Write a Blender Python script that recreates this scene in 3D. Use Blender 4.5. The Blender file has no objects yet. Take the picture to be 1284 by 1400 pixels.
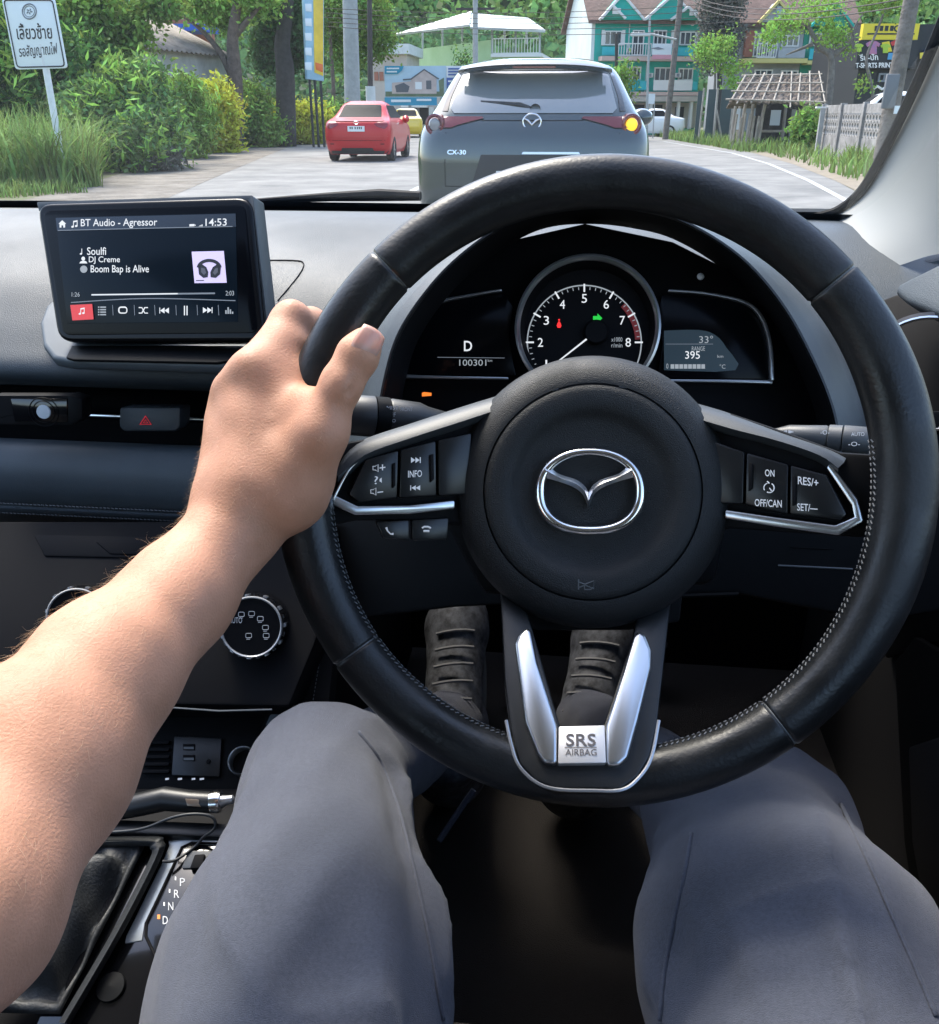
import bpy, bmesh, math, random
import numpy as np
from mathutils import Vector, Matrix, Euler
random.seed(7); rng = np.random.default_rng(7)
rad = math.radians
sc = bpy.context.scene
COL = sc.collection

# ------------------------------------------------------------------ camera, world, sun, exposure
F_PX, PCX, PCY = 1236.0, 642.0, 700.0          # focal length and centre in photo pixels
CAM = Vector((0, 0, 1.12)); PITCH, YAW = 23.7, 6.5
cd = bpy.data.cameras.new('camera'); cam = bpy.data.objects.new('camera', cd); COL.objects.link(cam)
cam.location = CAM; cam.rotation_euler = (rad(90 - PITCH), 0, rad(YAW))
cd.sensor_fit = 'HORIZONTAL'; cd.sensor_width = 36; cd.lens = 36 * F_PX / 1284
cd.clip_start = 0.02; cd.clip_end = 2000
sc.camera = cam
SUN_EL, SUN_AZ = 58.0, -35.0                   # azimuth from straight ahead, negative = to the left
w = bpy.data.worlds.new('World'); sc.world = w; w.use_nodes = True
wn = w.node_tree.nodes; wl = w.node_tree.links
sky = wn.new('ShaderNodeTexSky'); sky.sky_type = 'NISHITA'; sky.sun_disc = False
sky.sun_elevation = rad(SUN_EL); sky.sun_rotation = rad(SUN_AZ)
sky.air_density = 1.0; sky.dust_density = 2.2; sky.ozone_density = 1.0
wn['Background'].inputs['Strength'].default_value = 0.15
wl.new(sky.outputs[0], wn['Background'].inputs[0])
sd = bpy.data.lights.new('sun', 'SUN'); sun = bpy.data.objects.new('sun', sd); COL.objects.link(sun)
sd.energy = 1.5; sd.angle = rad(20); sd.color = (1.0, 0.93, 0.82)
az = rad(SUN_AZ); el = rad(SUN_EL)
to_sun = Vector((math.sin(az) * math.cos(el), math.cos(az) * math.cos(el), math.sin(el)))
sun.rotation_euler = to_sun.to_track_quat('Z', 'Y').to_euler()
sc.view_settings.view_transform = 'Standard'; sc.view_settings.look = 'None'
sc.view_settings.gamma = 1; sc.view_settings.use_curve_mapping = False
EXPOSURE = 1.95; sc.view_settings.exposure = EXPOSURE
sc.render.engine = 'CYCLES'
sc.cycles.use_denoising = True
sc.cycles.max_bounces = 6; sc.cycles.transparent_max_bounces = 24
sc.cycles.sample_clamp_indirect = 4.0
sc.cycles.caustics_reflective = False; sc.cycles.caustics_refractive = False

# ------------------------------------------------------------------ pixels to directions
_m = cam.rotation_euler.to_matrix()
RT, UP, FW = _m @ Vector((1, 0, 0)), _m @ Vector((0, 1, 0)), _m @ Vector((0, 0, -1))
def ray(px, py): return FW + RT * ((px - PCX) / F_PX) - UP * ((py - PCY) / F_PX)
def P(px, py, d): return CAM + ray(px, py) * d
def onY(px, py, Y): r = ray(px, py); return CAM + r * ((Y - CAM.y) / r.y)
def onZ(px, py, Z=0.0): r = ray(px, py); return CAM + r * ((Z - CAM.z) / r.z)
class Plane:
    def __init__(s, o, n): s.o = Vector(o); s.n = Vector(n).normalized()
    def __call__(s, px, py, lift=0.0):
        r = ray(px, py); t = (s.o + s.n * lift - CAM).dot(s.n) / r.dot(s.n); return CAM + r * t
def plane3(a, b, c):
    n = (b - a).cross(c - a).normalized()
    if n.dot(CAM - a) < 0: n = -n
    return Plane(a, n)

# ------------------------------------------------------------------ materials
MATS = {}
def mat(name, col=(.5, .5, .5), rough=.5, metal=0., spec=.5, coat=0., noise=None, bump=None, emit=None, es=1.0, sheen=0., trans=0., sss=0., sss_r=(.01, .004, .002), coord='Object', island=0., col2=None, wave=None, rvar=None):
    if name in MATS: return MATS[name]
    m = bpy.data.materials.new(name); m.use_nodes = True; MATS[name] = m
    nt = m.node_tree; N = nt.nodes; L = nt.links; b = N['Principled BSDF']
    b.inputs['Base Color'].default_value = (*col, 1); b.inputs['Roughness'].default_value = rough
    b.inputs['Metallic'].default_value = metal; b.inputs['Specular IOR Level'].default_value = spec
    b.inputs['Coat Weight'].default_value = coat; b.inputs['Coat Roughness'].default_value = .05
    b.inputs['Sheen Weight'].default_value = sheen
    if sss:
        b.inputs['Subsurface Weight'].default_value = sss; b.inputs['Subsurface Radius'].default_value = sss_r
        b.inputs['Subsurface Scale'].default_value = 1.0
    if emit: b.inputs['Emission Color'].default_value = (*emit, 1); b.inputs['Emission Strength'].default_value = es * 2 ** -EXPOSURE
    tc = N.new('ShaderNodeTexCoord')
    last = None
    if noise or island or wave:
        sc2 = noise[0] if noise else 5.0; amt = noise[1] if noise else 0.0
        nz = N.new('ShaderNodeTexNoise'); nz.inputs['Scale'].default_value = sc2; nz.inputs['Detail'].default_value = 6
        nz.inputs['Roughness'].default_value = .65
        L.new(tc.outputs[coord], nz.inputs['Vector'])
        mr = N.new('ShaderNodeMapRange'); L.new(nz.outputs['Fac'], mr.inputs['Value'])
        mr.inputs['From Min'].default_value = .3; mr.inputs['From Max'].default_value = .7
        mx = N.new('ShaderNodeMix'); mx.data_type = 'RGBA'
        c2 = col2 or tuple(c * (1 + amt) for c in col); c1 = col if col2 else tuple(c * (1 - amt) for c in col)
        mx.inputs['A'].default_value = (*c1, 1); mx.inputs['B'].default_value = (*c2, 1)
        L.new(mr.outputs[0], mx.inputs['Factor']); last = mx.outputs['Result']
        if island:
            g = N.new('ShaderNodeNewGeometry'); hs = N.new('ShaderNodeHueSaturation')
            m2 = N.new('ShaderNodeMapRange'); m2.inputs['To Min'].default_value = 1 - island; m2.inputs['To Max'].default_value = 1 + island
            L.new(g.outputs['Random Per Island'], m2.inputs['Value']); L.new(m2.outputs[0], hs.inputs['Value'])
            m3 = N.new('ShaderNodeMapRange'); m3.inputs['To Min'].default_value = .5 - island * .05; m3.inputs['To Max'].default_value = .5 + island * .05
            L.new(g.outputs['Random Per Island'], m3.inputs['Value']); L.new(m3.outputs[0], hs.inputs['Hue'])
            L.new(last, hs.inputs['Color']); last = hs.outputs[0]
        L.new(last, b.inputs['Base Color'])
    if rvar:
        n3 = N.new('ShaderNodeTexNoise'); n3.inputs['Scale'].default_value = rvar[0]; n3.inputs['Detail'].default_value = 5; L.new(tc.outputs[coord], n3.inputs['Vector'])
        m4 = N.new('ShaderNodeMapRange'); m4.inputs['From Min'].default_value = .35; m4.inputs['From Max'].default_value = .65; m4.inputs['To Min'].default_value = rvar[1]; m4.inputs['To Max'].default_value = rvar[2]
        L.new(n3.outputs['Fac'], m4.inputs['Value']); L.new(m4.outputs[0], b.inputs['Roughness'])
    if bump:
        n2 = N.new('ShaderNodeTexNoise'); n2.inputs['Scale'].default_value = bump[0]; n2.inputs['Detail'].default_value = 3
        L.new(tc.outputs[coord], n2.inputs['Vector'])
        bp = N.new('ShaderNodeBump'); bp.inputs['Strength'].default_value = bump[1]; bp.inputs['Distance'].default_value = bump[2] if len(bump) > 2 else .001
        L.new(n2.outputs['Fac'], bp.inputs['Height']); L.new(bp.outputs[0], b.inputs['Normal'])
    if trans:   # leaves: let some light through
        out = N['Material Output']; tr = N.new('ShaderNodeBsdfTranslucent'); ms = N.new('ShaderNodeMixShader')
        ms.inputs[0].default_value = trans
        if last: L.new(last, tr.inputs[0])
        else: tr.inputs[0].default_value = (*col, 1)
        L.new(b.outputs[0], ms.inputs[1]); L.new(tr.outputs[0], ms.inputs[2]); L.new(ms.outputs[0], out.inputs[0])
    return m
def glass(name, tint=(1, 1, 1), rough=.0, refl=1.0, ior=1.5):
    if name in MATS: return MATS[name]
    m = bpy.data.materials.new(name); m.use_nodes = True; MATS[name] = m
    N = m.node_tree.nodes; L = m.node_tree.links; N.remove(N['Principled BSDF'])
    t = N.new('ShaderNodeBsdfTransparent'); t.inputs[0].default_value = (*tint, 1)
    g = N.new('ShaderNodeBsdfGlossy'); g.inputs['Roughness'].default_value = rough
    fr = N.new('ShaderNodeFresnel'); fr.inputs[0].default_value = ior
    mu = N.new('ShaderNodeMath'); mu.operation = 'MULTIPLY'; mu.inputs[1].default_value = refl; L.new(fr.outputs[0], mu.inputs[0])
    ms = N.new('ShaderNodeMixShader'); L.new(mu.outputs[0], ms.inputs[0]); L.new(t.outputs[0], ms.inputs[1]); L.new(g.outputs[0], ms.inputs[2])
    L.new(ms.outputs[0], N['Material Output'].inputs[0]); return m

# ------------------------------------------------------------------ objects
MW = {}
def tagp(o, label=None, cat=None, group=None, kind=None):
    if label: o['label'] = label
    if cat: o['category'] = cat
    if group: o['group'] = group
    if kind: o['kind'] = kind
    return o
def thing(name, label, cat, loc=(0, 0, 0), rotz=0., M=None, group=None):
    o = bpy.data.objects.new(name, None); COL.objects.link(o); o.empty_display_size = .05
    M = M or (Matrix.Translation(loc) @ Matrix.Rotation(rotz, 4, 'Z'))
    o.matrix_basis = M; MW[o] = M
    return tagp(o, label, cat, group)
class MB:
    """collects shapes; build() makes ONE mesh object"""
    def __init__(s): s.v = []; s.f = []
    def add(s, v, f):
        k = len(s.v); s.v.extend([tuple(p) for p in v]); s.f.extend([tuple(i + k for i in q) for q in f]); return s
    def box(s, c, d, M=None):
        x, y, z = d[0] / 2, d[1] / 2, d[2] / 2
        v = [Vector((sx * x, sy * y, sz * z)) for sx in (-1, 1) for sy in (-1, 1) for sz in (-1, 1)]
        v = [(M @ p if M else p) + Vector(c) for p in v]
        return s.add(v, [(0, 1, 3, 2), (4, 6, 7, 5), (0, 4, 5, 1), (2, 3, 7, 6), (0, 2, 6, 4), (1, 5, 7, 3)])
    def box2(s, lo, hi): return s.box([(a + b) / 2 for a, b in zip(lo, hi)], [abs(b - a) for a, b in zip(lo, hi)])
    def tube(s, pts, r, n=8, closed=False, cap=True, flat=None):
        pts = [Vector(p) for p in pts]; m = len(pts)
        rs = [r] * m if not hasattr(r, '__len__') else list(r)
        up = None; rings = []
        for i in range(m):
            a = pts[(i - 1) % m] if (closed or i > 0) else pts[i]; b = pts[(i + 1) % m] if (closed or i < m - 1) else pts[i]
            t = (b - a).normalized()
            if up is None:
                up = Vector((0, 0, 1)) if abs(t.z) < .9 else Vector((1, 0, 0))
            up = (up - t * up.dot(t)).normalized(); sd_ = t.cross(up)
            rings.append([pts[i] + (up * math.cos(2 * math.pi * k / n) + sd_ * math.sin(2 * math.pi * k / n)) * rs[i] for k in range(n)])
        v = [p for q in rings for p in q]; f = []
        for i in range(m if closed else m - 1):
            j = (i + 1) % m
            for k in range(n): f.append((i * n + k, i * n + (k + 1) % n, j * n + (k + 1) % n, j * n + k))
        if cap and not closed: f.append(tuple(range(n))[::-1]); f.append(tuple(range((m - 1) * n, m * n)))
        return s.add(v, f)
    def lathe(s, prof, n=48, M=None, closed=False, cap=False):
        """prof: (r, z) points round local z"""
        v = []; f = []; m = len(prof)
        for k in range(n):
            a = 2 * math.pi * k / n
            for r, z in prof:
                p = Vector((r * math.cos(a), r * math.sin(a), z)); v.append(M @ p if M else p)
        for k in range(n):
            k2 = (k + 1) % n
            for i in range(m if closed else m - 1):
                j = (i + 1) % m; f.append((k * m + i, k2 * m + i, k2 * m + j, k * m + j))
        if cap: f.append(tuple(k * m for k in range(n))[::-1]); f.append(tuple(k * m + m - 1 for k in range(n)))
        return s.add(v, f)
    def prism(s, front, back):
        n = len(front); f = [tuple(range(n)), tuple(range(2 * n - 1, n - 1, -1))]
        for i in range(n): j = (i + 1) % n; f.append((j, i, n + i, n + j))
        return s.add(list(front) + list(back), f)
    def grid(s, rows, closed=False):
        m = len(rows[0]); v = [p for r in rows for p in r]; f = []
        for i in range(len(rows) - 1):
            for k in range(m if closed else m - 1):
                k2 = (k + 1) % m; f.append((i * m + k, i * m + k2, (i + 1) * m + k2, (i + 1) * m + k))
        return s.add(v, f)
    def build(s, name, m, parent=None, local=False, smooth=40, bevel=0., seg=2, recalc=True, solid=0., subd=0):
        me = bpy.data.meshes.new(name); v = s.v
        if parent is not None and not local:
            Mi = MW[parent].inverted(); v = [tuple(Mi @ Vector(p)) for p in v]
        me.from_pydata(v, [], s.f); 
        if bevel or recalc:
            bm = bmesh.new(); bm.from_mesh(me)
            if recalc: bmesh.ops.recalc_face_normals(bm, faces=bm.faces)
            if bevel:
                es = [e for e in bm.edges if len(e.link_faces) == 2 and e.calc_face_angle(0) > rad(25)]
                try: bmesh.ops.bevel(bm, geom=es, offset=bevel, segments=seg, affect='EDGES', profile=.5, clamp_overlap=True)
                except Exception: pass
            bm.to_mesh(me); bm.free()
        return fin(name, me, m, parent, smooth, solid, subd)
def fin(name, me, m, parent=None, smooth=40, solid=0., subd=0):
    if m is not None: me.materials.append(MATS[m] if isinstance(m, str) else m)
    if smooth:
        me.shade_smooth()
        if smooth < 180: me.set_sharp_from_angle(angle=rad(smooth))
    me.update()
    o = bpy.data.objects.new(name, me); COL.objects.link(o)
    if solid:
        md = o.modifiers.new('solid', 'SOLIDIFY'); md.thickness = solid; md.offset = -1
    if subd:
        md = o.modifiers.new('sub', 'SUBSURF'); md.levels = subd; md.render_levels = subd
    if parent is not None: o.parent = parent; MW[o] = MW[parent]
    else: MW[o] = Matrix()
    return o
def copy_tree(o, parent=None, label=None):
    c = o.copy(); COL.objects.link(c); c.parent = parent
    if label: c['label'] = label
    for ch in o.children: copy_tree(ch, c)
    return c
def plate(name, px, plane, th, m, parent, bevel=.0008, lift=0., seg=2, smooth=35):
    """outline given in photo pixels laid on a plane in the place, th metres thick"""
    fr = [plane(x, y, lift) for x, y in px]; bk = [p - plane.n * th for p in fr]
    return MB().prism(fr, bk).build(name, m, parent, bevel=bevel, seg=seg, smooth=smooth)
_tc = {}
def text_mesh2d(body, bold=0.0):
    key = (body, bold)
    if key in _tc: return _tc[key]
    cu = bpy.data.curves.new('t', 'FONT'); cu.body = body; cu.size = 1; cu.resolution_u = 3; cu.offset = bold
    o = bpy.data.objects.new('t', cu); me = bpy.data.meshes.new_from_object(o)
    v = np.array([q.co[:] for q in me.vertices]) if len(me.vertices) else np.zeros((1, 3)); f = [tuple(p.vertices) for p in me.polygons]
    bpy.data.objects.remove(o); bpy.data.curves.remove(cu); bpy.data.meshes.remove(me)
    _tc[key] = (v, f); return v, f
def text3(body, bl, br, tl, m, parent, name='lettering', bold=0.0, lift=0.0004, local=False):
    """lettering whose box runs from bl to br and up to tl (points in the place)"""
    bl, br, tl = Vector(bl), Vector(br), Vector(tl)
    v, f = text_mesh2d(body, bold); lo = v.min(0); hi = v.max(0); d = np.maximum(hi - lo, 1e-6)
    n = (br - bl).cross(tl - bl).normalized() * lift
    b = MB(); b.add([bl + (br - bl) * ((q[0] - lo[0]) / d[0]) + (tl - bl) * ((q[1] - lo[1]) / d[1]) + n for q in v], f)
    return b.build(name, m, parent, smooth=0, recalc=False, local=local)
def text_px(body, x0, y0, x1, y1, plane, m, parent, name='lettering', lift=.0006, skew=0., bold=0.):
    """lettering filling the photo box x0..x1, y0..y1 on a plane; skew = drop in px from left to right"""
    return text3(body, plane(x0, y1, lift), plane(x1, y1 + skew, lift), plane(x0, y0, lift), m, parent, name, bold, 0)
def poly_px(polys, plane, m, parent, name='symbol', lift=.0006):
    b = MB()
    for pg in polys: b.add([plane(x, y, lift) for x, y in pg], [tuple(range(len(pg)))])
    return b.build(name, m, parent, smooth=0, recalc=False)
def smooth_curve(pts, n=8, closed=False):
    """Catmull-Rom through points"""
    pts = [Vector(p) for p in pts]; m = len(pts); out = []
    for i in range(m if closed else m - 1):
        p0 = pts[(i - 1) % m] if closed or i > 0 else pts[0]; p1 = pts[i]; p2 = pts[(i + 1) % m]
        p3 = pts[(i + 2) % m] if closed or i < m - 2 else pts[-1]
        for k in range(n):
            t = k / n
            out.append(.5 * ((2 * p1) + (p2 - p0) * t + (2 * p0 - 5 * p1 + 4 * p2 - p3) * t * t + (3 * p1 - p0 - 3 * p2 + p3) * t ** 3))
    if not closed: out.append(pts[-1])
    return out
def smooth2(px, n=6, closed=False): return [(p.x, p.y) for p in smooth_curve([(x, y, 0) for x, y in px], n, closed)]

# ------------------------------------------------------------------ organic surfaces: smooth union of tapered limbs, meshed by surface nets
def cone_d(p, a, b, r1, r2, flat=None):
    a = np.array(a, dtype=np.float32); b = np.array(b, dtype=np.float32); ab = b - a
    q = p - a; t = np.clip((q @ ab) / max(ab @ ab, 1e-9), 0, 1)[..., None]
    dv = q - t * ab
    if flat is not None:
        ax = np.array(flat[0], dtype=np.float32); ax /= np.linalg.norm(ax)
        k = (dv @ ax)[..., None]; dv = dv + ax * k * (flat[1] - 1)
    return np.sqrt((dv * dv).sum(-1)) - (r1 + (r2 - r1) * t[..., 0])
def smin(a, b, k):
    h = np.clip(.5 + .5 * (b - a) / k, 0, 1); return b + (a - b) * h - k * h * (1 - h)
def nets(f, lo, hi, h):
    ax = [np.arange(lo[i], hi[i] + h, h, dtype=np.float32) for i in range(3)]
    n = [len(a) for a in ax]; val = np.empty(n, dtype=np.float32)
    for i in range(0, n[0], 8):
        g = np.stack(np.meshgrid(ax[0][i:i + 8], ax[1], ax[2], indexing='ij'), -1); val[i:i + 8] = f(g)
    s = val < 0; c = np.zeros([k - 1 for k in n], dtype=np.int16)
    sl = lambda a, d: a[d[0]:a.shape[0] - 1 + d[0], d[1]:a.shape[1] - 1 + d[1], d[2]:a.shape[2] - 1 + d[2]]
    C8 = [(i, j, k) for i in (0, 1) for j in (0, 1) for k in (0, 1)]
    for d in C8: c += sl(s, d)
    act = (c > 0) & (c < 8); idx = np.argwhere(act); ids = -np.ones(act.shape, dtype=np.int64); ids[act] = np.arange(len(idx))
    acc = np.zeros((len(idx), 3)); cnt = np.zeros(len(idx))
    for d1 in C8:
        for e in range(3):
            if d1[e]: continue
            d2 = list(d1); d2[e] = 1
            v1 = val[idx[:, 0] + d1[0], idx[:, 1] + d1[1], idx[:, 2] + d1[2]]; v2 = val[idx[:, 0] + d2[0], idx[:, 1] + d2[1], idx[:, 2] + d2[2]]
            k = (v1 < 0) != (v2 < 0); t = np.where(k, v1 / np.where(v1 == v2, 1, v1 - v2), 0)
            p = np.array(d1, float)[None, :].repeat(len(idx), 0); p[:, e] += t
            acc += p * k[:, None]; cnt += k
    V = (idx + acc / cnt[:, None]) * h + np.array(lo); Fs = []
    for e in range(3):
        u_, w_ = [(1, 2), (2, 0), (0, 1)][e]
        d = [0, 0, 0]; d[e] = 1
        a = s[:s.shape[0] - d[0], :s.shape[1] - d[1], :s.shape[2] - d[2]]; b = s[d[0]:, d[1]:, d[2]:]
        ed = np.argwhere(a != b); ok = (ed[:, u_] > 0) & (ed[:, w_] > 0) & (ed[:, u_] < act.shape[u_]) & (ed[:, w_] < act.shape[w_]) & (ed[:, e] < act.shape[e])
        ed = ed[ok]; inside = a[ed[:, 0], ed[:, 1], ed[:, 2]]
        q = []
        for du, dw in ((1, 1), (0, 1), (0, 0), (1, 0)):
            t = ed.copy(); t[:, u_] -= du; t[:, w_] -= dw; q.append(ids[t[:, 0], t[:, 1], t[:, 2]])
        q = np.stack(q, 1); q[~inside] = q[~inside][:, ::-1]; Fs.append(q)
    return V, np.concatenate(Fs)
def mesh_np(name, V, Fq, m, parent=None, smooth=180, local=False, k=4):
    me = bpy.data.meshes.new(name)
    if parent is not None and not local:
        Mi = np.array(MW[parent].inverted()); V = V @ Mi[:3, :3].T + Mi[:3, 3]
    me.vertices.add(len(V)); me.vertices.foreach_set('co', np.ascontiguousarray(V, dtype=np.float32).ravel())
    me.loops.add(len(Fq) * k); me.loops.foreach_set('vertex_index', np.ascontiguousarray(Fq, dtype=np.int32).ravel())
    me.polygons.add(len(Fq)); me.polygons.foreach_set('loop_start', np.arange(0, len(Fq) * k, k, dtype=np.int32))
    me.update(calc_edges=True); me.validate()
    return fin(name, me, m, parent, smooth)
def wob(p, sc_, seed=0):
    """cheap smooth noise, -1..1"""
    r = np.random.default_rng(seed); o = 0
    for i in range(6):
        d = r.normal(size=3); d /= np.linalg.norm(d); o = o + np.sin((p @ d.astype(np.float32)) * sc_ * r.uniform(.6, 1.6) + r.uniform(0, 6.3))
    return o / 3.5
# ------------------------------------------------------------------ interior materials
mat('wheel_leather', (.0075, .0085, .0095), .30, spec=.5, bump=(420, .35, .0006), noise=(60, .25), rvar=(28, .30, .48))
mat('hub_plastic', (.011, .0125, .0138), .50, spec=.4, bump=(1500, .8, .0006), rvar=(40, .42, .58))
mat('hub_smooth', (.010, .011, .012), .38, bump=(1500, .2, .0003))
mat('spoke_grey', (.050, .057, .063), .46, bump=(2000, .3, .0003))
mat('gloss_black', (.006, .006, .007), .12, coat=.5)
mat('button_black', (.010, .011, .012), .30, noise=(40, .3))
mat('matte_black', (.007, .007, .008), .65, spec=.12)
mat('deep_black', (.003, .003, .004), .7, spec=.15)
mat('chrome', (.86, .86, .86), .16, metal=1)
mat('satin_silver', (.62, .64, .66), .28, metal=1, bump=(600, .05, .0002))
mat('dim_silver', (.46, .47, .49), .3, metal=.8)
mat('thread', (.13, .135, .14), .8)
mat('seam_grey', (.10, .11, .115), .45)
mat('print_white', (.8, .8, .8), .5, emit=(1, 1, 1), es=.12)
mat('print_grey', (.6, .61, .62), .6)
mat('srs_plate', (.70, .68, .66), .45, metal=.6, bump=(900, .1, .0002))
mat('srs_print', (.10, .09, .09), .6)

# ------------------------------------------------------------------ steering wheel frame (leans 23 degrees, turned 1.7 degrees)
TILT = rad(23); ROLL = rad(-1.7)
Xw0, Yw0, Zw = Vector((1, 0, 0)), Vector((0, math.sin(TILT), math.cos(TILT))), Vector((0, -math.cos(TILT), math.sin(TILT)))
Xw = Xw0 * math.cos(ROLL) + Yw0 * math.sin(ROLL); Yw = Yw0 * math.cos(ROLL) - Xw0 * math.sin(ROLL)
HUB = P(808, 673, .555)
WMx = Matrix((( Xw.x, Yw.x, Zw.x, HUB.x), (Xw.y, Yw.y, Zw.y, HUB.y), (Xw.z, Yw.z, Zw.z, HUB.z), (0, 0, 0, 1)))
def W(u, v, k): return HUB + Xw * u + Yw * v + Zw * k
wheel = thing('steering_wheel', 'black leather steering wheel with silver trim, round hub and chrome winged badge', 'steering wheel', M=WMx)
RW, RY = .038, .006                              # the rim stands towards the driver from the hub
RC, RA, RB = .1706, .0147, .0140                 # ring radius, radial and axial half thickness
SEAMS = [138, 44, 220, -48.6]
def rim_pt(a, b, grow=0.):
    d = (math.degrees(a) + 360) % 360
    bulge = sum(math.exp(-((d - c) / 20) ** 2) for c in (18, 162, 350, 190, 378, -10)) * .0018 + math.exp(-((d - 270) / 26) ** 2) * .0012
    dip = sum(math.exp(-(((d - c + 180) % 360 - 180) / .35) ** 2) for c in SEAMS) * .0012
    ra, rb = RA + bulge - dip + grow, RB + bulge * .6 - dip + grow
    cb, sb = math.cos(b), math.sin(b)
    cb = math.copysign(abs(cb) ** .9, cb); sb = math.copysign(abs(sb) ** .9, sb)
    r = RC + ra * cb - (.0008 if grow == 0 else 0) * math.exp(-((b - math.pi) / .12) ** 2)
    return (r * math.cos(a), r * math.sin(a) + RY, RW + rb * sb)
angs = sorted(set([i * 2 * math.pi / 220 for i in range(220)] + [rad(s % 360) + k * rad(.22) for s in SEAMS for k in (-3, -2, -1, 0, 1, 2, 3)]))
b = MB(); rows = [[rim_pt(a, 2 * math.pi * k / 30) for k in range(30)] for a in angs]; rows.append(rows[0])
b.grid(rows, closed=True)
rim = b.build('rim', 'wheel_leather', wheel, local=True, smooth=180)
for s in SEAMS:
    MB().tube([rim_pt(rad(s), 2 * math.pi * k / 26, -.0002) for k in range(26)], .0007, 6, closed=True).build('seam', 'seam_grey', rim, local=True)  # seam tube paler than the leather: the groove's highlight put into its colour
b = MB()                                         # the sewn joint round the inside of the rim: two rows of slanted stitches
for i in range(300):
    d = i * 1.2
    if 12 < d % 360 < 172 or 258 < d % 360 < 285: continue
    a = rad(d)
    for bb, sl in ((math.pi - .22, .5), (math.pi + .10, .5)):
        p0 = rim_pt(a, bb, .0003); p1 = rim_pt(a + rad(.62), bb + .13, .0003); b.tube([p0, p1], .00052, 5)
tagp(b.build('stitching', 'thread', rim, local=True), kind='stuff')
# hub
prof = [(.0735, -.045), (.0812, -.03), (.0845, -.012), (.0840, -.002), (.0805, .0065), (.0740, .0125), (.0675, .0150), (.0652, .0152)]
MB().lathe(prof, 96).build('hub_shell', 'hub_plastic', wheel, local=True, smooth=60)
prof = [(.0652, .0105), (.0648, .0140), (.0636, .0156), (.0600, .0163), (.0545, .0165), (.0505, .0158), (.0480, .0140), (.0455, .0118), (.0420, .0105), (.030, .0100), (.0001, .0100)]
pad = MB().lathe(prof, 96).build('airbag_pad', 'hub_plastic', wheel, local=True, smooth=60)
hubF = Plane(W(0, 0, .0102), Zw)
# horn mark, thin raised outline
hp = Plane(W(0, 0, .0163), Zw)
b = MB()
for pts in ([(791, 792), (791, 806)], [(792, 796), (800, 799), (812, 794), (812, 805), (800, 800), (792, 803)], [(799, 801), (799, 806), (808, 806), (811, 803)]):
    b.tube([hp(x, y) for x, y in pts], .0005, 5)
b.build('horn_mark', 'seam_grey', pad)
# badge
badge = MB()
ring_px = []
for i in range(72):
    a = 2 * math.pi * i / 72; c, s_ = math.cos(a), math.sin(a)
    e = .93 if s_ > 0 else .84
    x = 807 + 68.5 * math.copysign(abs(c) ** e, c); y = 671.5 - 54 * math.copysign(abs(s_) ** e, s_)
    x += (abs(c) ** 2) * 0; ring_px.append((x, y, 5.6 + 1.4 * (1 - s_) * .5 + 1.0 * abs(c)))
bp_ = Plane(W(0, 0, .0155), Zw)
badge.tube([bp_(x, y) for x, y, _ in ring_px], [wd / 1236 * .55 * .95 for _, _, wd in ring_px], 12, closed=True)
badge.build('badge', 'chrome', wheel, smooth=180)
zx = lambda x, y: (440 + x / 1.6895, 500 + y / 1.6895)
wing_t = smooth2([zx(*q) for q in [(519, 224), (545, 248), (585, 262), (606, 276), (616, 292)]], 5)
wing_b = smooth2([zx(*q) for q in [(616, 330), (606, 302), (588, 284), (555, 270), (514, 258)]], 5)
left = wing_t + wing_b; right = [(2 * 804.8 - x, y) for x, y in left]
b2 = MB()
for pg in (left, right):
    cx_ = [p[0] for p in pg]
    n_ = len(wing_t)
    top = [bp_(x, y, .0005) for x, y in wing_t] if pg is left else [bp_(2 * 804.8 - x, y, .0005) for x, y in wing_t]
    bot = [bp_(x, y, .0005) for x, y in wing_b[::-1]] if pg is left else [bp_(2 * 804.8 - x, y, .0005) for x, y in wing_b[::-1]]
    mid = [(p + q) / 2 + Zw * .0028 for p, q in zip(top, bot)]
    b2.grid([[p - Zw * .005 for p in top], top, mid, bot, [p - Zw * .005 for p in bot]])
b2.build('badge_wing', mat('badge_satin', (.85, .85, .85), .32, metal=1), wheel, smooth=30)

# spokes, left and right
def sp_plane(sgn, tilt_up=0., base=.004):
    a = W(sgn * .07, 0, base); b_ = W(sgn * .15, 0, .030 + base * .5); return plane3(a, b_, W(sgn * .07, .05, base - .05 * math.tan(rad(tilt_up))))
SL, SR = sp_plane(-1), sp_plane(1)
plate('spoke_body', [(705, 560), (610, 566), (540, 594), (478, 604), (438, 630), (425, 690), (440, 722), (486, 712), (560, 712), (640, 720), (690, 760)], SL, .016, 'matte_black', wheel, .003, lift=-.006)
plate('spoke_body', [(905, 555), (1000, 565), (1080, 592), (1150, 618), (1215, 622), (1218, 700), (1180, 735), (1140, 732), (990, 722), (930, 760)], SR, .016, 'matte_black', wheel, .003, lift=-.006)
def shoulder(up, lo, pl, drop=.017, lift=.006):
    up = smooth2(up, 4); lo = smooth2(lo, 4); assert len(up) == len(lo)
    U = [pl(x, y, lift) - Zw * drop for x, y in up]; Lo = [pl(x, y, lift) for x, y in lo]; mid = [(p * .45 + q * .55) + Zw * .004 for p, q in zip(U, Lo)]
    m2 = [(p * .8 + q * .2) + Zw * .0025 for p, q in zip(U, Lo)]
    low = [pl(x, y + 8, lift - .006) for x, y in lo]
    MB().grid([[p - Zw * .008 for p in U], U, m2, mid, Lo, low, [p - Zw * .01 for p in low]]).build('spoke_cover', 'spoke_grey', wheel, smooth=50)
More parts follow.
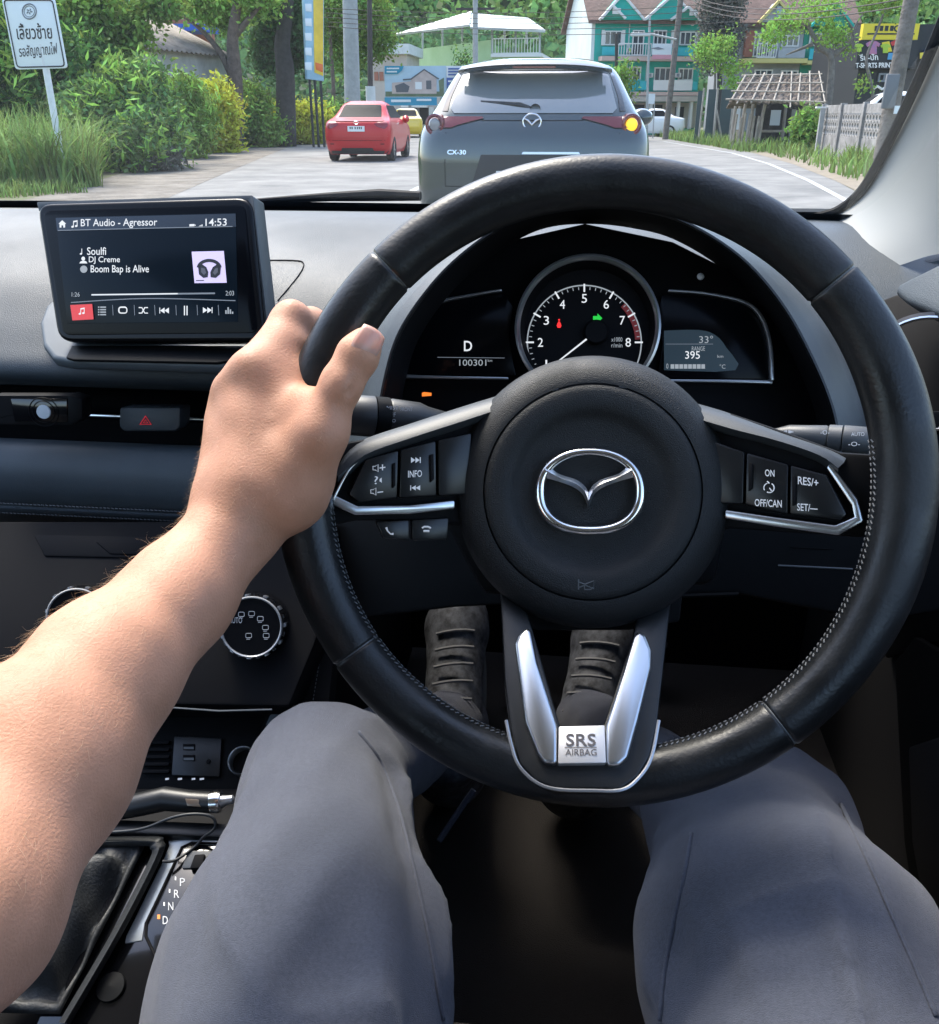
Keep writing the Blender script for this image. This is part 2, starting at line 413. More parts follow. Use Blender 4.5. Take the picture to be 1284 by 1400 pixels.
shoulder([(452, 636), (478, 603), (560, 574), (640, 548), (700, 530)], [(462, 652), (499, 622), (558, 600), (635, 575), (680, 560)], SL)
shoulder([(915, 536), (996, 558), (1079, 588), (1140, 609), (1170, 622)], [(940, 568), (1000, 586), (1062, 602), (1120, 622), (1146, 640)], SR)
def ribbon(pts, wd, n=5):
    """polygon round a polyline, width in px"""
    q = smooth2(pts, n) if n > 1 else pts; L_, R_ = [], []
    for i, p in enumerate(q):
        a = q[max(i - 1, 0)]; c = q[min(i + 1, len(q) - 1)]; dx, dy = c[0] - a[0], c[1] - a[1]; l = math.hypot(dx, dy) or 1
        k = (wd if not hasattr(wd, '__len__') else wd[0] + (wd[1] - wd[0]) * i / (len(q) - 1)) / 2
        L_.append((p[0] - dy / l * k, p[1] + dx / l * k)); R_.append((p[0] + dy / l * k, p[1] - dx / l * k))
    return L_ + R_[::-1]
plate('spoke_trim', [(453, 680), (458, 677), (489, 692), (560, 691), (622, 684), (622, 696), (560, 703), (486, 704), (456, 691)], SL, .008, 'satin_silver', wheel, .0012, lift=.002)
plate('spoke_trim', ribbon([(455, 684), (475, 646), (490, 630)], [4, 2.2]), SL, .008, 'satin_silver', wheel, .0006, lift=.0035)
plate('spoke_trim', [(991, 697), (1060, 707), (1142, 718), (1168, 707), (1164, 690), (1130, 640), (1134, 632), (1172, 682), (1181, 713), (1146, 732), (1060, 720), (991, 709)], SR, .008, 'satin_silver', wheel, .0012, lift=.002)
def button(px, pl, lift=.0035): return plate('button', px, pl, .008, 'button_black', wheel, .0012, lift)
bl1 = button([(477, 676), (500, 628), (545, 616), (543, 681), (492, 687)], SL)
bl2 = button([(548, 615), (596, 603), (597, 678), (546, 681)], SL)
bl3 = button([(599, 602), (645, 592), (640, 676), (600, 678)], SL)
br3 = button([(975, 603), (1018, 618), (1016, 689), (978, 688)], SR)
br1 = button([(1021, 619), (1078, 635), (1077, 703), (1019, 690)], SR)
br2 = button([(1081, 636), (1130, 649), (1158, 703), (1149, 711), (1080, 703)], SR)
bl4 = button([(514, 713), (559, 711), (560, 739), (524, 736)], SL, -.003); bl5 = button([(563, 711), (614, 708), (612, 738), (564, 739)], SL, -.003)
for px in ([(537, 634), (541, 632), (541, 664), (537, 668)],): plate('grip_rib', px, SL, .003, 'matte_black', bl1, .0006, .0055)
plate('grip_rib', [(588, 622), (593, 620), (594, 655), (589, 660)], SL, .003, 'matte_black', bl2, .0006, .0055)
plate('grip_rib', [(1024, 632), (1029, 634), (1028, 668), (1023, 672)], SR, .003, 'matte_black', br1, .0006, .0055)
plate('grip_rib', [(1083, 650), (1088, 652), (1088, 690), (1083, 692)], SR, .003, 'matte_black', br2, .0006, .0055)
LF = .0042
spk = lambda x, y: [[(x, y - 3), (x + 3, y - 3), (x + 7, y - 6), (x + 7, y + 6), (x + 3, y + 3), (x, y + 3)], [(x + 1.2, y - 1.8), (x + 3.4, y - 1.8), (x + 5.8, y - 3.6), (x + 5.8, y + 3.6), (x + 3.4, y + 1.8), (x + 1.2, y + 1.8)]]
def speaker_outline(x, y):
    b = MB(); b.tube([SL(*q, LF) for q in [(x, y - 2.5), (x + 3, y - 2.5), (x + 7, y - 5), (x + 7, y + 5), (x + 3, y + 2.5), (x, y + 2.5)]], .0003, 4, closed=True); b.build('symbol', 'print_white', bl1)
speaker_outline(510, 640); speaker_outline(507, 672)
poly_px([[(519, 639), (527, 638), (527, 639.6), (519, 640.6)], [(522.2, 635), (523.8, 635), (523.8, 643), (522.2, 643)], [(516, 672.5), (524, 671.5), (524, 673), (516, 674)]], SL, 'print_white', bl1, lift=LF)
text_px('?', 512, 651, 517, 662, SL, 'print_white', bl1, lift=LF); poly_px([[(519, 655), (522, 653), (522, 660), (519, 658)]], SL, 'print_white', bl1, lift=LF)
tri = lambda x, y, w_, h: [(x, y - h / 2), (x + w_, y), (x, y + h / 2)]
trl = lambda x, y, w_, h: [(x + w_, y - h / 2), (x + w_, y + h / 2), (x, y)]
poly_px([tri(562, 629, 6, 8), tri(568, 629, 6, 8), [(574, 625), (575.4, 625), (575.4, 633), (574, 633)]], SL, 'print_white', bl2, lift=LF)
poly_px([trl(562.5, 667, 6, 7), trl(568.5, 667, 6, 7), [(561, 663.5), (562.2, 663.5), (562.2, 670.5), (561, 670.5)]], SL, 'print_white', bl2, lift=LF)
text_px('INFO', 558, 643.5, 577, 653, SL, 'print_white', bl2, lift=LF, bold=.01, skew=-1)
text_px('ON', 1046, 641.5, 1059, 651, SR, 'print_white', br1, lift=LF, bold=.01, skew=1)
text_px('OFF/CAN', 1032, 682, 1069, 692, SR, 'print_white', br1, lift=LF, bold=.01, skew=2)
text_px('RES/+', 1091, 651, 1119, 662, SR, 'print_white', br2, lift=LF, bold=.01, skew=4)
text_px('SET/—', 1090, 688, 1118, 698, SR, 'print_white', br2, lift=LF, bold=.01, skew=2)
b = MB(); b.tube([SR(1052 + 6.5 * math.cos(rad(a)), 667 + 6.5 * math.sin(rad(a)), LF) for a in range(-60, 130, 15)], .0004, 4); b.tube([SR(1051 + 6.5 * math.cos(rad(a)), 667 + 6.5 * math.sin(rad(a)), LF) for a in range(150, 270, 15)], .0004, 4)
b.tube([SR(1052, 667, LF), SR(1055, 671, LF)], .0004, 4); b.tube([SR(1049, 658, LF), SR(1052, 661, LF)], .0004, 4); b.build('symbol', 'print_white', br1)
b = MB(); b.tube([SL(x, y, -.0024) for x, y in [(528, 721), (530, 726), (534, 730), (538, 730)]], [.0008, .0005, .0005, .0008], 5); b.build('symbol', 'print_white', bl4)
b = MB(); b.tube([SL(x, y, -.0024) for x, y in [(577, 722), (580, 720), (585, 720), (589, 722)]], .0006, 5); b.tube([SL(x, y, -.0024) for x, y in [(579, 726), (587, 726)]], .0007, 5); b.build('symbol', 'print_white', bl5)
# lower spoke
SB = plane3(W(0, -.076, .008), W(.05, -.076, .008), W(0, -.150, .058))
plate('lower_spoke', [(684, 800), (690, 930), (699, 1000), (711, 1044), (733, 1067), (760, 1077), (850, 1078), (873, 1061), (889, 1034), (899, 990), (906, 930), (920, 800), (872, 838), (866, 868), (826, 990), (766, 992), (729, 862), (722, 838)], SB, .018, 'hub_smooth', wheel, .002, lift=-.004)
V1 = plate('spoke_insert', [(704, 880), (709, 868), (719, 857), (727, 861), (735, 905), (762, 992), (762, 1044), (744, 1042), (735, 1030), (718, 985)], SB, .006, 'satin_silver', wheel, .0022, lift=.001, seg=3)
V2 = plate('spoke_insert', [(866, 869), (874, 861), (883, 868), (891, 888), (891, 912), (873, 985), (859, 1036), (848, 1046), (829, 1046), (828, 992), (853, 915)], SB, .006, 'satin_silver', wheel, .0022, lift=.001, seg=3)
V3 = plate('airbag_plate', [(764, 993), (827, 991), (829, 1043), (763, 1044)], SB, .005, 'srs_plate', wheel, .0008, lift=.0008)
text_px('SRS', 774, 1003, 815, 1020, SB, 'srs_print', V3, lift=.0012, bold=.012); text_px('AIRBAG', 773, 1024, 816, 1033, SB, 'srs_print', V3, lift=.0012)
poly_px([[(772, 1021.2), (816, 1021.2), (816, 1022.2), (772, 1022.2)]], SB, 'srs_print', V3, lift=.0012)
MB().tube(smooth_curve([SB(x, y, .006) for x, y in [(692, 985), (699, 1018), (709, 1046), (732, 1069), (760, 1079), (806, 1081), (850, 1080), (874, 1063), (891, 1035), (901, 985)]], 6), .0010, 6).build('spoke_seam', 'dim_silver', wheel)
plate('spoke_core', [(680, 740), (940, 740), (930, 850), (860, 862), (735, 862), (690, 850)], Plane(W(0, 0, -.02), Zw), .02, 'matte_black', wheel, .002)
# ------------------------------------------------------------------ dashboard
mat('dash_soft', (.028, .039, .049), .52, bump=(1100, .8, .0007), noise=(8, .14), rvar=(6, .44, .60))
mat('dash_pad', (.058, .072, .083), .5, bump=(1400, .4, .0005), noise=(10, .15))
mat('hood_leather_lit', (.052, .062, .068), .40, bump=(1600, .5, .0006))  # lighter than the dash skin: sky reflection put into the hood's base colour
mat('dark_trim', (.005, .0055, .0062), .55, spec=.10, bump=(1600, .3, .0004))
mat('screen_glass', (.003, .0035, .005), .16, spec=.10)
mat('screen_lit', (.003, .004, .006), .18, spec=.10, emit=(.003, .007, .013), es=1.0)
mat('screen_bar', (.01, .012, .02), .2, emit=(.016, .024, .036), es=1.0)
mat('lit_white', (.1, .1, .1), .5, emit=(.86, .90, .95), es=.95)
mat('lit_dim', (.1, .1, .1), .5, emit=(.45, .50, .55), es=.7)
mat('lit_line', (.1, .1, .1), .5, emit=(.18, .21, .26), es=.8)
mat('lit_red_tile', (.3, .03, .03), .3, emit=(.75, .05, .04), es=.8)
mat('lit_lilac', (.4, .35, .5), .4, emit=(.58, .50, .78), es=.95)
mat('art_black', (.01, .01, .012), .4, emit=(.012, .012, .016), es=1)
mat('art_grey', (.06, .06, .07), .4, emit=(.07, .07, .09), es=1)
mat('warn_red', (.5, .02, .02), .4, emit=(1, .03, .03), es=1.3)
mat('warn_green', (.02, .4, .05), .4, emit=(.02, .55, .05), es=1.0)
mat('warn_orange', (.4, .15, .02), .4, emit=(1, .22, .03), es=1.2)
mat('lcd_blue', (.02, .03, .035), .25, emit=(.02, .035, .05), es=.9)
mat('redline', (.16, .02, .02), .5, emit=(.12, .012, .012), es=.6)
mat('hazard_red', (.6, .03, .05), .4, emit=(.8, .05, .08), es=.35)
dash = thing('dashboard', 'dark grey soft dashboard with chrome vent strip and stitched lower pad', 'dashboard', (-.4, .85, .75))
def prof_rows(cols, X0, X1, n=40, bow=.0):
    """cols = (photo row at px 30, Y); swept along X, with the front bowed a little"""
    pr = []
    for row, Y in cols:
        p = onY(30, row, Y); pr.append((p.y, p.z))
    pr = smooth_curve([(0, a, b_) for a, b_ in pr], 4)
    rows = []
    for q in pr:
        rows.append([(X0 + (X1 - X0) * i / n, q.y + bow * (abs(X0 + (X1 - X0) * i / n + .40) ** 2) * -1, q.z) for i in range(n + 1)])
    return rows
up_rows = prof_rows([(284, 1.24), (285, 1.18), (296, 1.10), (318, 1.03), (343, .975), (380, .92), (430, .875), (470, .845), (495, .828), (512, .824), (522, .832), (527, .86)], -1.15, .47)
MB().grid(up_rows).build('upper_pad', 'dash_soft', dash, smooth=60)
MB().grid(prof_rows([(527, .855), (529, .93), (600, .93), (604, .86)], -1.15, .47)).build('vent_recess', 'deep_black', dash, smooth=30)
MB().grid(prof_rows([(606, .87), (600, .845), (602, .825), (612, .812), (640, .800), (668, .798), (686, .803), (692, .808), (697, .806), (706, .815), (716, .85)], -1.15, -.12)).build('lower_pad', 'dash_pad', dash, smooth=60)
for row, Yv, nm in ((689, .8035, 'stitch_row'), (702, .8105, 'stitch_row')):
    b = MB(); p = onY(30, row, Yv - .003)
    for i in range(150):
        x = -.80 + i * .0042
        b.tube([(x, p.y, p.z), (x + .0028, p.y, p.z - .0006)], .0007, 5)
    b.build(nm, 'thread', dash)
MB().tube([onY(0, 563, .90) + Vector((-.3, 0, .012)), onY(0, 563, .90), onY(300, 574, .90), onY(420, 578, .90)], .0042, 10).build('chrome_bar', 'chrome', dash)
# seam line on the pad beside the screen, and the windscreen-side vent ledge
_yz = sorted([(r[0][1], r[0][2]) for r in up_rows[:36]])
def on_dash(px, py, up_=.0008):
    r = ray(px, py); t = .6
    while t < 1.6:
        q = CAM + r * t
        if q.z <= np.interp(q.y, [a for a, _ in _yz], [c for _, c in _yz]): break
        t += .001
    return q + Vector((0, 0, up_))
MB().tube([on_dash(x, y) for x, y in smooth2([(352, 357), (400, 357), (415, 361), (408, 378), (380, 412)], 8)], .0007, 5).build('panel_seam', 'deep_black', dash)
# hazard switch
hz = Plane(P(203, 575, .905), (0.05, -1, .18))
hb = plate('hazard_button', [(163, 557), (247, 557), (246, 583), (240, 590), (168, 590), (162, 583)], hz, .03, 'dash_pad', dash, .003)
b = MB(); b.tube([hz(x, y, .0006) for x, y in [(199, 569), (206.5, 580), (191.5, 580)]], .0009, 5, closed=True); b.tube([hz(x, y, .0006) for x, y in [(199, 574), (202, 578), (196, 578)]], .0006, 5, closed=True); b.build('warning_triangle', 'hazard_red', hb)
# tray under the screen
tray = plane3(P(60, 482, .86), P(330, 492, .81), P(100, 440, .90))
plate('screen_tray', [(62, 418), (72, 410), (360, 405), (385, 425), (372, 455), (320, 494), (300, 498), (95, 492), (72, 488), (58, 470), (54, 440)], tray, .012, 'dash_pad', dash, .004, lift=.002, seg=3)
plate('tray_lid', [(98, 472), (330, 472), (345, 476), (310, 493), (296, 495), (100, 491), (90, 488)], tray, .003, 'dark_trim', dash, .001, lift=.004)
# lower dark panels: knee bolster, column shroud, panel seams
mid = plane3(P(480, 640, .86), P(1250, 640, .76), P(860, 800, .80))
plate('knee_panel', [(455, 600), (1300, 560), (1320, 830), (1200, 850), (1010, 812), (960, 812), (620, 830), (455, 850)], mid, .03, 'dark_trim', dash, .004)
MB().tube([mid(x, y, .001) for x, y in [(1064, 773), (1166, 778)]], .0009, 5).build('panel_seam', 'seam_grey', dash)
MB().tube([mid(x, y, .001) for x, y in [(1080, 748), (1140, 751)]], .0005, 5).build('panel_seam', 'dark_trim', dash)
MB().tube([mid(x, y, .001) for x, y in [(690, 823), (1010, 812)]], .002, 5).build('panel_edge', 'dark_trim', dash)
b = MB(); b.lathe([(.045, -.24), (.052, -.20), (.058, -.08), (.05, -.045)], 24, WMx); b.build('column_shroud', 'dark_trim', dash)
plate('column_cover', [(590, 620), (640, 590), (960, 590), (1010, 640), (980, 800), (660, 815), (600, 700)], Plane(W(0, 0, -.075), Zw), .06, 'dark_trim', dash, .008)
# end of the dash by the door, with the round air vent
endp = plane3(P(1180, 352, .98), P(1290, 345, .92), P(1210, 420, .84))
plate('dash_end', [(1172, 350), (1215, 372), (1300, 350), (1300, 340), (1330, 300), (1150, 300), (1110, 300)], endp, .02, 'dash_soft', dash, .006)
plate('dash_corner', [(1222, 400), (1228, 388), (1300, 352), (1320, 430), (1284, 432), (1236, 412)], plane3(P(1225, 392, .80), P(1300, 360, .74), P(1284, 430, .72)), .03, 'dash_soft', dash, .006, seg=3)
plate('dash_side', [(1150, 430), (1228, 400), (1300, 432), (1300, 640), (1120, 640)], plane3(P(1180, 420, .86), P(1300, 420, .80), P(1230, 640, .80)), .02, 'deep_black', dash, .004)
vc = P(1265, 512, .74); vn = (CAM - vc).normalized(); vM = Matrix.Translation(vc) @ vn.to_track_quat('Z', 'Y').to_matrix().to_4x4()
vent = MB().lathe([(.050, -.02), (.050, .002), (.047, .004), (.045, .002), (.045, -.02)], 48, vM).build('air_vent', 'gloss_black', dash)
MB().lathe([(.0462, .0036), (.0470, .0052), (.0456, .0058), (.0446, .0040)], 48, vM, closed=True).build('vent_ring', 'chrome', vent)
for k in (-1, 0, 1): MB().box((0, 0, 0), (.085 - abs(k) * .018, .012, .003), (vM.to_3x3() @ Matrix.Rotation(.3, 3, 'X'))).build('vent_blade', 'dark_trim', vent).location = vM @ Vector((0, k * .022, -.008)) - MW[dash].translation
# ------------------------------------------------------------------ instrument cluster
clus = thing('instrument_cluster', 'instrument cluster with round rev counter between two angular displays', 'instrument cluster', P(803, 515, .75))
CP = Plane(P(803, 435, .765), Zw)
plate('back_panel', [(520, 560), (540, 450), (590, 385), (690, 330), (800, 305), (920, 330), (1030, 385), (1090, 470), (1130, 580), (1000, 620), (600, 610)], CP, .01, 'deep_black', clus, .002, lift=-.012)
lip = smooth2([(512, 600), (525, 520), (545, 455), (584, 396), (628, 350), (686, 308), (740, 284), (803, 278), (868, 284), (935, 302), (1012, 350), (1070, 415), (1112, 490), (1140, 560), (1150, 620)], 6)
cxh, cyh = 812, 560
def arch(k, d0, kx=None, dz=0.): return [P(cxh + (x - cxh) * (kx or k), cyh + (y - cyh) * k, d0) + Vector((0, 0, dz)) for x, y in lip]
MB().grid([arch(.90, .775), arch(.94, .74), arch(.985, .70)]).build('hood_inside', 'matte_black', clus, smooth=70)
rows = []
for k, d, dz in ((.985, .700, 0), (.995, .692, 0), (1.005, .692, 0)): rows.append(arch(k, d, None, dz))
n_ = len(lip)
out = []
for k, d in ((1.005, .692), (1.05, .700), (1.10, .722), (1.13, .75)):
    r_ = []
    for i, (x, y) in enumerate(lip):
        t = min(1, (i / (n_ - 1) - .5) ** 2 * 4 * 2.2); t = t * t * (3 - 2 * t); kk = 1 + (k - 1) * (.10 + .90 * t) ; r_.append(P(cxh + (x - cxh) * kk, cyh + (y - cyh) * kk, d))
    out.append(r_)
far_ = [p + Vector((0, .16, -.03)) for p in out[-1]]
MB().grid(rows).build('hood_lip', 'dim_silver' if 0 else 'hub_smooth', clus, smooth=70)
MB().grid(out + [far_]).build('hood', 'hood_leather_lit', clus, smooth=70)
# rev counter
def atplane(pl, px, py, lift=0.):
    p = pl(px, py, lift); x = (pl(px + 20, py, lift) - p); x = (x - pl.n * x.dot(pl.n)).normalized(); y = pl.n.cross(x)
    return Matrix(((x.x, y.x, pl.n.x, p.x), (x.y, y.y, pl.n.y, p.y), (x.z, y.z, pl.n.z, p.z), (0, 0, 0, 1)))
k0 = .765 / 1236
tM = atplane(CP, 803, 447, .012); r0 = 99.5 * .752 / 1236
tach = MB().lathe([(r0 * .985, -.02), (r0, .0), (r0 * .995, .003), (r0 * .965, .004), (r0 * .935, .0015), (r0 * .925, -.003)], 80, tM).build('rev_counter', 'dim_silver', clus)
MB().lathe([(r0 * .925, -.003), (r0 * .86, -.016), (.0001, -.016)], 80, tM).build('dial_face', 'deep_black', tach)
DP = Plane(tM @ Vector((0, 0, -.0155)), Zw); ac = (799, 468); ar = 77.0
def arcpoly(r1, r2, a1, a2, n=24):
    A = [rad(a1 + (a2 - a1) * i / n) for i in range(n + 1)]
    return [(ac[0] + r2 * math.cos(a), ac[1] - r2 * math.sin(a)) for a in A] + [(ac[0] + r1 * math.cos(a), ac[1] - r1 * math.sin(a)) for a in A[::-1]]
poly_px([arcpoly(ar, ar + 1.8, -32, 214, 60)], DP, 'lit_dim', tach, 'scale_arc')
poly_px([arcpoly(ar - 7.5, ar - .3, 3, 44, 16)], DP, 'redline', tach, 'red_zone')
for n in range(1, 9):
    a = rad(240 - 30 * n); c, s_ = math.cos(a), -math.sin(a); t = (-s_, c)
    q = lambda r, k: (ac[0] + r * c + t[0] * k, ac[1] + r * s_ + t[1] * k)
    poly_px([[q(ar - 8, -1.1), q(ar + 3, -1.1), q(ar + 3, 1.1), q(ar - 8, 1.1)]], DP, 'lit_white', tach, 'tick', lift=.0009)
    x, y = ac[0] + (ar - 17) * c, ac[1] + (ar - 17) * s_
    text_px(str(n), x - (1.2 if n == 1 else 3.6), y - 6, x + (1.2 if n == 1 else 3.6), y + 6, DP, 'lit_white', tach, 'numeral', lift=.0009)
    for m_ in range(1, 5):
        if n == 8: break
        a2 = a - rad(6 * m_); c2, s2 = math.cos(a2), -math.sin(a2); t2 = (-s2, c2); q2 = lambda r, k: (ac[0] + r * c2 + t2[0] * k, ac[1] + r * s2 + t2[1] * k)
        poly_px([[q2(ar - 5, -.5), q2(ar - 1, -.5), q2(ar - 1, .5), q2(ar - 5, .5)]], DP, 'lit_dim', tach, 'minor_tick', lift=.0009)
poly_px([[(806.5, 458.5), (808, 460.5), (746, 508.5), (745, 507.5)]], Plane(DP.o + Zw * .004, Zw), 'lit_white', tach, 'needle')
MB().lathe([(.0001, .006), (.009, .006), (.0105, .004), (.0105, 0)], 32, atplane(DP, 815, 455)).build('needle_cap', 'deep_black', tach)
text_px('x1000', 836, 461, 851, 467, DP, 'lit_dim', tach); text_px('r/min', 836, 469, 851, 475, DP, 'lit_dim', tach)
text_px('0', 836, 499, 846, 511, DP, 'lit_dim', tach)
poly_px([[(761.3, 445), (763.5, 439.5), (765.5, 439.5), (767.7, 445), (766.5, 448), (762.5, 448)], [(763, 437.2), (764.5, 435.8), (766, 437.2), (764.5, 438.8)]], DP, 'warn_red', tach, 'seat_belt_light', lift=.001)
poly_px([[(811, 432), (817, 432), (817, 428.5), (823.5, 435), (817, 441.5), (817, 438), (811, 438)]], DP, 'warn_green', tach, 'turn_arrow', lift=.001)
# side displays
def side_display(frame, body, nm):
    d = plate(nm, body, CP, .01, 'screen_glass', clus, .001, lift=-.004)
    for fr, wd in frame: plate('display_frame', ribbon(fr, wd, 4), CP, .006, 'dim_silver', d, .0006, lift=.001)
    return d
dl = side_display([([(551, 515), (553, 492), (562, 452), (578, 424), (604, 411), (650, 402), (686, 396)], [5, 3]), ([(551, 514), (600, 515.5), (695, 517)], [5, 3])],
    [(554, 512), (560, 462), (578, 428), (604, 414), (690, 400), (702, 420), (696, 460), (706, 514)], 'left_display')
dr = side_display([([(914, 397), (960, 400), (1008, 409), (1032, 421), (1046, 442), (1054, 474), (1056, 520)], [3, 6]), ([(902, 520), (1000, 521), (1057, 522)], [3, 5])],
    [(1053, 519), (1050, 470), (1042, 440), (1028, 424), (1006, 412), (905, 402), (900, 430), (906, 470), (898, 517)], 'right_display')
text_px('D', 634.5, 466, 645.5, 480, CP, 'lit_white', dl, lift=-.0025, bold=.01)
text_px('100301', 628, 491.5, 665, 500, CP, 'lit_dim', dl, lift=-.0025); text_px('km', 667, 491, 673, 494.5, CP, 'lit_dim', dl, lift=-.0025)
poly_px([[(598, 488), (690, 489), (690, 489.8), (598, 488.8)]], CP, 'lit_line', dl, lift=-.0025)
poly_px([smooth2([(908, 452), (955, 451), (978, 458), (993, 475), (1006, 506), (908, 506)], 3)], CP, 'lcd_blue', dr, 'lcd', lift=-.003)
text_px('33°', 956, 459, 975, 469, CP, 'lit_dim', dr, lift=-.0018); text_px('RANGE', 946, 473.5, 964, 479.5, CP, 'lit_dim', dr, lift=-.0018)
text_px('395', 937, 480, 957, 490.5, CP, 'lit_white', dr, lift=-.0018); text_px('km', 981, 485, 989, 489, CP, 'lit_dim', dr, lift=-.0018)
for i in range(8): poly_px([[(917 + i * 6, 498), (922 + i * 6, 498), (922 + i * 6, 504), (917 + i * 6, 504)]], CP, 'lit_dim', dr, 'fuel_bar', lift=-.0018)
text_px('0', 911, 497, 914, 504, CP, 'lit_dim', dr, lift=-.0018); text_px('°C', 984, 498, 992, 504, CP, 'lit_dim', dr, lift=-.0018)
poly_px([[(910, 470), (975, 470), (975, 470.7), (910, 470.7)]], CP, 'lit_line', dr, lift=-.0018)
MB().lathe([(.0001, .003), (.002, .002), (.003, 0)], 12, atplane(CP, 958, 378, .005)).build('sensor_dot', 'print_grey', clus)
poly_px([[(577, 537), (580, 536), (590, 537), (590, 541), (577, 542)]], Plane(CP.o + Zw * .002, Zw), 'warn_orange', clus, 'warning_lamp')
# ------------------------------------------------------------------ infotainment screen
scr = thing('infotainment_screen', 'upright tablet-style display on the dashboard playing an audio track', 'car display', P(215, 470, .82))
ip = plane3(P(50, 280, .850), P(340, 270, .795), P(80, 460, .846))
def rrect(pts, r, n=5):
    out_ = []; m = len(pts)
    for i in range(m):
        p, a, c = Vector(pts[i]), Vector(pts[i - 1]), Vector(pts[(i + 1) % m]); u = (a - p).normalized() * r; v = (c - p).normalized() * r
        for k in range(n + 1):
            t = k / n; out_.append(tuple((p + u) * (1 - t) ** 2 + p * 2 * t * (1 - t) + (p + v) * t * t))
    return out_
frp = rrect([(49, 278), (342, 269), (362, 466), (79, 467)], 20)
plate('housing', frp, ip, .022, mat('housing_black', (.005, .005, .006), .25, spec=.2), scr, .004, seg=4)
plate('housing_rim', [(x, y) for x, y in rrect([(50, 276), (346, 267), (368, 463), (366, 467), (360, 440), (340, 274), (60, 283), (54, 290)], 3)], Plane(ip.o - ip.n * .004, ip.n), .02, 'spoke_grey', scr, .002)
plate('display_glass', rrect([(58, 288), (335, 279), (352, 455), (86, 458)], 12), ip, .002, 'screen_glass', scr, .0006, lift=.0008)
act = plate('display_area', [(76, 297), (322, 291), (325, 440), (92, 442)], ip, .001, 'screen_lit', scr, .0002, lift=.0014)
LI = .0019
def tx(s_, x0, y0, x1, y1, m='lit_white', skew=0., bold=.006): return text_px(s_, x0, y0, x1, y1, ip, m, act, lift=LI, skew=skew, bold=bold)
def pg(polys, m='lit_white', nm='symbol', lift=LI): return poly_px(polys, ip, m, act, nm, lift)
pg([[(76, 298), (322, 292), (323, 310), (78, 315)]], 'screen_bar', 'title_bar', .0016)
pg([ribbon([(79, 315), (200, 312), (318, 309.5)], 1.1, 1)], 'lit_line', 'title_line')
tx('BT Audio - Agressor', 110.5, 299.5, 215, 312.5, skew=-1.0); tx('14:53', 281, 299, 310, 309, skew=-.5)
pg([[(80, 306), (85, 301), (90.5, 306), (89, 306), (89, 311), (86.5, 311), (86.5, 308), (84, 308), (84, 311), (81.5, 311), (81.5, 306)]])
def note(x, y, k=1., m='lit_white', two=True, lift=LI):
    pl_ = [[(x + 1 * k, y - 8 * k), (x + 2 * k, y - 8 * k), (x + 2 * k, y), (x + 1 * k, y)], [(x - 1.5 * k, y - .5 * k), (x, y - 1.6 * k), (x + 2 * k, y - 1 * k), (x + 1.8 * k, y + .8 * k), (x, y + 1.4 * k), (x - 1.4 * k, y + .9 * k)]]
    if two: pl_ += [[(x + 6 * k, y - 9 * k), (x + 7 * k, y - 9 * k), (x + 7 * k, y - 1 * k), (x + 6 * k, y - 1 * k)], [(x + 3.5 * k, y - 1.5 * k), (x + 5 * k, y - 2.6 * k), (x + 7 * k, y - 2 * k), (x + 6.8 * k, y - .2 * k), (x + 5 * k, y + .4 * k), (x + 3.6 * k, y)], [(x + 1 * k, y - 8 * k), (x + 7 * k, y - 9 * k), (x + 7 * k, y - 7 * k), (x + 1 * k, y - 6 * k)]]
    return pg(pl_, m, 'note', lift)
note(99, 310)
pg([[(259, 306.5), (266, 306.2), (266, 309.2), (259, 309.5)], [(266.5, 307), (267.5, 307), (267.5, 308.6), (266.5, 308.6)]]); pg([[(271 + 1.6 * i, 309.2 - .8 * i), (272.2 + 1.6 * i, 309.2 - .8 * i), (272.2 + 1.6 * i, 309.4), (271 + 1.6 * i, 309.4)] for i in range(4)])
note(110.5, 347, .9, two=False); tx('Soulfi', 119, 338, 145, 348.5)
pg([[(111 + 2.6 * math.cos(a) + 2.8, 353.5 + 2.8 * math.sin(a)) for a in np.linspace(0, 6.1, 12)], [(108.5, 360), (110, 357.5), (113, 356.4), (115.5, 356.4), (118, 357.5), (119.5, 360)]]); tx('DJ Creme', 121.5, 350.5, 164, 361)
pg([[(114.5 + 5 * math.cos(a), 368 + 5 * math.sin(a)) for a in np.linspace(0, 6.1, 16)]], 'lit_dim'); tx('Boom Bap is Alive', 124, 362.5, 203.5, 375.5)
pg([[(262, 344), (306, 343), (310, 386.5), (266, 387)]], 'lit_lilac', 'cover_art', LI)
hp_ = [(286 + 15 * math.cos(a), 367 - 11 * math.sin(a)) for a in np.linspace(.1, math.pi - .1, 14)]
pg([ribbon(hp_, 4.5, 1)], 'art_black', 'headphone_band', .0022)
pg([[(271, 366), (276, 361), (282, 365), (285, 372), (284, 379), (278, 380), (272, 375)], [(302, 366), (297, 361), (291, 365), (287.5, 372), (288, 379), (295, 380), (301, 375)]], 'art_black', 'headphone_cup', .0022)
pg([[(275, 366), (280, 367), (282, 373), (279, 376), (275, 372)], [(298, 366), (294, 367), (291, 373), (294, 376), (298, 372)]], 'art_grey', 'headphone_pad', .0024)
pg([[(268, 383), (279, 382.8), (279, 384), (268, 384.2)]], 'art_black', 'caption', .0022)
tx('1:26', 98, 399.5, 109, 405.5, 'lit_dim'); tx('2:03', 308.5, 397.5, 320, 404, 'lit_dim')
pg([[(125, 402), (294, 399.8), (294, 402), (125, 404.2)]], 'lit_line', 'progress_track'); pg([[(125, 402.2), (243, 400.6), (243, 402.2), (125, 403.8)]], 'lit_white', 'progress_bar', .0022)
pg([ribbon([(97, 413.5), (200, 408), (322, 411)], 1.2, 6)], 'lit_line', 'arc_line')
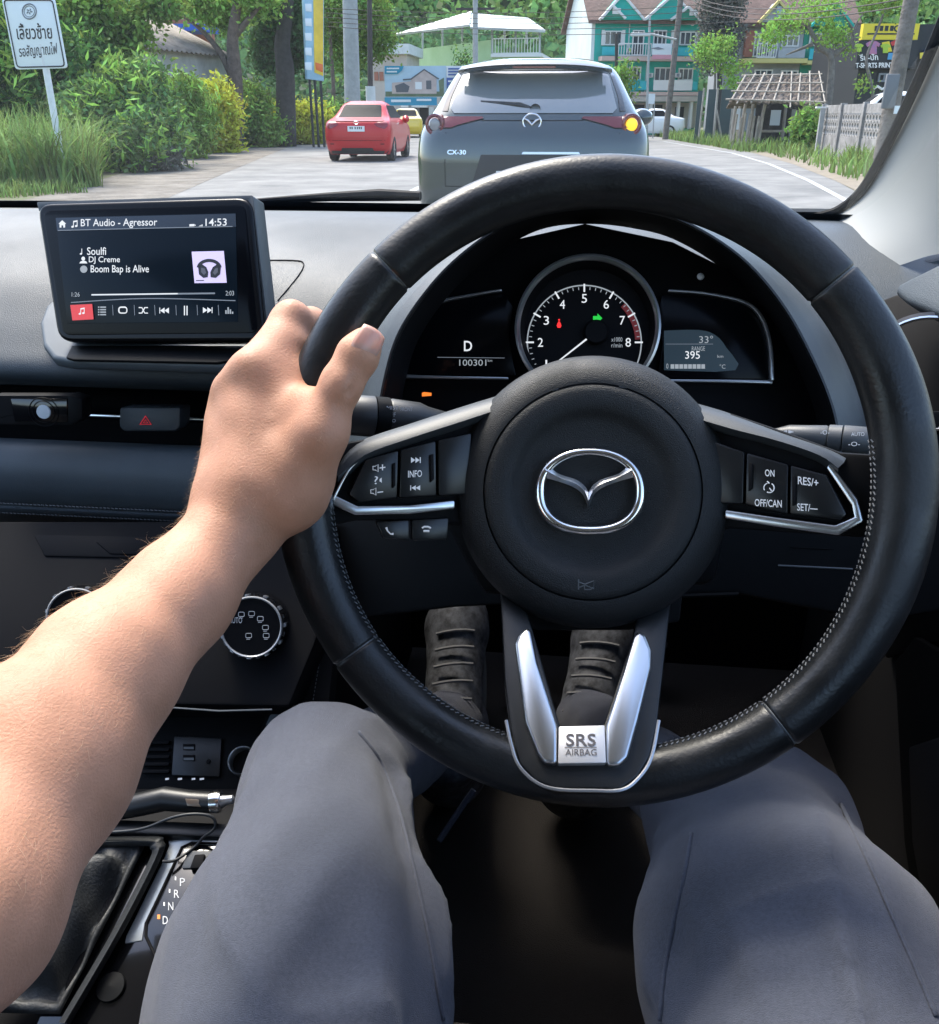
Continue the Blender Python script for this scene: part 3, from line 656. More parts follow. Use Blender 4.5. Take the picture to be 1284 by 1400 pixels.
pg([[(96, 417), (126, 415.5), (128, 436.5), (99, 438)]], 'lit_red_tile', 'active_tile', .0022)
note(109, 429, .95, lift=.0027)
for b_ in MATS.values(): pass
for x in (153.5, 183, 211, 240, 269, 298): pg([[(x, 417), (x + .8, 417), (x + 1.6, 431), (x + .8, 431)]], 'lit_line', 'divider')
pg([[(134 + dx, 419 + k * 3.4), (134 + dx + ln, 419 + k * 3.4), (134 + dx + ln, 420.8 + k * 3.4), (134 + dx, 420.8 + k * 3.4)] for k in range(4) for dx, ln in ((0, 2), (3, 8))], 'lit_dim')
b = MB(); b.tube([ip(x, y, LI) for x, y in rrect([(162.5, 420), (173.5, 420), (173.5, 428), (162.5, 428)], 3.5)], .0006, 4, closed=True); b.build('symbol', 'lit_white', act)
b = MB(); b.tube([ip(x, y, LI) for x, y in [(190, 428), (194, 428), (198, 420.5), (202, 420.5)]], .0005, 4); b.tube([ip(x, y, LI) for x, y in [(190, 420.5), (194, 420.5), (198, 428), (202, 428)]], .0005, 4); b.build('symbol', 'lit_white', act)
pg([trl(219, 424.5, 6, 8), trl(225, 424.5, 6, 8), [(218, 420.5), (219, 420.5), (219, 428.5), (218, 428.5)]]); pg([[(251.5, 418), (253, 418), (253, 431), (251.5, 431)], [(255, 418), (256.5, 418), (256.5, 431), (255, 431)]])
pg([tri(277.5, 424, 6, 8), tri(283.5, 424, 6, 8), [(289.5, 420), (290.5, 420), (290.5, 428), (289.5, 428)]]); pg([[(308 + 3 * i, 429 - h), (310 + 3 * i, 429 - h), (310 + 3 * i, 429), (308 + 3 * i, 429)] for i, h in enumerate((5, 9, 6, 3))], 'lit_dim')
# ------------------------------------------------------------------ phone holder clamped on the vent strip
ph = thing('phone_holder', 'black magnetic phone holder disc with pale centre clipped to the vent strip', 'phone holder', P(55, 580, .88))
hq = Plane(P(55, 562, .872), (.12, -1, .12))
plate('holder_body', rrect([(-14, 541), (104, 541), (108, 548), (108, 574), (96, 581), (-14, 580)], 5), hq, .018, 'matte_black', ph, .003, seg=3)
plate('clip', [(92, 540), (112, 546), (113, 572), (100, 582), (92, 580)], hq, .024, 'dark_trim', ph, .002, lift=.004)
plate('holder_face', [(14, 545), (92, 545), (92, 577), (20, 577)], hq, .003, 'gloss_black', ph, .001, lift=.0022)
MB().lathe([(.0001, .0018), (.0064, .0016), (.0068, 0)], 28, atplane(hq, 60, 563, .0024)).build('centre_disc', mat('pale_disc', (.55, .62, .66), .4), ph)
for k in range(1, 3): MB().lathe([(.0064 + k * .0036, .0003), (.0068 + k * .0036, .0008), (.0072 + k * .0036, .0003)], 40, atplane(hq, 60, 563, .0024)).build('ring_groove', 'dark_trim', ph)
# ------------------------------------------------------------------ stalks
def stalk(pts, rs, ml, nm, label, prints, bands):
    t = thing(nm, label, 'stalk', pts[0]); pts = [Vector(p) for p in pts]
    MB().tube(pts, rs, 20).build('lever', ml, t, smooth=60)
    return t
mat('stalk_grey', (.030, .033, .036), .45, bump=(1500, .3, .0004)); mat('stalk_mid', (.075, .08, .085), .45, bump=(1500, .3, .0004))
a_, e_ = P(585, 575, .655), P(462, 566, .635)
st = thing('wiper_stalk', 'dark ribbed wiper stalk beside the thumb, marked OFF and AUTO', 'stalk', a_)
L_ = lambda t: a_.lerp(e_, t)
MB().tube([L_(-.3), L_(0), L_(.10), L_(.42), L_(.44)], [.006, .010, .0125, .0138, .0132], 24).build('lever', 'stalk_grey', st, smooth=60)
MB().tube([L_(.445), L_(.45), L_(.60), L_(.605)], [.0138, .0144, .0146, .0138], 24).build('switch_ring', 'dark_trim', st, smooth=60)
MB().tube([L_(.61), L_(.615), L_(.96), L_(1.0)], [.0138, .0146, .0142, .010], 24).build('knob', 'stalk_grey', st, smooth=60)
vs = Plane(L_(.3) + (CAM - L_(.3)).normalized() * .0148, (CAM - L_(.3)))
text_px('OFF', 529, 564, 541, 570, vs, 'print_grey', st); text_px('◄AUTO', 518, 572, 541, 578, vs, 'print_grey', st); text_px('MIST', 529, 555, 545, 560, vs, 'print_grey', st); text_px('FRONT', 548, 557, 564, 562, vs, 'print_grey', st)
for k in range(5): poly_px([[(507.5, 556 + k * 5.4), (511, 556 + k * 5.4), (511, 559.6 + k * 5.4), (507.5, 559.6 + k * 5.4)]], Plane(vs.o + vs.n * .001, vs.n), 'print_grey', st, 'gauge_mark')
a_, e_ = P(1050, 592, .66), P(1196, 603, .63); L2 = lambda t: a_.lerp(e_, t)
st2 = thing('light_stalk', 'grey indicator and headlamp stalk behind the cruise control spoke', 'stalk', a_)
MB().tube([L2(-.25), L2(.08), L2(.20), L2(.55), L2(.57)], [.002, .004, .0070, .0085, .008], 24).build('lever', 'stalk_mid', st2, smooth=60)
MB().tube([L2(.575), L2(.58), L2(.70), L2(.705)], [.0085, .0092, .0094, .0088], 24).build('switch_ring', 'stalk_mid', st2, smooth=60)
MB().tube([L2(.712), L2(.717), L2(.95), L2(1.0)], [.0088, .0096, .0094, .006], 24).build('knob', 'stalk_mid', st2, smooth=60)
vs2 = Plane(L2(.6) + (CAM - L2(.6)).normalized() * .0098, (CAM - L2(.6)))
text_px('AUTO', 1164, 591, 1182, 596, vs2, 'print_white', st2); text_px('◄►', 1068, 588, 1086, 593, vs2, 'print_white', st2); text_px('-O-', 1122, 588, 1134, 594, vs2, 'print_white', st2); text_px('-O-', 1160, 604, 1176, 610, vs2, 'print_white', st2)
# ------------------------------------------------------------------ centre console
cons = thing('centre_console', 'black centre console with round climate knobs, sockets and glossy gear panel', 'console', (-.33, .55, .30))
CS = plane3(P(60, 720, .88), P(420, 722, .85), P(300, 965, .775))          # climate panel
plate('climate_panel', [(-60, 712), (460, 712), (455, 800), (430, 880), (395, 965), (-60, 960)], CS, .04, 'deep_black', cons, .003)
plate('slot_panel', [(45, 730), (290, 735), (288, 765), (60, 760)], CS, .004, 'matte_black', cons, .002, lift=.002)
plate('slot_panel', [(130, 740), (240, 742), (238, 760), (150, 757)], CS, .003, 'deep_black', cons, .002, lift=.0035)
def knob(px, py, r_px, d, nm='climate_knob'):
    c = P(px, py, d); n = (CAM - c).normalized() * .80 + CS.n * .2 + Vector((-.10, 0, -.16)); n.normalize(); r = r_px * d / 1236
    M = Matrix.Translation(c) @ n.to_track_quat('Z', 'Y').to_matrix().to_4x4()
    k = MB().lathe([(r * 1.12, -.035), (r * 1.12, -.020), (r * 1.04, -.016), (r * 1.02, -.004), (r * .98, 0)], 56, M).build(nm, 'gloss_black', cons, smooth=50)
    MB().lathe([(r * .985, -.001), (r * 1.0, .0012), (r * .965, .0028), (r * .93, .0022), (r * .92, .0004)], 64, M).build('knob_ring', mat('bright_trim', (.55, .56, .57), .25, metal=.35), k, smooth=60)
    MB().lathe([(r * .925, .0008), (.0001, .0010)], 48, M).build('knob_face', 'deep_black', k, smooth=50)
    for i in range(22):
        a = 2 * math.pi * i / 22; R_ = M.to_3x3() @ Matrix.Rotation(a, 3, 'Z')
        MB().box(M @ Vector((r * 1.03 * math.cos(a), r * 1.03 * math.sin(a), -.010)), (.0022, r * .14, .012), R_).build('grip', 'gloss_black' if i % 2 else 'dim_silver', k, bevel=.0005)
    return k, Plane(M @ Vector((0, 0, .0012)), n)
kn, kp = knob(344, 857, 42, .775); knob(104, 842, 38, .80)
text_px('AUTO', 313, 844, 331, 852, kp, 'print_grey', kn)
for x, y in ((330, 840), (344, 839), (356, 846), (363, 858), (364, 869), (340, 869)):
    b = MB(); b.tube([kp(*q, .0004) for q in rrect([(x - 4, y - 3), (x + 4, y - 3), (x + 4, y + 3), (x - 4, y + 3)], 1.5, 2)], .00028, 4, closed=True); b.tube([kp(*q, .0004) for q in [(x - 3, y + 5), (x + 2, y + 5)]], .00028, 4); b.build('symbol', 'print_grey', kn)
MB().tube([CS(x, y, .001) for x, y in [(228, 967), (300, 972), (372, 970)]], .0009, 5).build('panel_seam', 'seam_grey', cons)
US = plane3(P(150, 1000, .815), P(380, 1000, .80), P(260, 1075, .785))     # recessed socket wall
plate('socket_wall', [(100, 958), (420, 958), (400, 1082), (90, 1082)], US, .02, 'dark_trim', cons, .001, lift=-.005)
for k in range(5): plate('vent_slat', [(195, 1012 + k * 10), (232, 1012 + k * 10), (230, 1017 + k * 10), (193, 1017 + k * 10)], US, .004, 'matte_black', cons, .0006, lift=.000)
plate('socket_panel', [(238, 1006), (303, 1009), (300, 1062), (234, 1060)], US, .003, 'hub_smooth', cons, .001, lift=-.001)
for y in (1021, 1036):
    pl_ = plate('usb_port', [(250, y - 4), (266, y - 4), (266, y + 4), (250, y + 4)], US, .003, 'deep_black', cons, .0004, lift=.0002)
    poly_px([[(251, y), (265, y), (265, y + 3.4), (251, y + 3.4)]], US, 'seam_grey', pl_, 'port_tongue', lift=.0006)
MB().lathe([(.0001, .0006), (.0016, .0006), (.002, 0)], 12, atplane(US, 285, 1041, .0004)).build('aux_jack', 'deep_black', cons)
sM = atplane(US, 331, 1040, .004)
so = MB().lathe([(.0128, -.02), (.0128, .001), (.0120, .0022), (.0112, .001), (.0112, -.03)], 40, sM).build('power_socket', 'satin_silver', cons)
MB().lathe([(.0112, -.03), (.0001, -.03)], 24, sM).build('socket_bottom', 'deep_black', so)
for x, wd in ((226, 5), (243, 6), (262, 5), (273, 6)): poly_px([[(x, 1064), (x + wd, 1063.4), (x + wd, 1066), (x, 1066.6)]], US, 'print_white', cons, 'socket_mark', lift=.001)
plate('tray_floor', [(60, 1078), (420, 1078), (330, 1150), (60, 1140)], plane3(P(100, 1080, .79), P(400, 1080, .78), P(200, 1145, .735)), .01, 'matte_black', cons, .001)
plate('tray_edge', [(110, 1118), (340, 1126), (325, 1146), (100, 1134)], plane3(P(100, 1120, .735), P(330, 1126, .735), P(110, 1140, .725)), .012, 'hub_smooth', cons, .002)
GP = plane3(P(260, 1140, .735), P(140, 1138, .742), P(200, 1390, .640))    # gear panel, slopes up towards the driver
plate('gear_panel', [(140, 1138), (345, 1146), (330, 1300), (190, 1420), (40, 1420), (90, 1300)], GP, .03, 'gloss_black', cons, .002)
mat('panel_bright', (.50, .54, .56), .3, metal=.35)
plate('panel_strip', [(228, 1145), (310, 1149), (306, 1157), (262, 1153), (246, 1162), (198, 1262), (194, 1286), (170, 1290), (172, 1280), (222, 1178), (231, 1156)], GP, .003, 'panel_bright', cons, .001, lift=.0012)
sh = plate('shift_panel', rrect([(250, 1155), (345, 1156), (330, 1260), (222, 1330), (200, 1280), (200, 1262)], 5), GP, .004, 'gloss_black', cons, .0008, lift=.0028)
MB().tube([GP(x, y, .003) for x, y in [(330, 1154), (262, 1152), (249, 1158), (200, 1262), (199, 1280), (216, 1316)]], .0010, 6).build('panel_groove', 'deep_black', sh)
plate('slot_cover', rrect([(257, 1163), (300, 1163), (292, 1186), (248, 1187)], 3), GP, .004, 'stalk_mid', sh, .0008, lift=.0042)
plate('slot_shadow', [(266, 1168), (280, 1167), (276, 1187), (259, 1187)], GP, .006, 'deep_black', sh, .001, lift=.0075)
for s_, x, y in (('P', 246, 1206), ('R', 238, 1222), ('N', 230, 1239), ('D', 222.5, 1258)): text_px(s_, x, y - 5.5, x + 7, y + 5.5, GP, 'print_grey', sh, lift=.0032)
text_px('·M', 231, 1253, 244, 1264, GP, 'print_white', sh, lift=.0032); text_px('+', 229, 1273, 234, 1279, GP, 'print_white', sh, lift=.0032); text_px('_', 243, 1243, 248, 1245, GP, 'print_white', sh, lift=.0032)
for i, (x, y) in enumerate(((239, 1201), (231, 1218), (223.5, 1236), (215, 1254))): poly_px([[(x, y - 2.5 - (i == 3)), (x + 2 + 2 * (i == 3), y - 2.5 - (i == 3)), (x + 2 + 2 * (i == 3), y + 2.5), (x, y + 2.5)]], GP, 'warn_orange' if i == 3 else 'print_white', sh, 'gear_lamp', lift=.0032)
# leather gaiter with a sewn border
mat('gaiter_leather', (.016, .018, .019), .55, bump=(500, .7, .0008), noise=(30, .2))
gt = []
N_ = 30
gx = lambda u, v: (60 + 142 * u - 118 * v, 1156 + 235 * v + 4 * u)
rows = []
for i in range(N_ + 1):
    r_ = []
    for j in range(N_ + 1):
        u, v = j / N_, i / N_; px, py = gx(u, v)
        e = min(u, 1 - u, v, 1 - v); hgt = .006 + .022 * min(1, e / .28) ** .7
        hgt += .007 * math.sin(9 * u + 5 * v + 2 * math.sin(5 * v)) * min(1, e / .15) + .005 * math.sin(17 * v - 7 * u + 1.5 * math.sin(6 * u)) * min(1, e / .12)
        hgt -= .016 * math.exp(-((e - .11) / .05) ** 2)
        r_.append(GP(px, py, 0) + Vector((0, 0, 1)) * (hgt))
    rows.append(r_)
MB().grid(rows).build('gear_gaiter', 'gaiter_leather', cons, smooth=180, solid=.002)
_o = smooth2([(60, 1146), (205, 1143), (224, 1150), (220, 1174), (168, 1276), (96, 1400)], 5); _i = smooth2([(60, 1160), (190, 1157), (205, 1161), (203, 1178), (152, 1276), (80, 1398)], 5)
rows = [[GP(x, y, .001) for x, y in _o], [GP(x, y, .010) for x, y in _o], [(GP(x, y, .015) + GP(u, v, .015)) / 2 for (x, y), (u, v) in zip(_o, _i)], [GP(x, y, .012) for x, y in _i], [GP(x, y, .001) for x, y in _i]]
MB().grid(rows).build('gaiter_border', 'gaiter_leather', cons, smooth=80)
MB().lathe([(.0001, .003), (.010, .002), (.0105, 0)], 24, atplane(GP, 152, 1350, .001)).build('round_cap', 'dark_trim', cons)
# side of the console, with a sewn knee pad
kd = plane3(P(400, 870, .835), P(440, 900, .82), P(345, 1005, .79))
plate('knee_pad', [(395, 880), (430, 856), (456, 905), (450, 965), (400, 978), (370, 1000), (352, 1005)], kd, .02, mat('console_side', (.008, .008, .0085), .9, spec=.08), cons, .004)
plate('grip_strip', [(424, 857), (440, 872), (388, 984), (362, 992)], kd, .006, 'dash_pad', cons, .0015, lift=.003)
b = MB()
for k in range(16): t_ = k / 16; b.tube([kd(440 - 14 * t_, 885 + 85 * t_, .0005), kd(439.5 - 14 * t_, 888 + 85 * t_, .0005)], .0004, 4)
tagp(b.build('stitch_row', 'thread', cons), kind='stuff')
b = MB(); b.box2((-.52, -.3, .28), (-.235, .60, .50)); b.box2((-.60, .70, .28), (-.245, 1.3, .56)); b.build('console_body', 'console_side', cons, bevel=.01)
# ------------------------------------------------------------------ charger plug and its cable in the tray
ch = thing('car_charger', 'black car charger plug with metal spring contact lying in the console tray', 'charger', P(240, 1108, .735))
q = [P(140, 1112, .735), P(190, 1100, .735), P(226, 1092, .735), P(262, 1096, .732), P(290, 1097, .730)]
MB().tube(q, [.0075, .0095, .0098, .0088, .0085], 20).build('plug_body', 'hub_smooth', ch, smooth=60)
MB().tube([P(289, 1097, .730), P(297, 1096, .730), P(302, 1096, .730)], [.0088, .0092, .0086], 20).build('metal_collar', 'chrome', ch, smooth=40)
MB().tube([P(302, 1096, .730), P(310, 1094, .730), P(318, 1093, .730), P(321, 1093, .73)], [.0055, .0040, .0036, .0015], 14).build('tip', 'dim_silver', ch)
plate('spring_contact', [(253, 1092), (283, 1094), (281, 1104), (256, 1102)], Plane(P(268, 1098, .722), CAM - P(268, 1098, .722)), .002, mat('brass', (.45, .36, .28), .35, metal=.9), ch, .0005)
cb = thing('charging_cable', 'thin black charging cable curling over the console tray edge', 'cable', P(230, 1130, .72))
MB().tube(smooth_curve([P(100, 1139, .725), P(150, 1138, .722), P(195, 1133, .718), P(235, 1118, .712), P(265, 1113, .712), P(290, 1117, .714), P(294, 1132, .716), P(278, 1145, .722), P(266, 1158, .722), P(240, 1176, .712), P(222, 1178, .708)], 8), .0012, 8).build('cord', 'stalk_grey', cb, smooth=180)

# ------------------------------------------------------------------ shell of the car: windscreen, pillar, door, floor, roof, seat
wsc = cabin = thing('car_cabin', 'dark car cabin shell with windscreen, pale pillar trim and black door', 'car cabin', (-.2, .4, .26))
def ws(u, v):
    """u 0..1 left to right, v 0..1 cowl to roof"""
    x = -1.12 + 1.47 * u; y0 = 1.235 - .10 * (2 * u - 1) ** 2; y = y0 - (y0 - .36) * v; return Vector((x - .10 * (u - .5) * v, y, 1.008 + .50 * v + .02 * math.sin(math.pi * v)))
MB().grid([[ws(i / 20, j / 12) for i in range(21)] for j in range(13)]).build('windscreen', glass('windscreen_glass', (.97, .99, .98), 0, .13), wsc, smooth=180)
b = MB(); b.grid([[ws(i / 30, 0) + Vector((0, -.02, -.03)) for i in range(31)], [ws(i / 30, .0) + Vector((0, .004, -.004)) for i in range(31)], [ws(i / 30, .012) + Vector((0, .004, .0)) for i in range(31)]]); b.build('lower_seal', 'deep_black', wsc)
wp = thing('windscreen_wiper', 'black wiper blade parked along the foot of the windscreen', 'wiper', onY(520, 268, 1.26))
MB().tube([onY(330, 276, 1.29), onY(452, 269, 1.28), onY(520, 266.5, 1.27), onY(575, 268, 1.26)], [.003, .006, .008, .006], 8).build('blade', 'matte_black', wp)
mat('pillar_trim', (.21, .218, .212), .62, bump=(900, .3, .0004))
pil = cabin
inner = smooth_curve([P(1100, 300, 1.10), P(1120, 297, 1.10), P(1152, 286, 1.09), P(1184, 257, 1.06), P(1216, 200, 1.0), P(1250, 130, .93), P(1290, 38, .85), P(1340, -90, .76)], 6)
outer = smooth_curve([P(1150, 345, .98), P(1178, 362, .95), P(1215, 366, .92), P(1262, 352, .89), P(1330, 330, .85), P(1400, 250, .80), P(1470, 130, .74), P(1560, -50, .68)], 6)
rows = []
for t in range(9):
    u = t / 8; rows.append([p.lerp(q_, u) + (CAM - p).normalized() * (.035 * math.sin(math.pi * u)) for p, q_ in zip(inner, outer)])
pil = MB().grid(rows).build('pillar_trim', 'pillar_trim', cabin, smooth=180)
MB().tube([p + (CAM - p).normalized() * .010 - RT * .003 for p in inner], .0055, 8).build('edge_seal', 'deep_black', pil)
mat('door_black', (.011, .011, .012), .55, bump=(900, .3, .0004))
b = MB(); b.box2((.40, -1.7, .25), (.46, 1.42, .93)); door = b.build('door_panel', 'door_black', cabin, bevel=.02)
dp = Plane((.395, 0, .5), (-1, 0, 0))
plate('door_pocket', [(1222, 905), (1250, 870), (1300, 900), (1300, 1320), (1250, 1250), (1235, 1150)], dp, .01, 'dark_trim', door, .004, lift=.012)
plate('armrest', [(1240, 1020), (1300, 1000), (1400, 1250), (1300, 1330), (1262, 1250), (1245, 1150)], dp, .01, 'door_black', door, .006, lift=.03)
plate('door_trim', [(1195, 700), (1330, 640), (1330, 860), (1210, 900)], dp, .006, 'dark_trim', door, .004, lift=.004)
fl = cabin
mat('carpet', (.035, .031, .028), .95, bump=(700, 1, .002))
b = MB(); b.box2((-1.15, -1.7, .24), (.46, 1.35, .27)); b.build('carpet_floor', 'carpet', fl)
b = MB(); b.box2((-1.2, -1.7, .25), (-1.15, 1.42, .95)); b.build('passenger_door', 'door_black', fl)
b = MB(); b.box2((-1.15, 1.33, .24), (.46, 1.38, 1.0)); b.build('bulkhead', 'deep_black', fl)
for x, z, nm in ((.03, .36, 'brake_pedal'), (.14, .34, 'accelerator_pedal')):
    o_ = MB(); o_.box((x, 1.24, z), (.06, .012, .07), Matrix.Rotation(.5, 3, 'X')); o_.tube([(x, 1.245, z + .02), (x, 1.30, z + .22)], .007, 8); o_.build(nm, 'matte_black', fl, bevel=.002)
roof = cabin
mat('headliner', (.50, .50, .48), .95); mat('rear_dark', (.02, .02, .022), .8)
MB().grid([[(-1.1 + 1.5 * i / 10, y, 1.50 - .06 * abs(i / 5 - 1) ** 2 - (.0 if y > -1 else .10)) for i in range(11)] for y in (.30, .0, -.4, -.9, -1.6)]).build('headlining', 'headliner', roof, smooth=180, solid=.01)
b = MB(); b.box2((-1.1, -1.65, .3), (.44, -1.6, 1.0)); b.build('rear_seat_back', 'rear_dark', roof)
seat = thing('driver_seat', 'dark cloth driver seat under the grey trousers', 'car seat', (.0, 0, .28))
mat('seat_cloth', (.055, .048, .043), .9, bump=(900, .8, .001), noise=(20, .2))
b = MB(); b.box2((-.235, -.25, .34), (.30, .46, .535)); b.build('seat_cushion', 'seat_cloth', seat, bevel=.05, seg=4)
b = MB(); b.box((.03, -.36, .85), (.5, .13, .75), Matrix.Rotation(-.3, 3, 'X')); b.build('seat_back', 'seat_cloth', seat, bevel=.05, seg=4)
# ------------------------------------------------------------------ the driver: arm and hand, trousers, shoes
per = thing('person', 'driver in grey trousers holding the steering wheel with a bare left hand', 'person', (0.03, 0, .54))
mm = mat('skin', (.43, .215, .128), .55, spec=.35, noise=(24, .0), col2=(.57, .285, .18), bump=(800, .5, .0006), sss=.08, sss_r=(.012, .005, .003), coord='Object')
mat('nail', (.60, .34, .27), .28, sss=.15); mat('arm_hair', (.85, .68, .48), .6, trans=.4)
A = lambda x, y, d: np.array(P(x, y, d), dtype=np.float32)
tocam = lambda p: np.array((CAM - Vector(p)).normalized(), dtype=np.float32)
rimF = lambda deg, dz=0.: np.array(WMx @ Vector((RC * math.cos(rad(deg)), RC * math.sin(rad(deg)) + RY, RW + dz)))
wrist = A(325, 716, .515); elbow = A(-70, 1235, .345); mid1 = A(240, 822, .478); mid2 = A(146, 916, .443); mid3 = A(45, 1043, .400)
shoulder_ = np.array((-.22, -.12, 1.0), dtype=np.float32)
vd = np.array(FW, dtype=np.float32)
limbs = []   # (a, b, r1, r2, flat, k)
def limb(a, b, r1, r2, k=.012, flat=None): limbs.append((a, b, r1, r2, flat, k))
limb(shoulder_, elbow, .050, .041, .012); limb(elbow, mid3, .0405, .0415, .012); limb(mid3, mid2, .0415, .0345, .012); limb(mid2, mid1, .0345, .0280, .012); limb(mid1, wrist, .0272, .0235, .012)
# back of the hand: four metacarpals
mcp = [A(349, 508, .528), A(322, 545, .536), A(313, 583, .549), A(316, 622, .560)]
car = [A(352, 668, .512), A(333, 668, .512), A(318, 670, .518), A(312, 680, .524)]
limb(wrist, A(340, 668, .515), .0235, .0205, .014)
for i in range(4): limb(car[i], mcp[i], .0165, [.0128, .0128, .0120, .0112][i], .016)
limb(A(350, 600, .530), A(372, 640, .526), .019, .021, .02)          # fill of the palm
limb(A(385, 600, .527), A(395, 660, .520), .016, .017, .018)
# thumb
th0, th1, th2, th3 = A(398, 676, .512), A(436, 594, .502), A(467, 525, .499), A(500, 470, .502)
limb(th0, th1, .0195, .0140, .016); limb(th1, th2, .0128, .0105, .010); limb(th2, A(489, 487, .5005), .0103, .0108, .006); limb(A(489, 487, .5005), th3, .0108, .0094, .006)
limb(A(405, 640, .515), A(428, 575, .512), .0135, .009, .014)          # web between thumb and index
limb(A(400, 575, .522), A(424, 556, .515), .010, .0065, .014)
# fingers: over the far side of the rim
def fing(pts, rs, k=.006):
    for a, b, r1, r2 in zip(pts, pts[1:], rs, rs[1:]): limb(a, b, r1, r2, k)
fing([mcp[0], A(399, 440, .550), A(426, 444, .583), A(470, 468, .592)], [.0135, .0118, .0104, .0085])
limb(A(368, 520, .528), A(396, 478, .540), .0140, .0128, .010); limb(A(392, 545, .524), A(408, 520, .530), .0105, .009, .012); limb(A(390, 585, .520), A(420, 560, .512), .011, .008, .012)
fing([mcp[1], A(362, 492, .585), A(405, 478, .612), A(455, 510, .606)], [.0118, .0100, .0094, .0080])
fing([mcp[2], A(358, 540, .606), A(404, 522, .626), A(450, 548, .612)], [.0110, .0096, .0090, .0078])
fing([mcp[3], A(352, 592, .608), A(396, 572, .622), A(440, 592, .610)], [.0100, .0086, .0080, .0070])
bumps = [(A(336, 496, .512), .010, .0032), (A(304, 522, .522), .009, .0036), (A(299, 566, .535), .009, .0024), (A(395, 422, .540), .009, .0014), (A(463, 530, .488), .008, .0010), (A(440, 600, .488), .012, .0016), (A(318, 700, .49), .012, .0016)]
creases = [(A(452, 518, .49), A(481, 533, .49), .0024), (A(455, 513, .49), A(484, 527, .49), .0022), (A(450, 524, .49), A(478, 539, .49), .0020), (A(459, 508, .49), A(487, 520, .49), .0010), (A(383, 432, .54), A(411, 446, .54), .0006), (A(407, 560, .51), A(432, 545, .508), .0014), (A(383, 420, .54), A(405, 434, .54), .0008), (A(379, 440, .54), A(408, 455, .54), .0007), (A(296, 738, .49), A(362, 752, .495), .0009), (A(290, 748, .49), A(352, 764, .495), .0006), (A(398, 628, .498), A(440, 640, .498), .0007)]
veins = [(A(318, 668, .498), A(338, 612, .508)), (A(338, 612, .508), A(372, 575, .506)), (A(338, 612, .508), A(330, 560, .516)), (A(372, 655, .498), A(388, 610, .505)), (A(384, 640, .498), A(392, 600, .503))]
tend = [(A(340, 655, .498), A(345, 520, .513)), (A(325, 655, .498), A(316, 555, .520))]
# work in a frame laid along the arm so the grid stays small
ex = (wrist - elbow) / np.linalg.norm(wrist - elbow); ez = -vd - ex * (-vd @ ex); ez /= np.linalg.norm(ez); ey = np.cross(ez, ex)
RB_ = np.stack([ex, ey, ez], 1).astype(np.float32)
def arm_sdf(g):
    p = g @ RB_.T + wrist
    out_ = None
    for a, b, r1, r2, fl_, k in limbs:
        d = cone_d(p, a, b, r1, r2, fl_); out_ = d if out_ is None else smin(out_, d, k)
    for c, r, h in bumps: out_ = out_ - h * np.exp(-((p - c) ** 2).sum(-1) / (r * r))
    for a, b, h in creases: d = cone_d(p, a, b, 0, 0); out_ = out_ + h * np.exp(-(d / .0016) ** 2)
    for a, b in tend: d = cone_d(p, a, b, 0, 0); out_ = out_ - .0020 * np.exp(-(d / .0055) ** 2)
    for a, b in veins: d = cone_d(p, a, b, 0, 0); out_ = out_ - .0018 * np.exp(-(d / .0026) ** 2)
    return out_ + .0009 * wob(p, 70, 3) + .0003 * wob(p, 260, 8)
ctr = lambda q: (np.array(q) - wrist) @ RB_
allp = np.array([ctr(q) for l in limbs[1:] for q in l[:2]]); lo_, hi_ = allp.min(0) - .06, allp.max(0) + .03
lo_[0] = ctr(elbow)[0] - .05
V, Q = nets(arm_sdf, lo_, hi_, .0018)
V = V @ RB_.T + wrist
def relax(V, Q, it=2):
    for _ in range(it):
        acc = np.zeros_like(V); cnt = np.zeros(len(V))
        for i in range(4):
            j = (i + 1) % 4; np.add.at(acc, Q[:, i], V[Q[:, j]]); np.add.at(acc, Q[:, j], V[Q[:, i]]); np.add.at(cnt, Q[:, i], 1); np.add.at(cnt, Q[:, j], 1)
        V = V * .5 + .5 * acc / np.maximum(cnt, 1)[:, None]
    return V
V = relax(V, Q, 1)
arm = mesh_np('arm', V, Q, 'skin', per)
# thumb nail: a curved plate let into the back of the thumb tip
nc = A(505, 469, .4897); ndir = np.array((th3 - th2)); ndir /= np.linalg.norm(ndir); nn = tocam(nc) * .9 + np.array(RT) * .30; nn -= ndir * (nn @ ndir); nn /= np.linalg.norm(nn); ns = np.cross(ndir, nn)
rows = []
for i in range(9):
    v = i / 8 * 2 - 1; r_ = []
    for j in range(9):
        u = j / 8 * 2 - 1; wd = .0080 * (1 - .12 * max(0, v) ** 2 - .25 * max(0, -v) ** 4); ln = .0088 * v * (1 - .10 * u * u)
        r_.append(nc + ns * u * wd + ndir * ln - nn * (.0026 * u * u + .0012 * v * v) + nn * .0004)
    rows.append([Vector(q) for q in r_])
MB().grid(rows).build('thumb_nail', 'nail', arm, smooth=180, solid=.001)
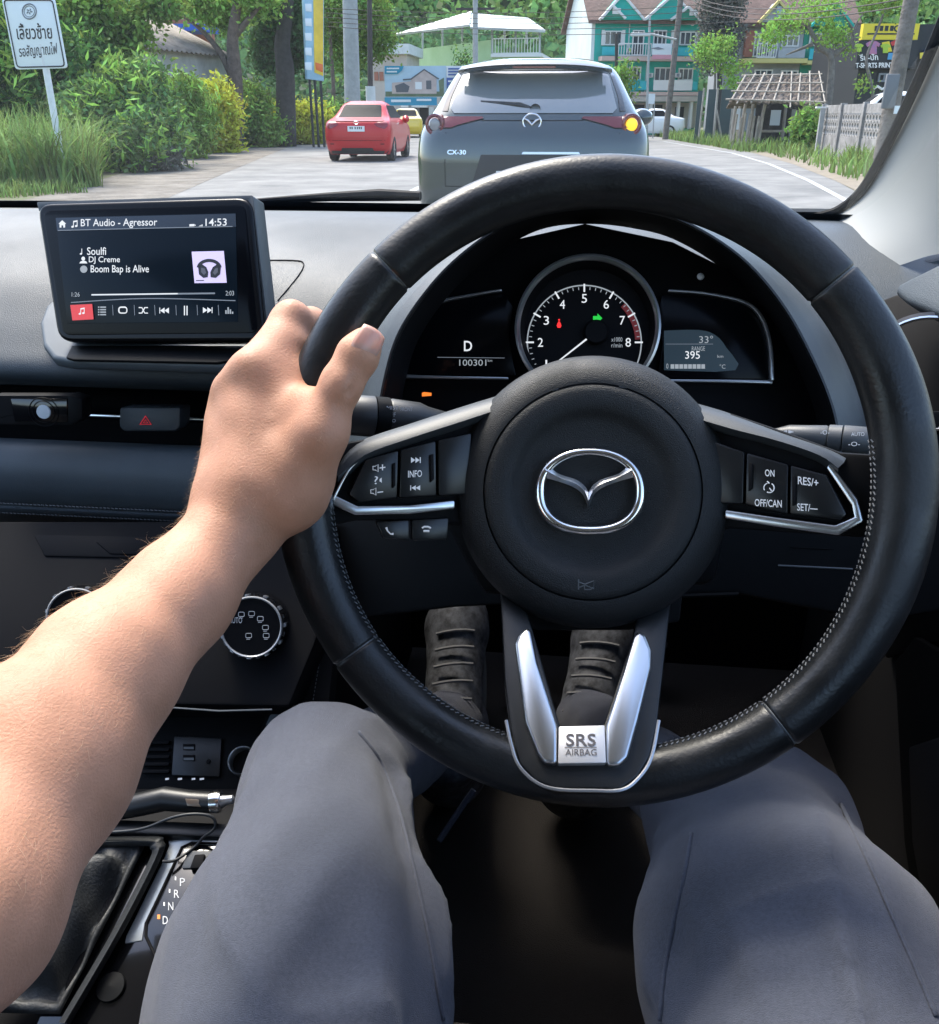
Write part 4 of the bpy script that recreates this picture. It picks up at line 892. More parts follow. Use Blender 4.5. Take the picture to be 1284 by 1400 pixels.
# fine pale hairs on the forearm
rh = np.random.default_rng(5)
dg_n = np.zeros_like(V)
f0 = V[Q[:, 1]] - V[Q[:, 0]]; f1 = V[Q[:, 2]] - V[Q[:, 0]]; fn = np.cross(f0, f1)
for i in range(4): np.add.at(dg_n, Q[:, i], fn)
dg_n /= np.linalg.norm(dg_n, axis=1)[:, None] + 1e-9
if ((V - V.mean(0)) * dg_n).sum() < 0: dg_n = -dg_n
sx = (V - wrist) @ ex; side = dg_n @ ey
upl = dg_n @ np.array((-RT.x * .6 + UP.x * .8, -RT.y * .6 + UP.y * .8, -RT.z * .6 + UP.z * .8))
ok = np.where((sx < .03) & (upl > -.4 + .9 * rh.random(len(V))) & ((V - CAM) @ np.array(FW) > .2))[0]
pk = rh.choice(ok, size=min(3200, len(ok)), replace=False, p=None)
hv = []; hf = []
for i in pk:
    p = V[i]; n = dg_n[i]; lay = -ex * .75 + n * rh.uniform(.2, .6) + rh.normal(size=3) * .28; lay /= np.linalg.norm(lay)
    L_h = rh.uniform(.005, .011) * (1 if sx[i] < -.01 else .55); w1 = np.cross(lay, n); w1 /= np.linalg.norm(w1) + 1e-9; r0_ = .000034
    k = len(hv)
    for t in (0, .5, 1):
        q = p + lay * L_h * t - n * L_h * .22 * t * t + w1 * L_h * .15 * t * t * rh.normal(); rr = r0_ * (1 - .7 * t)
        hv += [q + w1 * rr, q - w1 * rr * .5 + n * rr, q - w1 * rr * .5 - n * rr]
    for t in range(2):
        for m_ in range(3): a_ = k + t * 3 + m_; b_ = k + t * 3 + (m_ + 1) % 3; hf.append((a_, b_, b_ + 3, a_ + 3))
o = mesh_np('arm_hair', np.array(hv), np.array(hf), 'arm_hair', arm, smooth=0); o['kind'] = 'stuff'
# trousers
mat('trousers', (.062, .069, .093), .85, noise=(420, .20), bump=(1500, .8, .001), sheen=.15)
hipL, hipR = np.array((-.10, .02, .575)), np.array((.13, .02, .575))
kL, kR = A(449, 1068, .760), A(1052, 1122, .770)
tL, tR = A(418, 1330, .575), A(1095, 1330, .575)
aL, aR = A(625, 985, 1.26), A(800, 985, 1.20)
def folds(p, a, b, seed):
    a = np.array(a, dtype=np.float32); ax = np.array(b, dtype=np.float32) - a; ln_ = np.linalg.norm(ax); ax /= ln_; q = p - a; s = q @ ax; rd = q - s[..., None] * ax
    e1 = np.array((0, 0, 1), dtype=np.float32) - ax * ax[2]; e1 /= np.linalg.norm(e1); e2 = np.cross(ax, e1); phi = np.arctan2(rd @ e2, rd @ e1)
    x = 2.0 * phi + 9 * s + 1.3 * np.sin(11 * s + seed) + .9 * np.sin(3 * phi + seed * 2); m_ = np.clip(s / ln_, 0, 1.2)
    return .0095 * (1 - np.abs(np.sin(x))) ** 3 * (.5 + .5 * np.sin(7 * s + 2 * phi + seed)) * np.clip(1.25 - m_, 0, 1)
kRi, kRo, tRi = A(990, 1122, .765), A(1068, 1112, .765), A(1020, 1290, .600)
def trous(p):
    d = cone_d(p, hipL, tL, .096, .082); d = smin(d, cone_d(p, tL, kL, .082, .066), .04); d = smin(d, cone_d(p, kL, aL, .054, .044), .03)
    e = cone_d(p, hipR, tR, .098, .088); e = smin(e, cone_d(p, tR, kR, .086, .058), .04); e = smin(e, cone_d(p, kRi, kRo, .055, .052), .03); e = smin(e, cone_d(p, tRi, kRi, .066, .055), .03); e = smin(e, cone_d(p, kRi, aR, .045, .042), .03)
    d = d - folds(p, tL, kL, 1.0); e = e - folds(p, tR, kR, 2.6)
    o_ = smin(d, e, .02)
    o_ = smin(o_, cone_d(p, hipL, hipR, .11, .11), .04)
    f1 = .003 * wob(p, 20, 11) + .0022 * wob(p * np.array((1.5, .7, 1), dtype=np.float32), 62, 12) + .0014 * wob(p * np.array((1.6, .6, 1), dtype=np.float32), 150, 13)
    # long folds running from the knee down the inner thigh
    for a, b, h, s_ in ((A(566, 1060, .71), A(640, 1395, .50), .006, .012), (A(530, 1050, .70), A(600, 1340, .50), -.008, .013), (A(470, 1080, .68), A(545, 1390, .47), .005, .018), (A(430, 1120, .67), A(480, 1390, .45), -.004, .020), (A(905, 1150, .70), A(870, 1390, .52), .007, .010), (A(1000, 1130, .69), A(900, 1390, .49), -.007, .014), (A(1150, 1110, .70), A(1250, 1320, .54), -.005, .012), (A(940, 1180, .68), A(900, 1330, .54), .006, .010), (A(330, 1100, .68), A(420, 1390, .47), -.004, .016)):
        o_ = o_ - h * np.exp(-(cone_d(p, a, b, 0, 0) / s_) ** 2)
    for a, b, h, s_ in ((A(548, 1050, .71), A(575, 1160, .63), -.006, .006), (A(575, 1130, .66), A(612, 1300, .54), -.005, .006), (A(905, 1165, .68), A(925, 1240, .62), -.006, .006), (A(925, 1235, .61), A(885, 1390, .50), -.005, .007), (A(1060, 1120, .68), A(980, 1390, .47), -.004, .012), (A(1190, 1190, .62), A(1245, 1330, .53), -.004, .007)):
        o_ = o_ - h * np.exp(-(cone_d(p, a, b, 0, 0) / s_) ** 2)
    return o_ + f1
V2, Q2 = nets(trous, (-.36, -.10, .26), (.42, 1.28, .76), .0052)
V2 = relax(V2, Q2, 1)
tr = mesh_np('trousers', V2, Q2, 'trousers', per)
MB().tube([Vector(p) for p in (A(648, 1080, 1.0), A(630, 1105, 1.0), A(600, 1150, .98))], .0035, 6).build('hem', 'trousers', tr)
def on_trous(px, py):
    r = np.array(ray(px, py)); t = .35
    for _ in range(110):
        d = float(trous((np.array(CAM) + r * t)[None, :].astype(np.float32))[0])
        if d < .0006: break
        t += max(d * .6, .0008)
    return Vector(np.array(CAM) + r * t)
for path in ([(490, 1000), (520, 1040), (545, 1105), (566, 1190), (588, 1290), (606, 1395)], [(945, 1140), (936, 1190), (920, 1265), (908, 1335), (902, 1396)], [(1150, 1100), (1188, 1180), (1230, 1275), (1280, 1390)]):
    MB().tube([on_trous(x, y) for x, y in smooth2(path, 6)], .0016, 6).build('seam', 'trousers', tr, smooth=180)
# shoes: dark trainers with pale patterned uppers
def shoe(px, py, d, turn, label):
    c = P(px, py, d); M = Matrix.Translation(c) @ Matrix.Rotation(turn, 4, 'Z') @ Matrix.Rotation(rad(38), 4, 'X')
    Mi = np.array(M)
    def f(p):
        a = cone_d(p, np.array((0, -.13, .02)), np.array((0, .08, -.005)), .040, .040); b = cone_d(p, np.array((0, .08, -.005)), np.array((.006, .125, -.012)), .040, .030)
        o_ = smin(a, b, .03); o_ = smin(o_, cone_d(p, np.array((0, -.13, .03)), np.array((0, -.13, .11)), .042, .040), .03)
        return np.maximum(o_, -(p[..., 2] + .045)) + .0008 * wob(p, 120, 4)
    V3, Q3 = nets(f, (-.07, -.20, -.06), (.07, .19, .16), .006); V3 = V3 @ Mi[:3, :3].T + Mi[:3, 3]
    s_ = mesh_np('shoe', V3, Q3, 'shoe_upper', per); s_['label'] = label
    b = MB(); b.prism([M @ Vector((.044 * math.cos(a) * (1 if abs(math.sin(a)) < .9 else 1), .16 * math.sin(a) - .005, -.044)) for a in np.linspace(0, 6.08, 24)], [M @ Vector((.044 * math.cos(a), .16 * math.sin(a) - .005, -.066)) for a in np.linspace(0, 6.08, 24)]); b.build('sole', 'shoe_sole', s_, bevel=.003)
    for k in range(6):
        y = .055 - k * .026; zt = .038 + k * .006
        MB().tube([M @ Vector((x, y + .004 * math.sin(30 * x), zt + .006 - 12 * x * x)) for x in (-.026, -.013, 0, .013, .026)], .0024, 6).build('lace', 'shoe_lace', s_)
mu = mat('shoe_upper', (.006, .006, .007), .7, noise=(60, .0), col2=(.16, .17, .19)); mat('shoe_sole', (.12, .12, .115), .7); mat('shoe_lace', (.20, .20, .20), .8)
shoe(622, 928, 1.26, rad(4), 'dark left trainer with pale pattern'); shoe(812, 945, 1.24, rad(-12), 'dark right trainer with thick laces')
# ------------------------------------------------------------------ vehicles on the road
mat('tyre', (.018, .018, .019), .8, bump=(60, .5, .01)); mat('alloy', (.45, .46, .47), .3, metal=.9)
mat('car_glass_sky', (.17, .19, .195), .05, spec=1.0, coat=1.0); mat('sedan_glass', (.012, .014, .016), .5, spec=.04); mat('light_red', (.13, .008, .012), .15, coat=.6); mat('light_bright_red', (.22, .006, .010), .2, coat=.5)  # crossover glass base greyed to stand in for reflected bright sky
mat('light_clear', (.22, .22, .23), .2, coat=.6); mat('amber_lit', (.8, .4, .02), .3, emit=(1.0, .50, .02), es=1.5); mat('plate_white', (.75, .78, .76), .45); mat('black_plastic', (.02, .021, .022), .55)
mat('paint_grey', (.042, .060, .064), .20, metal=.45, coat=1.0); mat('paint_red', (.50, .010, .016), .38, spec=.3, coat=.25); mat('paint_white', (.75, .76, .76), .3, coat=1); mat('paint_yellow', (.75, .52, .02), .3, coat=1); mat('paint_silver', (.5, .52, .54), .3, metal=.5, coat=1)
class CarBody:
    def __init__(s, spec, n=4.2): s.spec = spec; s.n = n; s.z = [r[0] for r in spec]
    def at(s, z):
        k = [np.interp(z, s.z, [r[i] for r in s.spec]) for i in (1, 2, 3)]; return k
    def smoothed(s, z, h=.035): 
        a = [s.at(min(max(z + d, s.z[0]), s.z[-1])) for d in (-h, -h / 2, 0, h / 2, h)]; return [sum(q[i] for q in a) / 5 for i in range(3)]
    def mesh(s):
        b = MB(); zs = np.linspace(s.z[0], s.z[-1], 50); rows = []
        for z in zs:
            w_, yr, yf = s.smoothed(z); r = []
            for k in range(25): x = w_ * math.sin((k / 24 - .5) * math.pi); r.append((x, s.rear2(x, z), z))
            rf = min(.55, w_ * .8)
            for k in range(1, 14): y = s.y_edge(z) + (yf - rf - s.y_edge(z)) * k / 13; r.append((s.side2(y, z), y, z))
            for k in range(1, 12): a = math.pi / 2 * k / 12; r.append((w_ - rf + rf * math.cos(a), yf - rf + rf * math.sin(a), z))
            for k in range(1, 12): a = math.pi / 2 * (1 - k / 12); r.append((-(w_ - rf + rf * math.cos(a)), yf - rf + rf * math.sin(a), z))
            for k in range(13, 0, -1): y = s.y_edge(z) + (yf - rf - s.y_edge(z)) * k / 13; r.append((-s.side2(y, z), y, z))
            rows.append(r)
        n = len(rows[0]); b.grid(rows, closed=True); b.f.append(tuple(range(n))[::-1]); k = len(b.v) - n; b.f.append(tuple(range(k, k + n))); return b
    RR = .20; CR = .07
    def y_edge(s, z): w_, yr, yf = s.smoothed(z); return yr + s.CR + s.RR
    def rear2(s, x, z):
        w_, yr, yf = s.smoothed(z); t = min(1, abs(x) / w_); y = yr + s.CR * t * t; e = abs(x) - (w_ - s.RR)
        if e > 0: y += s.RR - math.sqrt(max(0, s.RR ** 2 - min(e, s.RR) ** 2))
        return y
    def side2(s, y, z):
        w_, yr, yf = s.smoothed(z); return w_ - .05 * max(0, 1 - (y - yr) / 1.2) ** 2 * (1 if y > s.y_edge(z) + .01 else 0) * 0
    def rear_patch(s, name, rows, m, parent, off=.006, nx=14):
        """rows: (z, xl, xr)"""
        R_ = []
        for z, xl, xr in rows: R_.append([(xl + (xr - xl) * i / nx, s.rear2(xl + (xr - xl) * i / nx, z) - off, z) for i in range(nx + 1)])
        sk = lambda r: [(x, y + off + .02, z) for x, y, z in r]
        b = MB(); b.grid([sk(R_[0])] + R_ + [sk(R_[-1])])
        for e in (0, -1): b.grid([[r[e] for r in R_], [(r[e][0], r[e][1] + off + .02, r[e][2]) for r in R_]])
        return b.build(name, m, parent, local=True, smooth=50)
    def side_patch(s, name, rows, m, parent, sgn, off=.006, ny=8):
        R_ = []
        for z, y0, y1 in rows: R_.append([(sgn * (s.side2(y0 + (y1 - y0) * i / ny, z) + off), y0 + (y1 - y0) * i / ny, z) for i in range(ny + 1)])
        b = MB(); b.grid(R_); return b.build(name, m, parent, local=True, smooth=50)
def rowsmooth(keys, n=10):
    zs = np.linspace(keys[0][0], keys[-1][0], n); k = sorted(keys); return [(z, float(np.interp(z, [q[0] for q in k], [q[1] for q in k])), float(np.interp(z, [q[0] for q in k], [q[2] for q in k]))) for z in zs]
def wheels(car, xs, ys, r, wd=.2):
    for y in ys:
        for sx in (-1, 1):
            M = Matrix.Translation((sx * xs, y, r)) @ Matrix.Rotation(rad(90), 4, 'Y')
            t = MB().lathe([(r * .62, -wd / 2), (r * .93, -wd / 2), (r, -wd / 2 + .03), (r, wd / 2 - .03), (r * .93, wd / 2), (r * .62, wd / 2)], 36, M, closed=True).build('wheel', 'tyre', car, local=True)
            b = MB(); b.lathe([(r * .63, -wd * .4), (r * .63, wd * .4), (r * .55, wd * .35)], 30, M)
            for k in range(5):
                R_ = Matrix.Rotation(k * 2 * math.pi / 5, 3, 'Z'); b.box(M @ (R_ @ Vector((r * .32, 0, sx * wd * .36))), (r * .6, .05, .03), M.to_3x3() @ R_)
            b.build('alloy_rim', 'alloy', t, local=True)
# --- dark grey crossover waiting ahead
p0 = onY(727, 165, 7.35)
cx = thing('crossover_car', 'dark grey crossover ahead with its right amber indicator lit', 'car', (p0.x, 7.35, 0), rad(.5))
B = CarBody([(.20, .80, .12, 4.2), (.32, .875, .05, 4.34), (.55, .905, .0, 4.38), (.82, .905, .0, 4.36), (.95, .895, .02, 4.22), (1.03, .872, .05, 3.85), (1.09, .835, .09, 3.2), (1.16, .785, .14, 3.1), (1.33, .695, .30, 2.78), (1.43, .64, .40, 2.6), (1.49, .58, .46, 2.4), (1.525, .47, .60, 2.1), (1.535, .36, .8, 1.9)], 4.6)
B.mesh().build('body', 'paint_grey', cx, local=True, smooth=50)
B.rear_patch('rear_window', rowsmooth([(1.135, -.60, .60), (1.16, -.635, .635), (1.40, -.565, .565), (1.43, -.54, .54)]), 'car_glass_sky', cx, .008)
for s_ in (-1, 1): B.rear_patch('pillar_glass', rowsmooth([(1.15, s_ * .655, s_ * .70), (1.25, s_ * .64, s_ * .675), (1.42, s_ * .575, s_ * .60)] ), 'gloss_black', cx, .006, 4)
b = MB(); 
sp_r = []
for z, y, hw in ((1.438, .26, .57), (1.452, .20, .585), (1.470, .19, .585), (1.500, .25, .56), (1.515, .42, .52)): sp_r.append([(hw * (i / 8 - 1), y + .10 * abs(i / 8 - 1) ** 3 + 0, z - .035 * abs(i / 8 - 1) ** 3) for i in range(17)])
b.grid(sp_r); b.build('roof_spoiler', 'paint_grey', cx, local=True, smooth=50, solid=.02)
MB().box2((-.16, .195, 1.444), (.16, .21, 1.456)).build('brake_lamp', 'light_red', cx, local=True)
b = MB(); b.tube([(.02, .155, 1.155), (-.10, .165, 1.19), (-.40, .21, 1.215)], [.016, .02, .009], 8); b.lathe([(.0001, -.03), (.035, -.02), (.04, .03)], 16, Matrix.Translation((.02, .16, 1.16)) @ Matrix.Rotation(rad(90), 4, 'X')); b.build('rear_wiper', 'black_plastic', cx, local=True)
for s_, lit in ((-1, 0), (1, 1)):
    xs_ = lambda a, c: (min(s_ * a, s_ * c), max(s_ * a, s_ * c))
    st_ = B.rear_patch('tail_lamp', [(z, *xs_(a, c)) for z, a, c in ((1.035, .62, .72), (1.055, .56, .74), (1.075, .48, .76), (1.10, .37, .79), (1.112, .38, .80))], 'light_red', cx, .012, 10)
    c_ = Vector((s_ * .745, B.rear2(s_ * .745, 1.055) - .022, 1.055)); M = Matrix.Translation(c_) @ Matrix.Rotation(rad(90), 4, 'X') @ Matrix.Rotation(s_ * rad(14), 4, 'Y')
    lr = MB().lathe([(.080, -.05), (.076, .012), (.062, .016), (.050, .004)], 36, M).build('lamp_ring', 'light_red', st_, local=True)
    MB().lathe([(.046, .002), (.042, .010), (.032, .013), (.0001, .014)], 32, M).build('lamp_lens', 'amber_lit' if lit else 'light_clear', st_, local=True)
# badge, lettering, shut lines, plate recess, bumper
yb = B.rear2(0, 1.07) - .012
ring = [(.068 * math.cos(a), yb, 1.075 + .055 * math.sin(a)) for a in np.linspace(0, 2 * math.pi, 40, endpoint=False)]
b = MB(); b.tube(ring, .0065, 8, closed=True); b.tube([(-.062, yb, 1.098), (-.03, yb, 1.085), (0, yb - .004, 1.055), (.03, yb, 1.085), (.062, yb, 1.098)], [.004, .008, .009, .008, .004], 8); b.build('rear_badge', 'chrome', cx, local=True)
yq = min(B.rear2(-.6, .86), B.rear2(-.5, .86)) - .003; text3('CX-30', (-.64, B.rear2(-.64, .84) - .012, .845), (-.495, B.rear2(-.495, .84) - .012, .845), (-.64, B.rear2(-.64, .87) - .012, .878), 'chrome', cx, 'model_lettering', .015, local=True)
for s_ in (-1, 1): B.rear_patch('shut_line', [(.62, s_ * .66 - .003, s_ * .66 + .003), (.80, s_ * .66 - .003, s_ * .66 + .003), (1.0, s_ * .655 - .003, s_ * .655 + .003)], 'deep_black', cx, .0015, 2)
B.rear_patch('shut_line', [(1.080, -.385, .385), (1.086, -.385, .385)], 'deep_black', cx, .0015, 14)
B.rear_patch('shut_line', [(.612, -.66, .66), (.618, -.66, .66)], 'deep_black', cx, .0015, 14)
B.rear_patch('plate_recess', rowsmooth([(.60, -.46, .46), (.845, -.38, .38)], 4), 'black_plastic', cx, .003)
B.rear_patch('grab_trim', rowsmooth([(.850, -.07, .37), (.866, -.06, .36)], 3), 'satin_silver', cx, .010)
MB().box2((-.26, B.rear2(0, .68) - .025, .62), (.26, B.rear2(0, .68) - .01, .73)).build('number_plate', 'plate_white', cx, local=True)
B.rear_patch('bumper_cladding', rowsmooth([(.24, -.80, .80), (.40, -.86, .86), (.46, -.84, .84)], 5), 'black_plastic', cx, .012)
for s_ in (-1, 1):
    M = Matrix.Translation((s_ * .985, 2.62, 1.10)); b = MB(); b.lathe([(.0001, -.06), (.09, -.05), (.115, 0), (.09, .06), (.0001, .08)], 20, M @ Matrix.Rotation(rad(90), 4, 'X') @ Matrix.Scale(.72, 4, (0, 1, 0)))
    b.tube([(s_ * .86, 2.66, 1.06), (s_ * .95, 2.63, 1.07)], .03, 8); b.build('door_mirror', 'paint_grey', cx, local=True, smooth=180)
    B.side_patch('side_window', rowsmooth([(1.14, .75, 3.0), (1.42, .85, 2.6)], 5), 'car_glass_sky', cx, s_)
wheels(cx, .80, (.85, 3.5), .34, .22)
# --- sedan type used for the other cars
def sedan(name, label, loc, rz, paint, detail=True, k=1.0, cat='car', tall=1.0):
    t = thing(name, label, cat, M=Matrix.Translation(loc) @ Matrix.Rotation(rz, 4, 'Z') @ Matrix.Scale(tall, 4, (0, 0, 1)))
    S = CarBody([(.18, .76 * k, .14, 4.2), (.30, .82 * k, .05, 4.32), (.52, .85 * k, .0, 4.36), (.78, .85 * k, .01, 4.25), (.90, .83 * k, .03, 4.0), (.98, .80 * k, .07, 3.55), (1.02, .77 * k, .30, 3.15), (1.06, .73 * k, .55, 3.05), (1.20, .655 * k, .80, 2.78), (1.36, .585 * k, 1.04, 2.45), (1.43, .53 * k, 1.22, 2.2), (1.47, .40 * k, 1.45, 1.95)], 4.4)
    S.mesh().build('body', paint, t, local=True, smooth=50)
    S.rear_patch('rear_window', rowsmooth([(1.075, -.56 * k, .56 * k), (1.34, -.49 * k, .49 * k), (1.38, -.45 * k, .45 * k)], 8), 'sedan_glass', t, .01)
    for s_ in (-1, 1): S.side_patch('side_window', rowsmooth([(1.06, .95, 2.85), (1.36, 1.25, 2.45)], 6), 'sedan_glass', t, s_, .008)
    wheels(t, .755 * k, (.80, 3.35), .31, .2)
    if detail:
        for s_ in (-1, 1):
            xs_ = lambda a, c: (min(s_ * a, s_ * c), max(s_ * a, s_ * c))
            S.rear_patch('tail_lamp', [(z, *xs_(a, c)) for z, a, c in ((.80, .70, .74), (.86, .52, .80), (.92, .46, .80), (.965, .56, .77))], 'light_bright_red', t, .014, 6)
            M = Matrix.Translation((s_ * .90, 2.75, 1.02)); MB().lathe([(.0001, -.05), (.08, -.04), (.10, 0), (.0001, .07)], 14, M @ Matrix.Rotation(rad(90), 4, 'X')).build('door_mirror', paint, t, local=True, smooth=180)
            S.rear_patch('reflector', [(.42, s_ * .66 - .05, s_ * .66 + .05), (.45, s_ * .66 - .05, s_ * .66 + .05)], 'light_red', t, .01, 3)
            S.side_patch('door_seam', [(.35, 1.50, 1.515), (1.04, 1.50, 1.515)], 'deep_black', t, s_, .003, 1); S.side_patch('door_seam', [(.35, 2.45, 2.465), (1.04, 2.45, 2.465)], 'deep_black', t, s_, .003, 1)
            MB().box((s_ * .825 * k, 1.62, .92), (.03, .16, .03)).build('door_handle', 'chrome', t, local=True)
        S.rear_patch('plate_recess', rowsmooth([(.70, -.42, .42), (.90, -.46, .46)], 4), paint, t, -.004)
        np_ = MB().box2((-.22, S.rear2(0, .80) - .025, .735), (.22, S.rear2(0, .8) - .01, .865)).build('number_plate', 'plate_white', t, local=True); yy = S.rear2(0, .8) - .027
        for kx in (-.15, -.10, -.02, .04, .09, .14): MB().box((kx, yy, .82), (.03, .004, .055)).build('plate_mark', 'srs_print', np_, local=True)
        S.rear_patch('bumper_lip', rowsmooth([(.19, -.74, .74), (.27, -.80, .80)], 3), 'black_plastic', t, .012)
        S.rear_patch('boot_spoiler', [(.985, -.66, .66), (1.0, -.68, .68), (1.012, -.66, .66)], paint, t, .06); S.rear_patch('bumper_crease', [(.60, -.80, .80), (.625, -.80, .80)], paint, t, .03); S.rear_patch('diffuser', rowsmooth([(.24, -.45, .45), (.34, -.40, .40)], 3), 'black_plastic', t, .016)
        S.rear_patch('shut_line', [(.515, -.74, .74), (.525, -.74, .74)], 'deep_black', t, .003); S.rear_patch('boot_line', [(.985, -.70, .70), (.995, -.70, .70)], 'deep_black', t, .003)
        b = MB(); b.tube([(.06 * math.cos(a), S.rear2(0, .945) - .015, .945 + .035 * math.sin(a)) for a in np.linspace(0, 6.2, 16)], .008, 6, closed=True); b.build('rear_badge', 'chrome', t, local=True)
    return t
pr = onZ(489, 221.5)
sedan('red_sedan', 'red saloon car driving ahead in the left lane', (pr.x, pr.y, 0), rad(2), 'paint_red', k=1.02)
# ------------------------------------------------------------------ ground and road
def X(px, Y): return onY(px, 157.4, Y).x
def Zt(px, py, Y): return onY(px, py, Y).z
mat('soil', (.16, .13, .09), .95, noise=(.6, .0), col2=(.10, .13, .05), bump=(8, .8, .03), coord='Object')
mat('road_concrete', (.105, .105, .10), .85, noise=(.9, 0), col2=(.24, .235, .22), bump=(30, .9, .012), coord='Object')
mat('gravel', (.095, .082, .064), .95, noise=(1.6, 0), col2=(.25, .225, .19), bump=(14, 1, .03), coord='Object'); mat('sand', (.22, .185, .135), .95, noise=(3, .2), bump=(10, 1, .02))
mat('line_white', (.38, .39, .38), .7, noise=(5, .12))
def sheet(name, pts, z, m, kind='structure'):
    o_ = MB().add([(x, y, z) for x, y in pts], [tuple(range(len(pts)))]).build(name, m, smooth=0); o_['kind'] = kind; return o_
b = MB(); b.grid([[(-900 + 1800 * i / 8, -200 + 1500 * j / 8, 0) for i in range(9)] for j in range(9)]); g_ = b.build('ground', 'soil', smooth=0); g_['kind'] = 'structure'
edgeR = [(2.5, -8), (3.2, 6), (4.15, 14.0), (4.75, 18.5), (5.3, 25), (5.55, 32), (5.2, 38), (4.6, 46), (4.2, 58), (4.2, 80)]
edgeL = [(-19, 80), (-16.5, 58), (-13.6, 46), (-11, 34), (-8.9, 24), (-7.6, 18), (-6.3, 13), (-5.4, 6), (-5, -8)]
sheet('road', edgeR + edgeL, .004, 'road_concrete')
sheet('gravel_shoulder', [(-5.0, 6), (-5.9, 13), (-7.0, 17.8), (-8.4, 24), (-10.6, 34), (-13.3, 46), (-15.2, 46), (-13.2, 34), (-11.6, 27), (-9.6, 19.5), (-8.2, 14.5), (-7.2, 9), (-6.6, 6)], .008, 'gravel')
sheet('sandy_verge', [(4.1, 13), (4.72, 18.4), (5.28, 25), (5.52, 32), (7.4, 33), (7.2, 25), (6.2, 17), (5.2, 13)], .008, 'sand')
def line_strip(pts, wd):
    L_ = []
    for i, p in enumerate(pts):
        a = pts[max(i - 1, 0)]; c = pts[min(i + 1, len(pts) - 1)]; d = Vector((c[0] - a[0], c[1] - a[1])).normalized(); L_.append(((p[0] - d.y * wd / 2, p[1] + d.x * wd / 2, .009), (p[0] + d.y * wd / 2, p[1] - d.x * wd / 2, .009)))
    return MB().grid([[q[0] for q in L_], [q[1] for q in L_]])
ln = line_strip([(2.7, 4), (3.4, 11), (3.85, 14.6), (4.25, 18.5), (4.7, 25), (4.85, 32), (4.4, 38), (3.8, 46)], .11).build('edge_line', 'line_white', smooth=0); ln['kind'] = 'structure'
for y in (7.2, 13.5, 20, 26, 32): 
    o_ = line_strip([(-2.35 - .02 * y, y), (-2.35 - .02 * (y + 3), y + 3)], .12).build('lane_marking', 'line_white', smooth=0); o_['kind'] = 'structure'
# ------------------------------------------------------------------ foliage helpers
leafm = {}
def leafmat(nm, col, col2, tr_=.35): 
    mat(nm, col, .7, noise=(1.3, 0), col2=col2, island=.5, trans=tr_, spec=.12); return nm
leafmat('leaf_dark', (0.048, 0.12, 0.039), (0.098, 0.184, 0.048)); leafmat('leaf_mid', (.11, .22, .045), (.23, .33, .07)); leafmat('leaf_blue', (.08, .17, .06), (.17, .26, .09)); leafmat('leaf_yellow', (0.348, 0.392, 0.044), (0.55, 0.55, 0.065)); leafmat('leaf_light', (0.197, 0.369, 0.065), (0.326, 0.479, 0.108)); leafmat('leaf_grey', (0.108, 0.12, 0.108), (0.197, 0.197, 0.164)); leafmat('blade_green', (.11, .20, .05), (.25, .33, .10)); leafmat('leaf_far', (0.108, 0.217, 0.076), (0.217, 0.348, 0.108)); leafmat('leaf_far_dark', (0.065, 0.141, 0.065), (0.131, 0.217, 0.087))
mat('bark', (.12, .09, .07), .9, noise=(6, .4), bump=(18, 1, .03)); mat('bark_grey', (.17, .15, .13), .9, noise=(6, .35), bump=(18, 1, .03)); mat('bark_dark', (.05, .045, .04), .9, noise=(6, .3), bump=(18, 1, .02))
def leaves(blobs, n, size, seed, droop=.2, shell=.55, aspect=1.6):
    """blobs: (x, y, z, rx, ry, rz); leaf quads through the volume, denser near the skin"""
    r = np.random.default_rng(seed); bl = np.array(blobs, float); vol = bl[:, 3] * bl[:, 4] + bl[:, 3] * bl[:, 5]; pick = r.choice(len(bl), size=n, p=vol / vol.sum())
    d = r.normal(size=(n, 3)); d /= np.linalg.norm(d, axis=1)[:, None]; rr = shell + (1 - shell) * r.random(n) ** .6; rr *= 1 + .16 * r.normal(size=n)
    # clump: pull leaves to random twig centres
    c = bl[pick, :3] + d * bl[pick, 3:6] * rr[:, None]
    nt = max(8, n // 26); tw = c[r.integers(0, n, nt)]; ti = r.integers(0, nt, n)
    near = np.argmin(((c[:, None, :] - tw[None, r.integers(0, nt, 40), :]) ** 2).sum(-1), 1) if 0 else None
    c = np.where(r.random((n, 1)) < .75, tw[ti] + r.normal(size=(n, 3)) * size * 2.0, c)
    u = r.normal(size=(n, 3)) + d * .6; u[:, 2] -= droop; u /= np.linalg.norm(u, axis=1)[:, None]; v = np.cross(u, r.normal(size=(n, 3))); v /= np.linalg.norm(v, axis=1)[:, None]
    s = size * r.uniform(.6, 1.35, n)[:, None]; a, b = u * s * aspect / 2, v * s / 2
    c[:, 2] = np.maximum(c[:, 2], .05)
    V = np.stack([c - a, c + b * .9, c + a, c - b * .9], 1).reshape(-1, 3); return V, np.arange(n * 4).reshape(-1, 4)
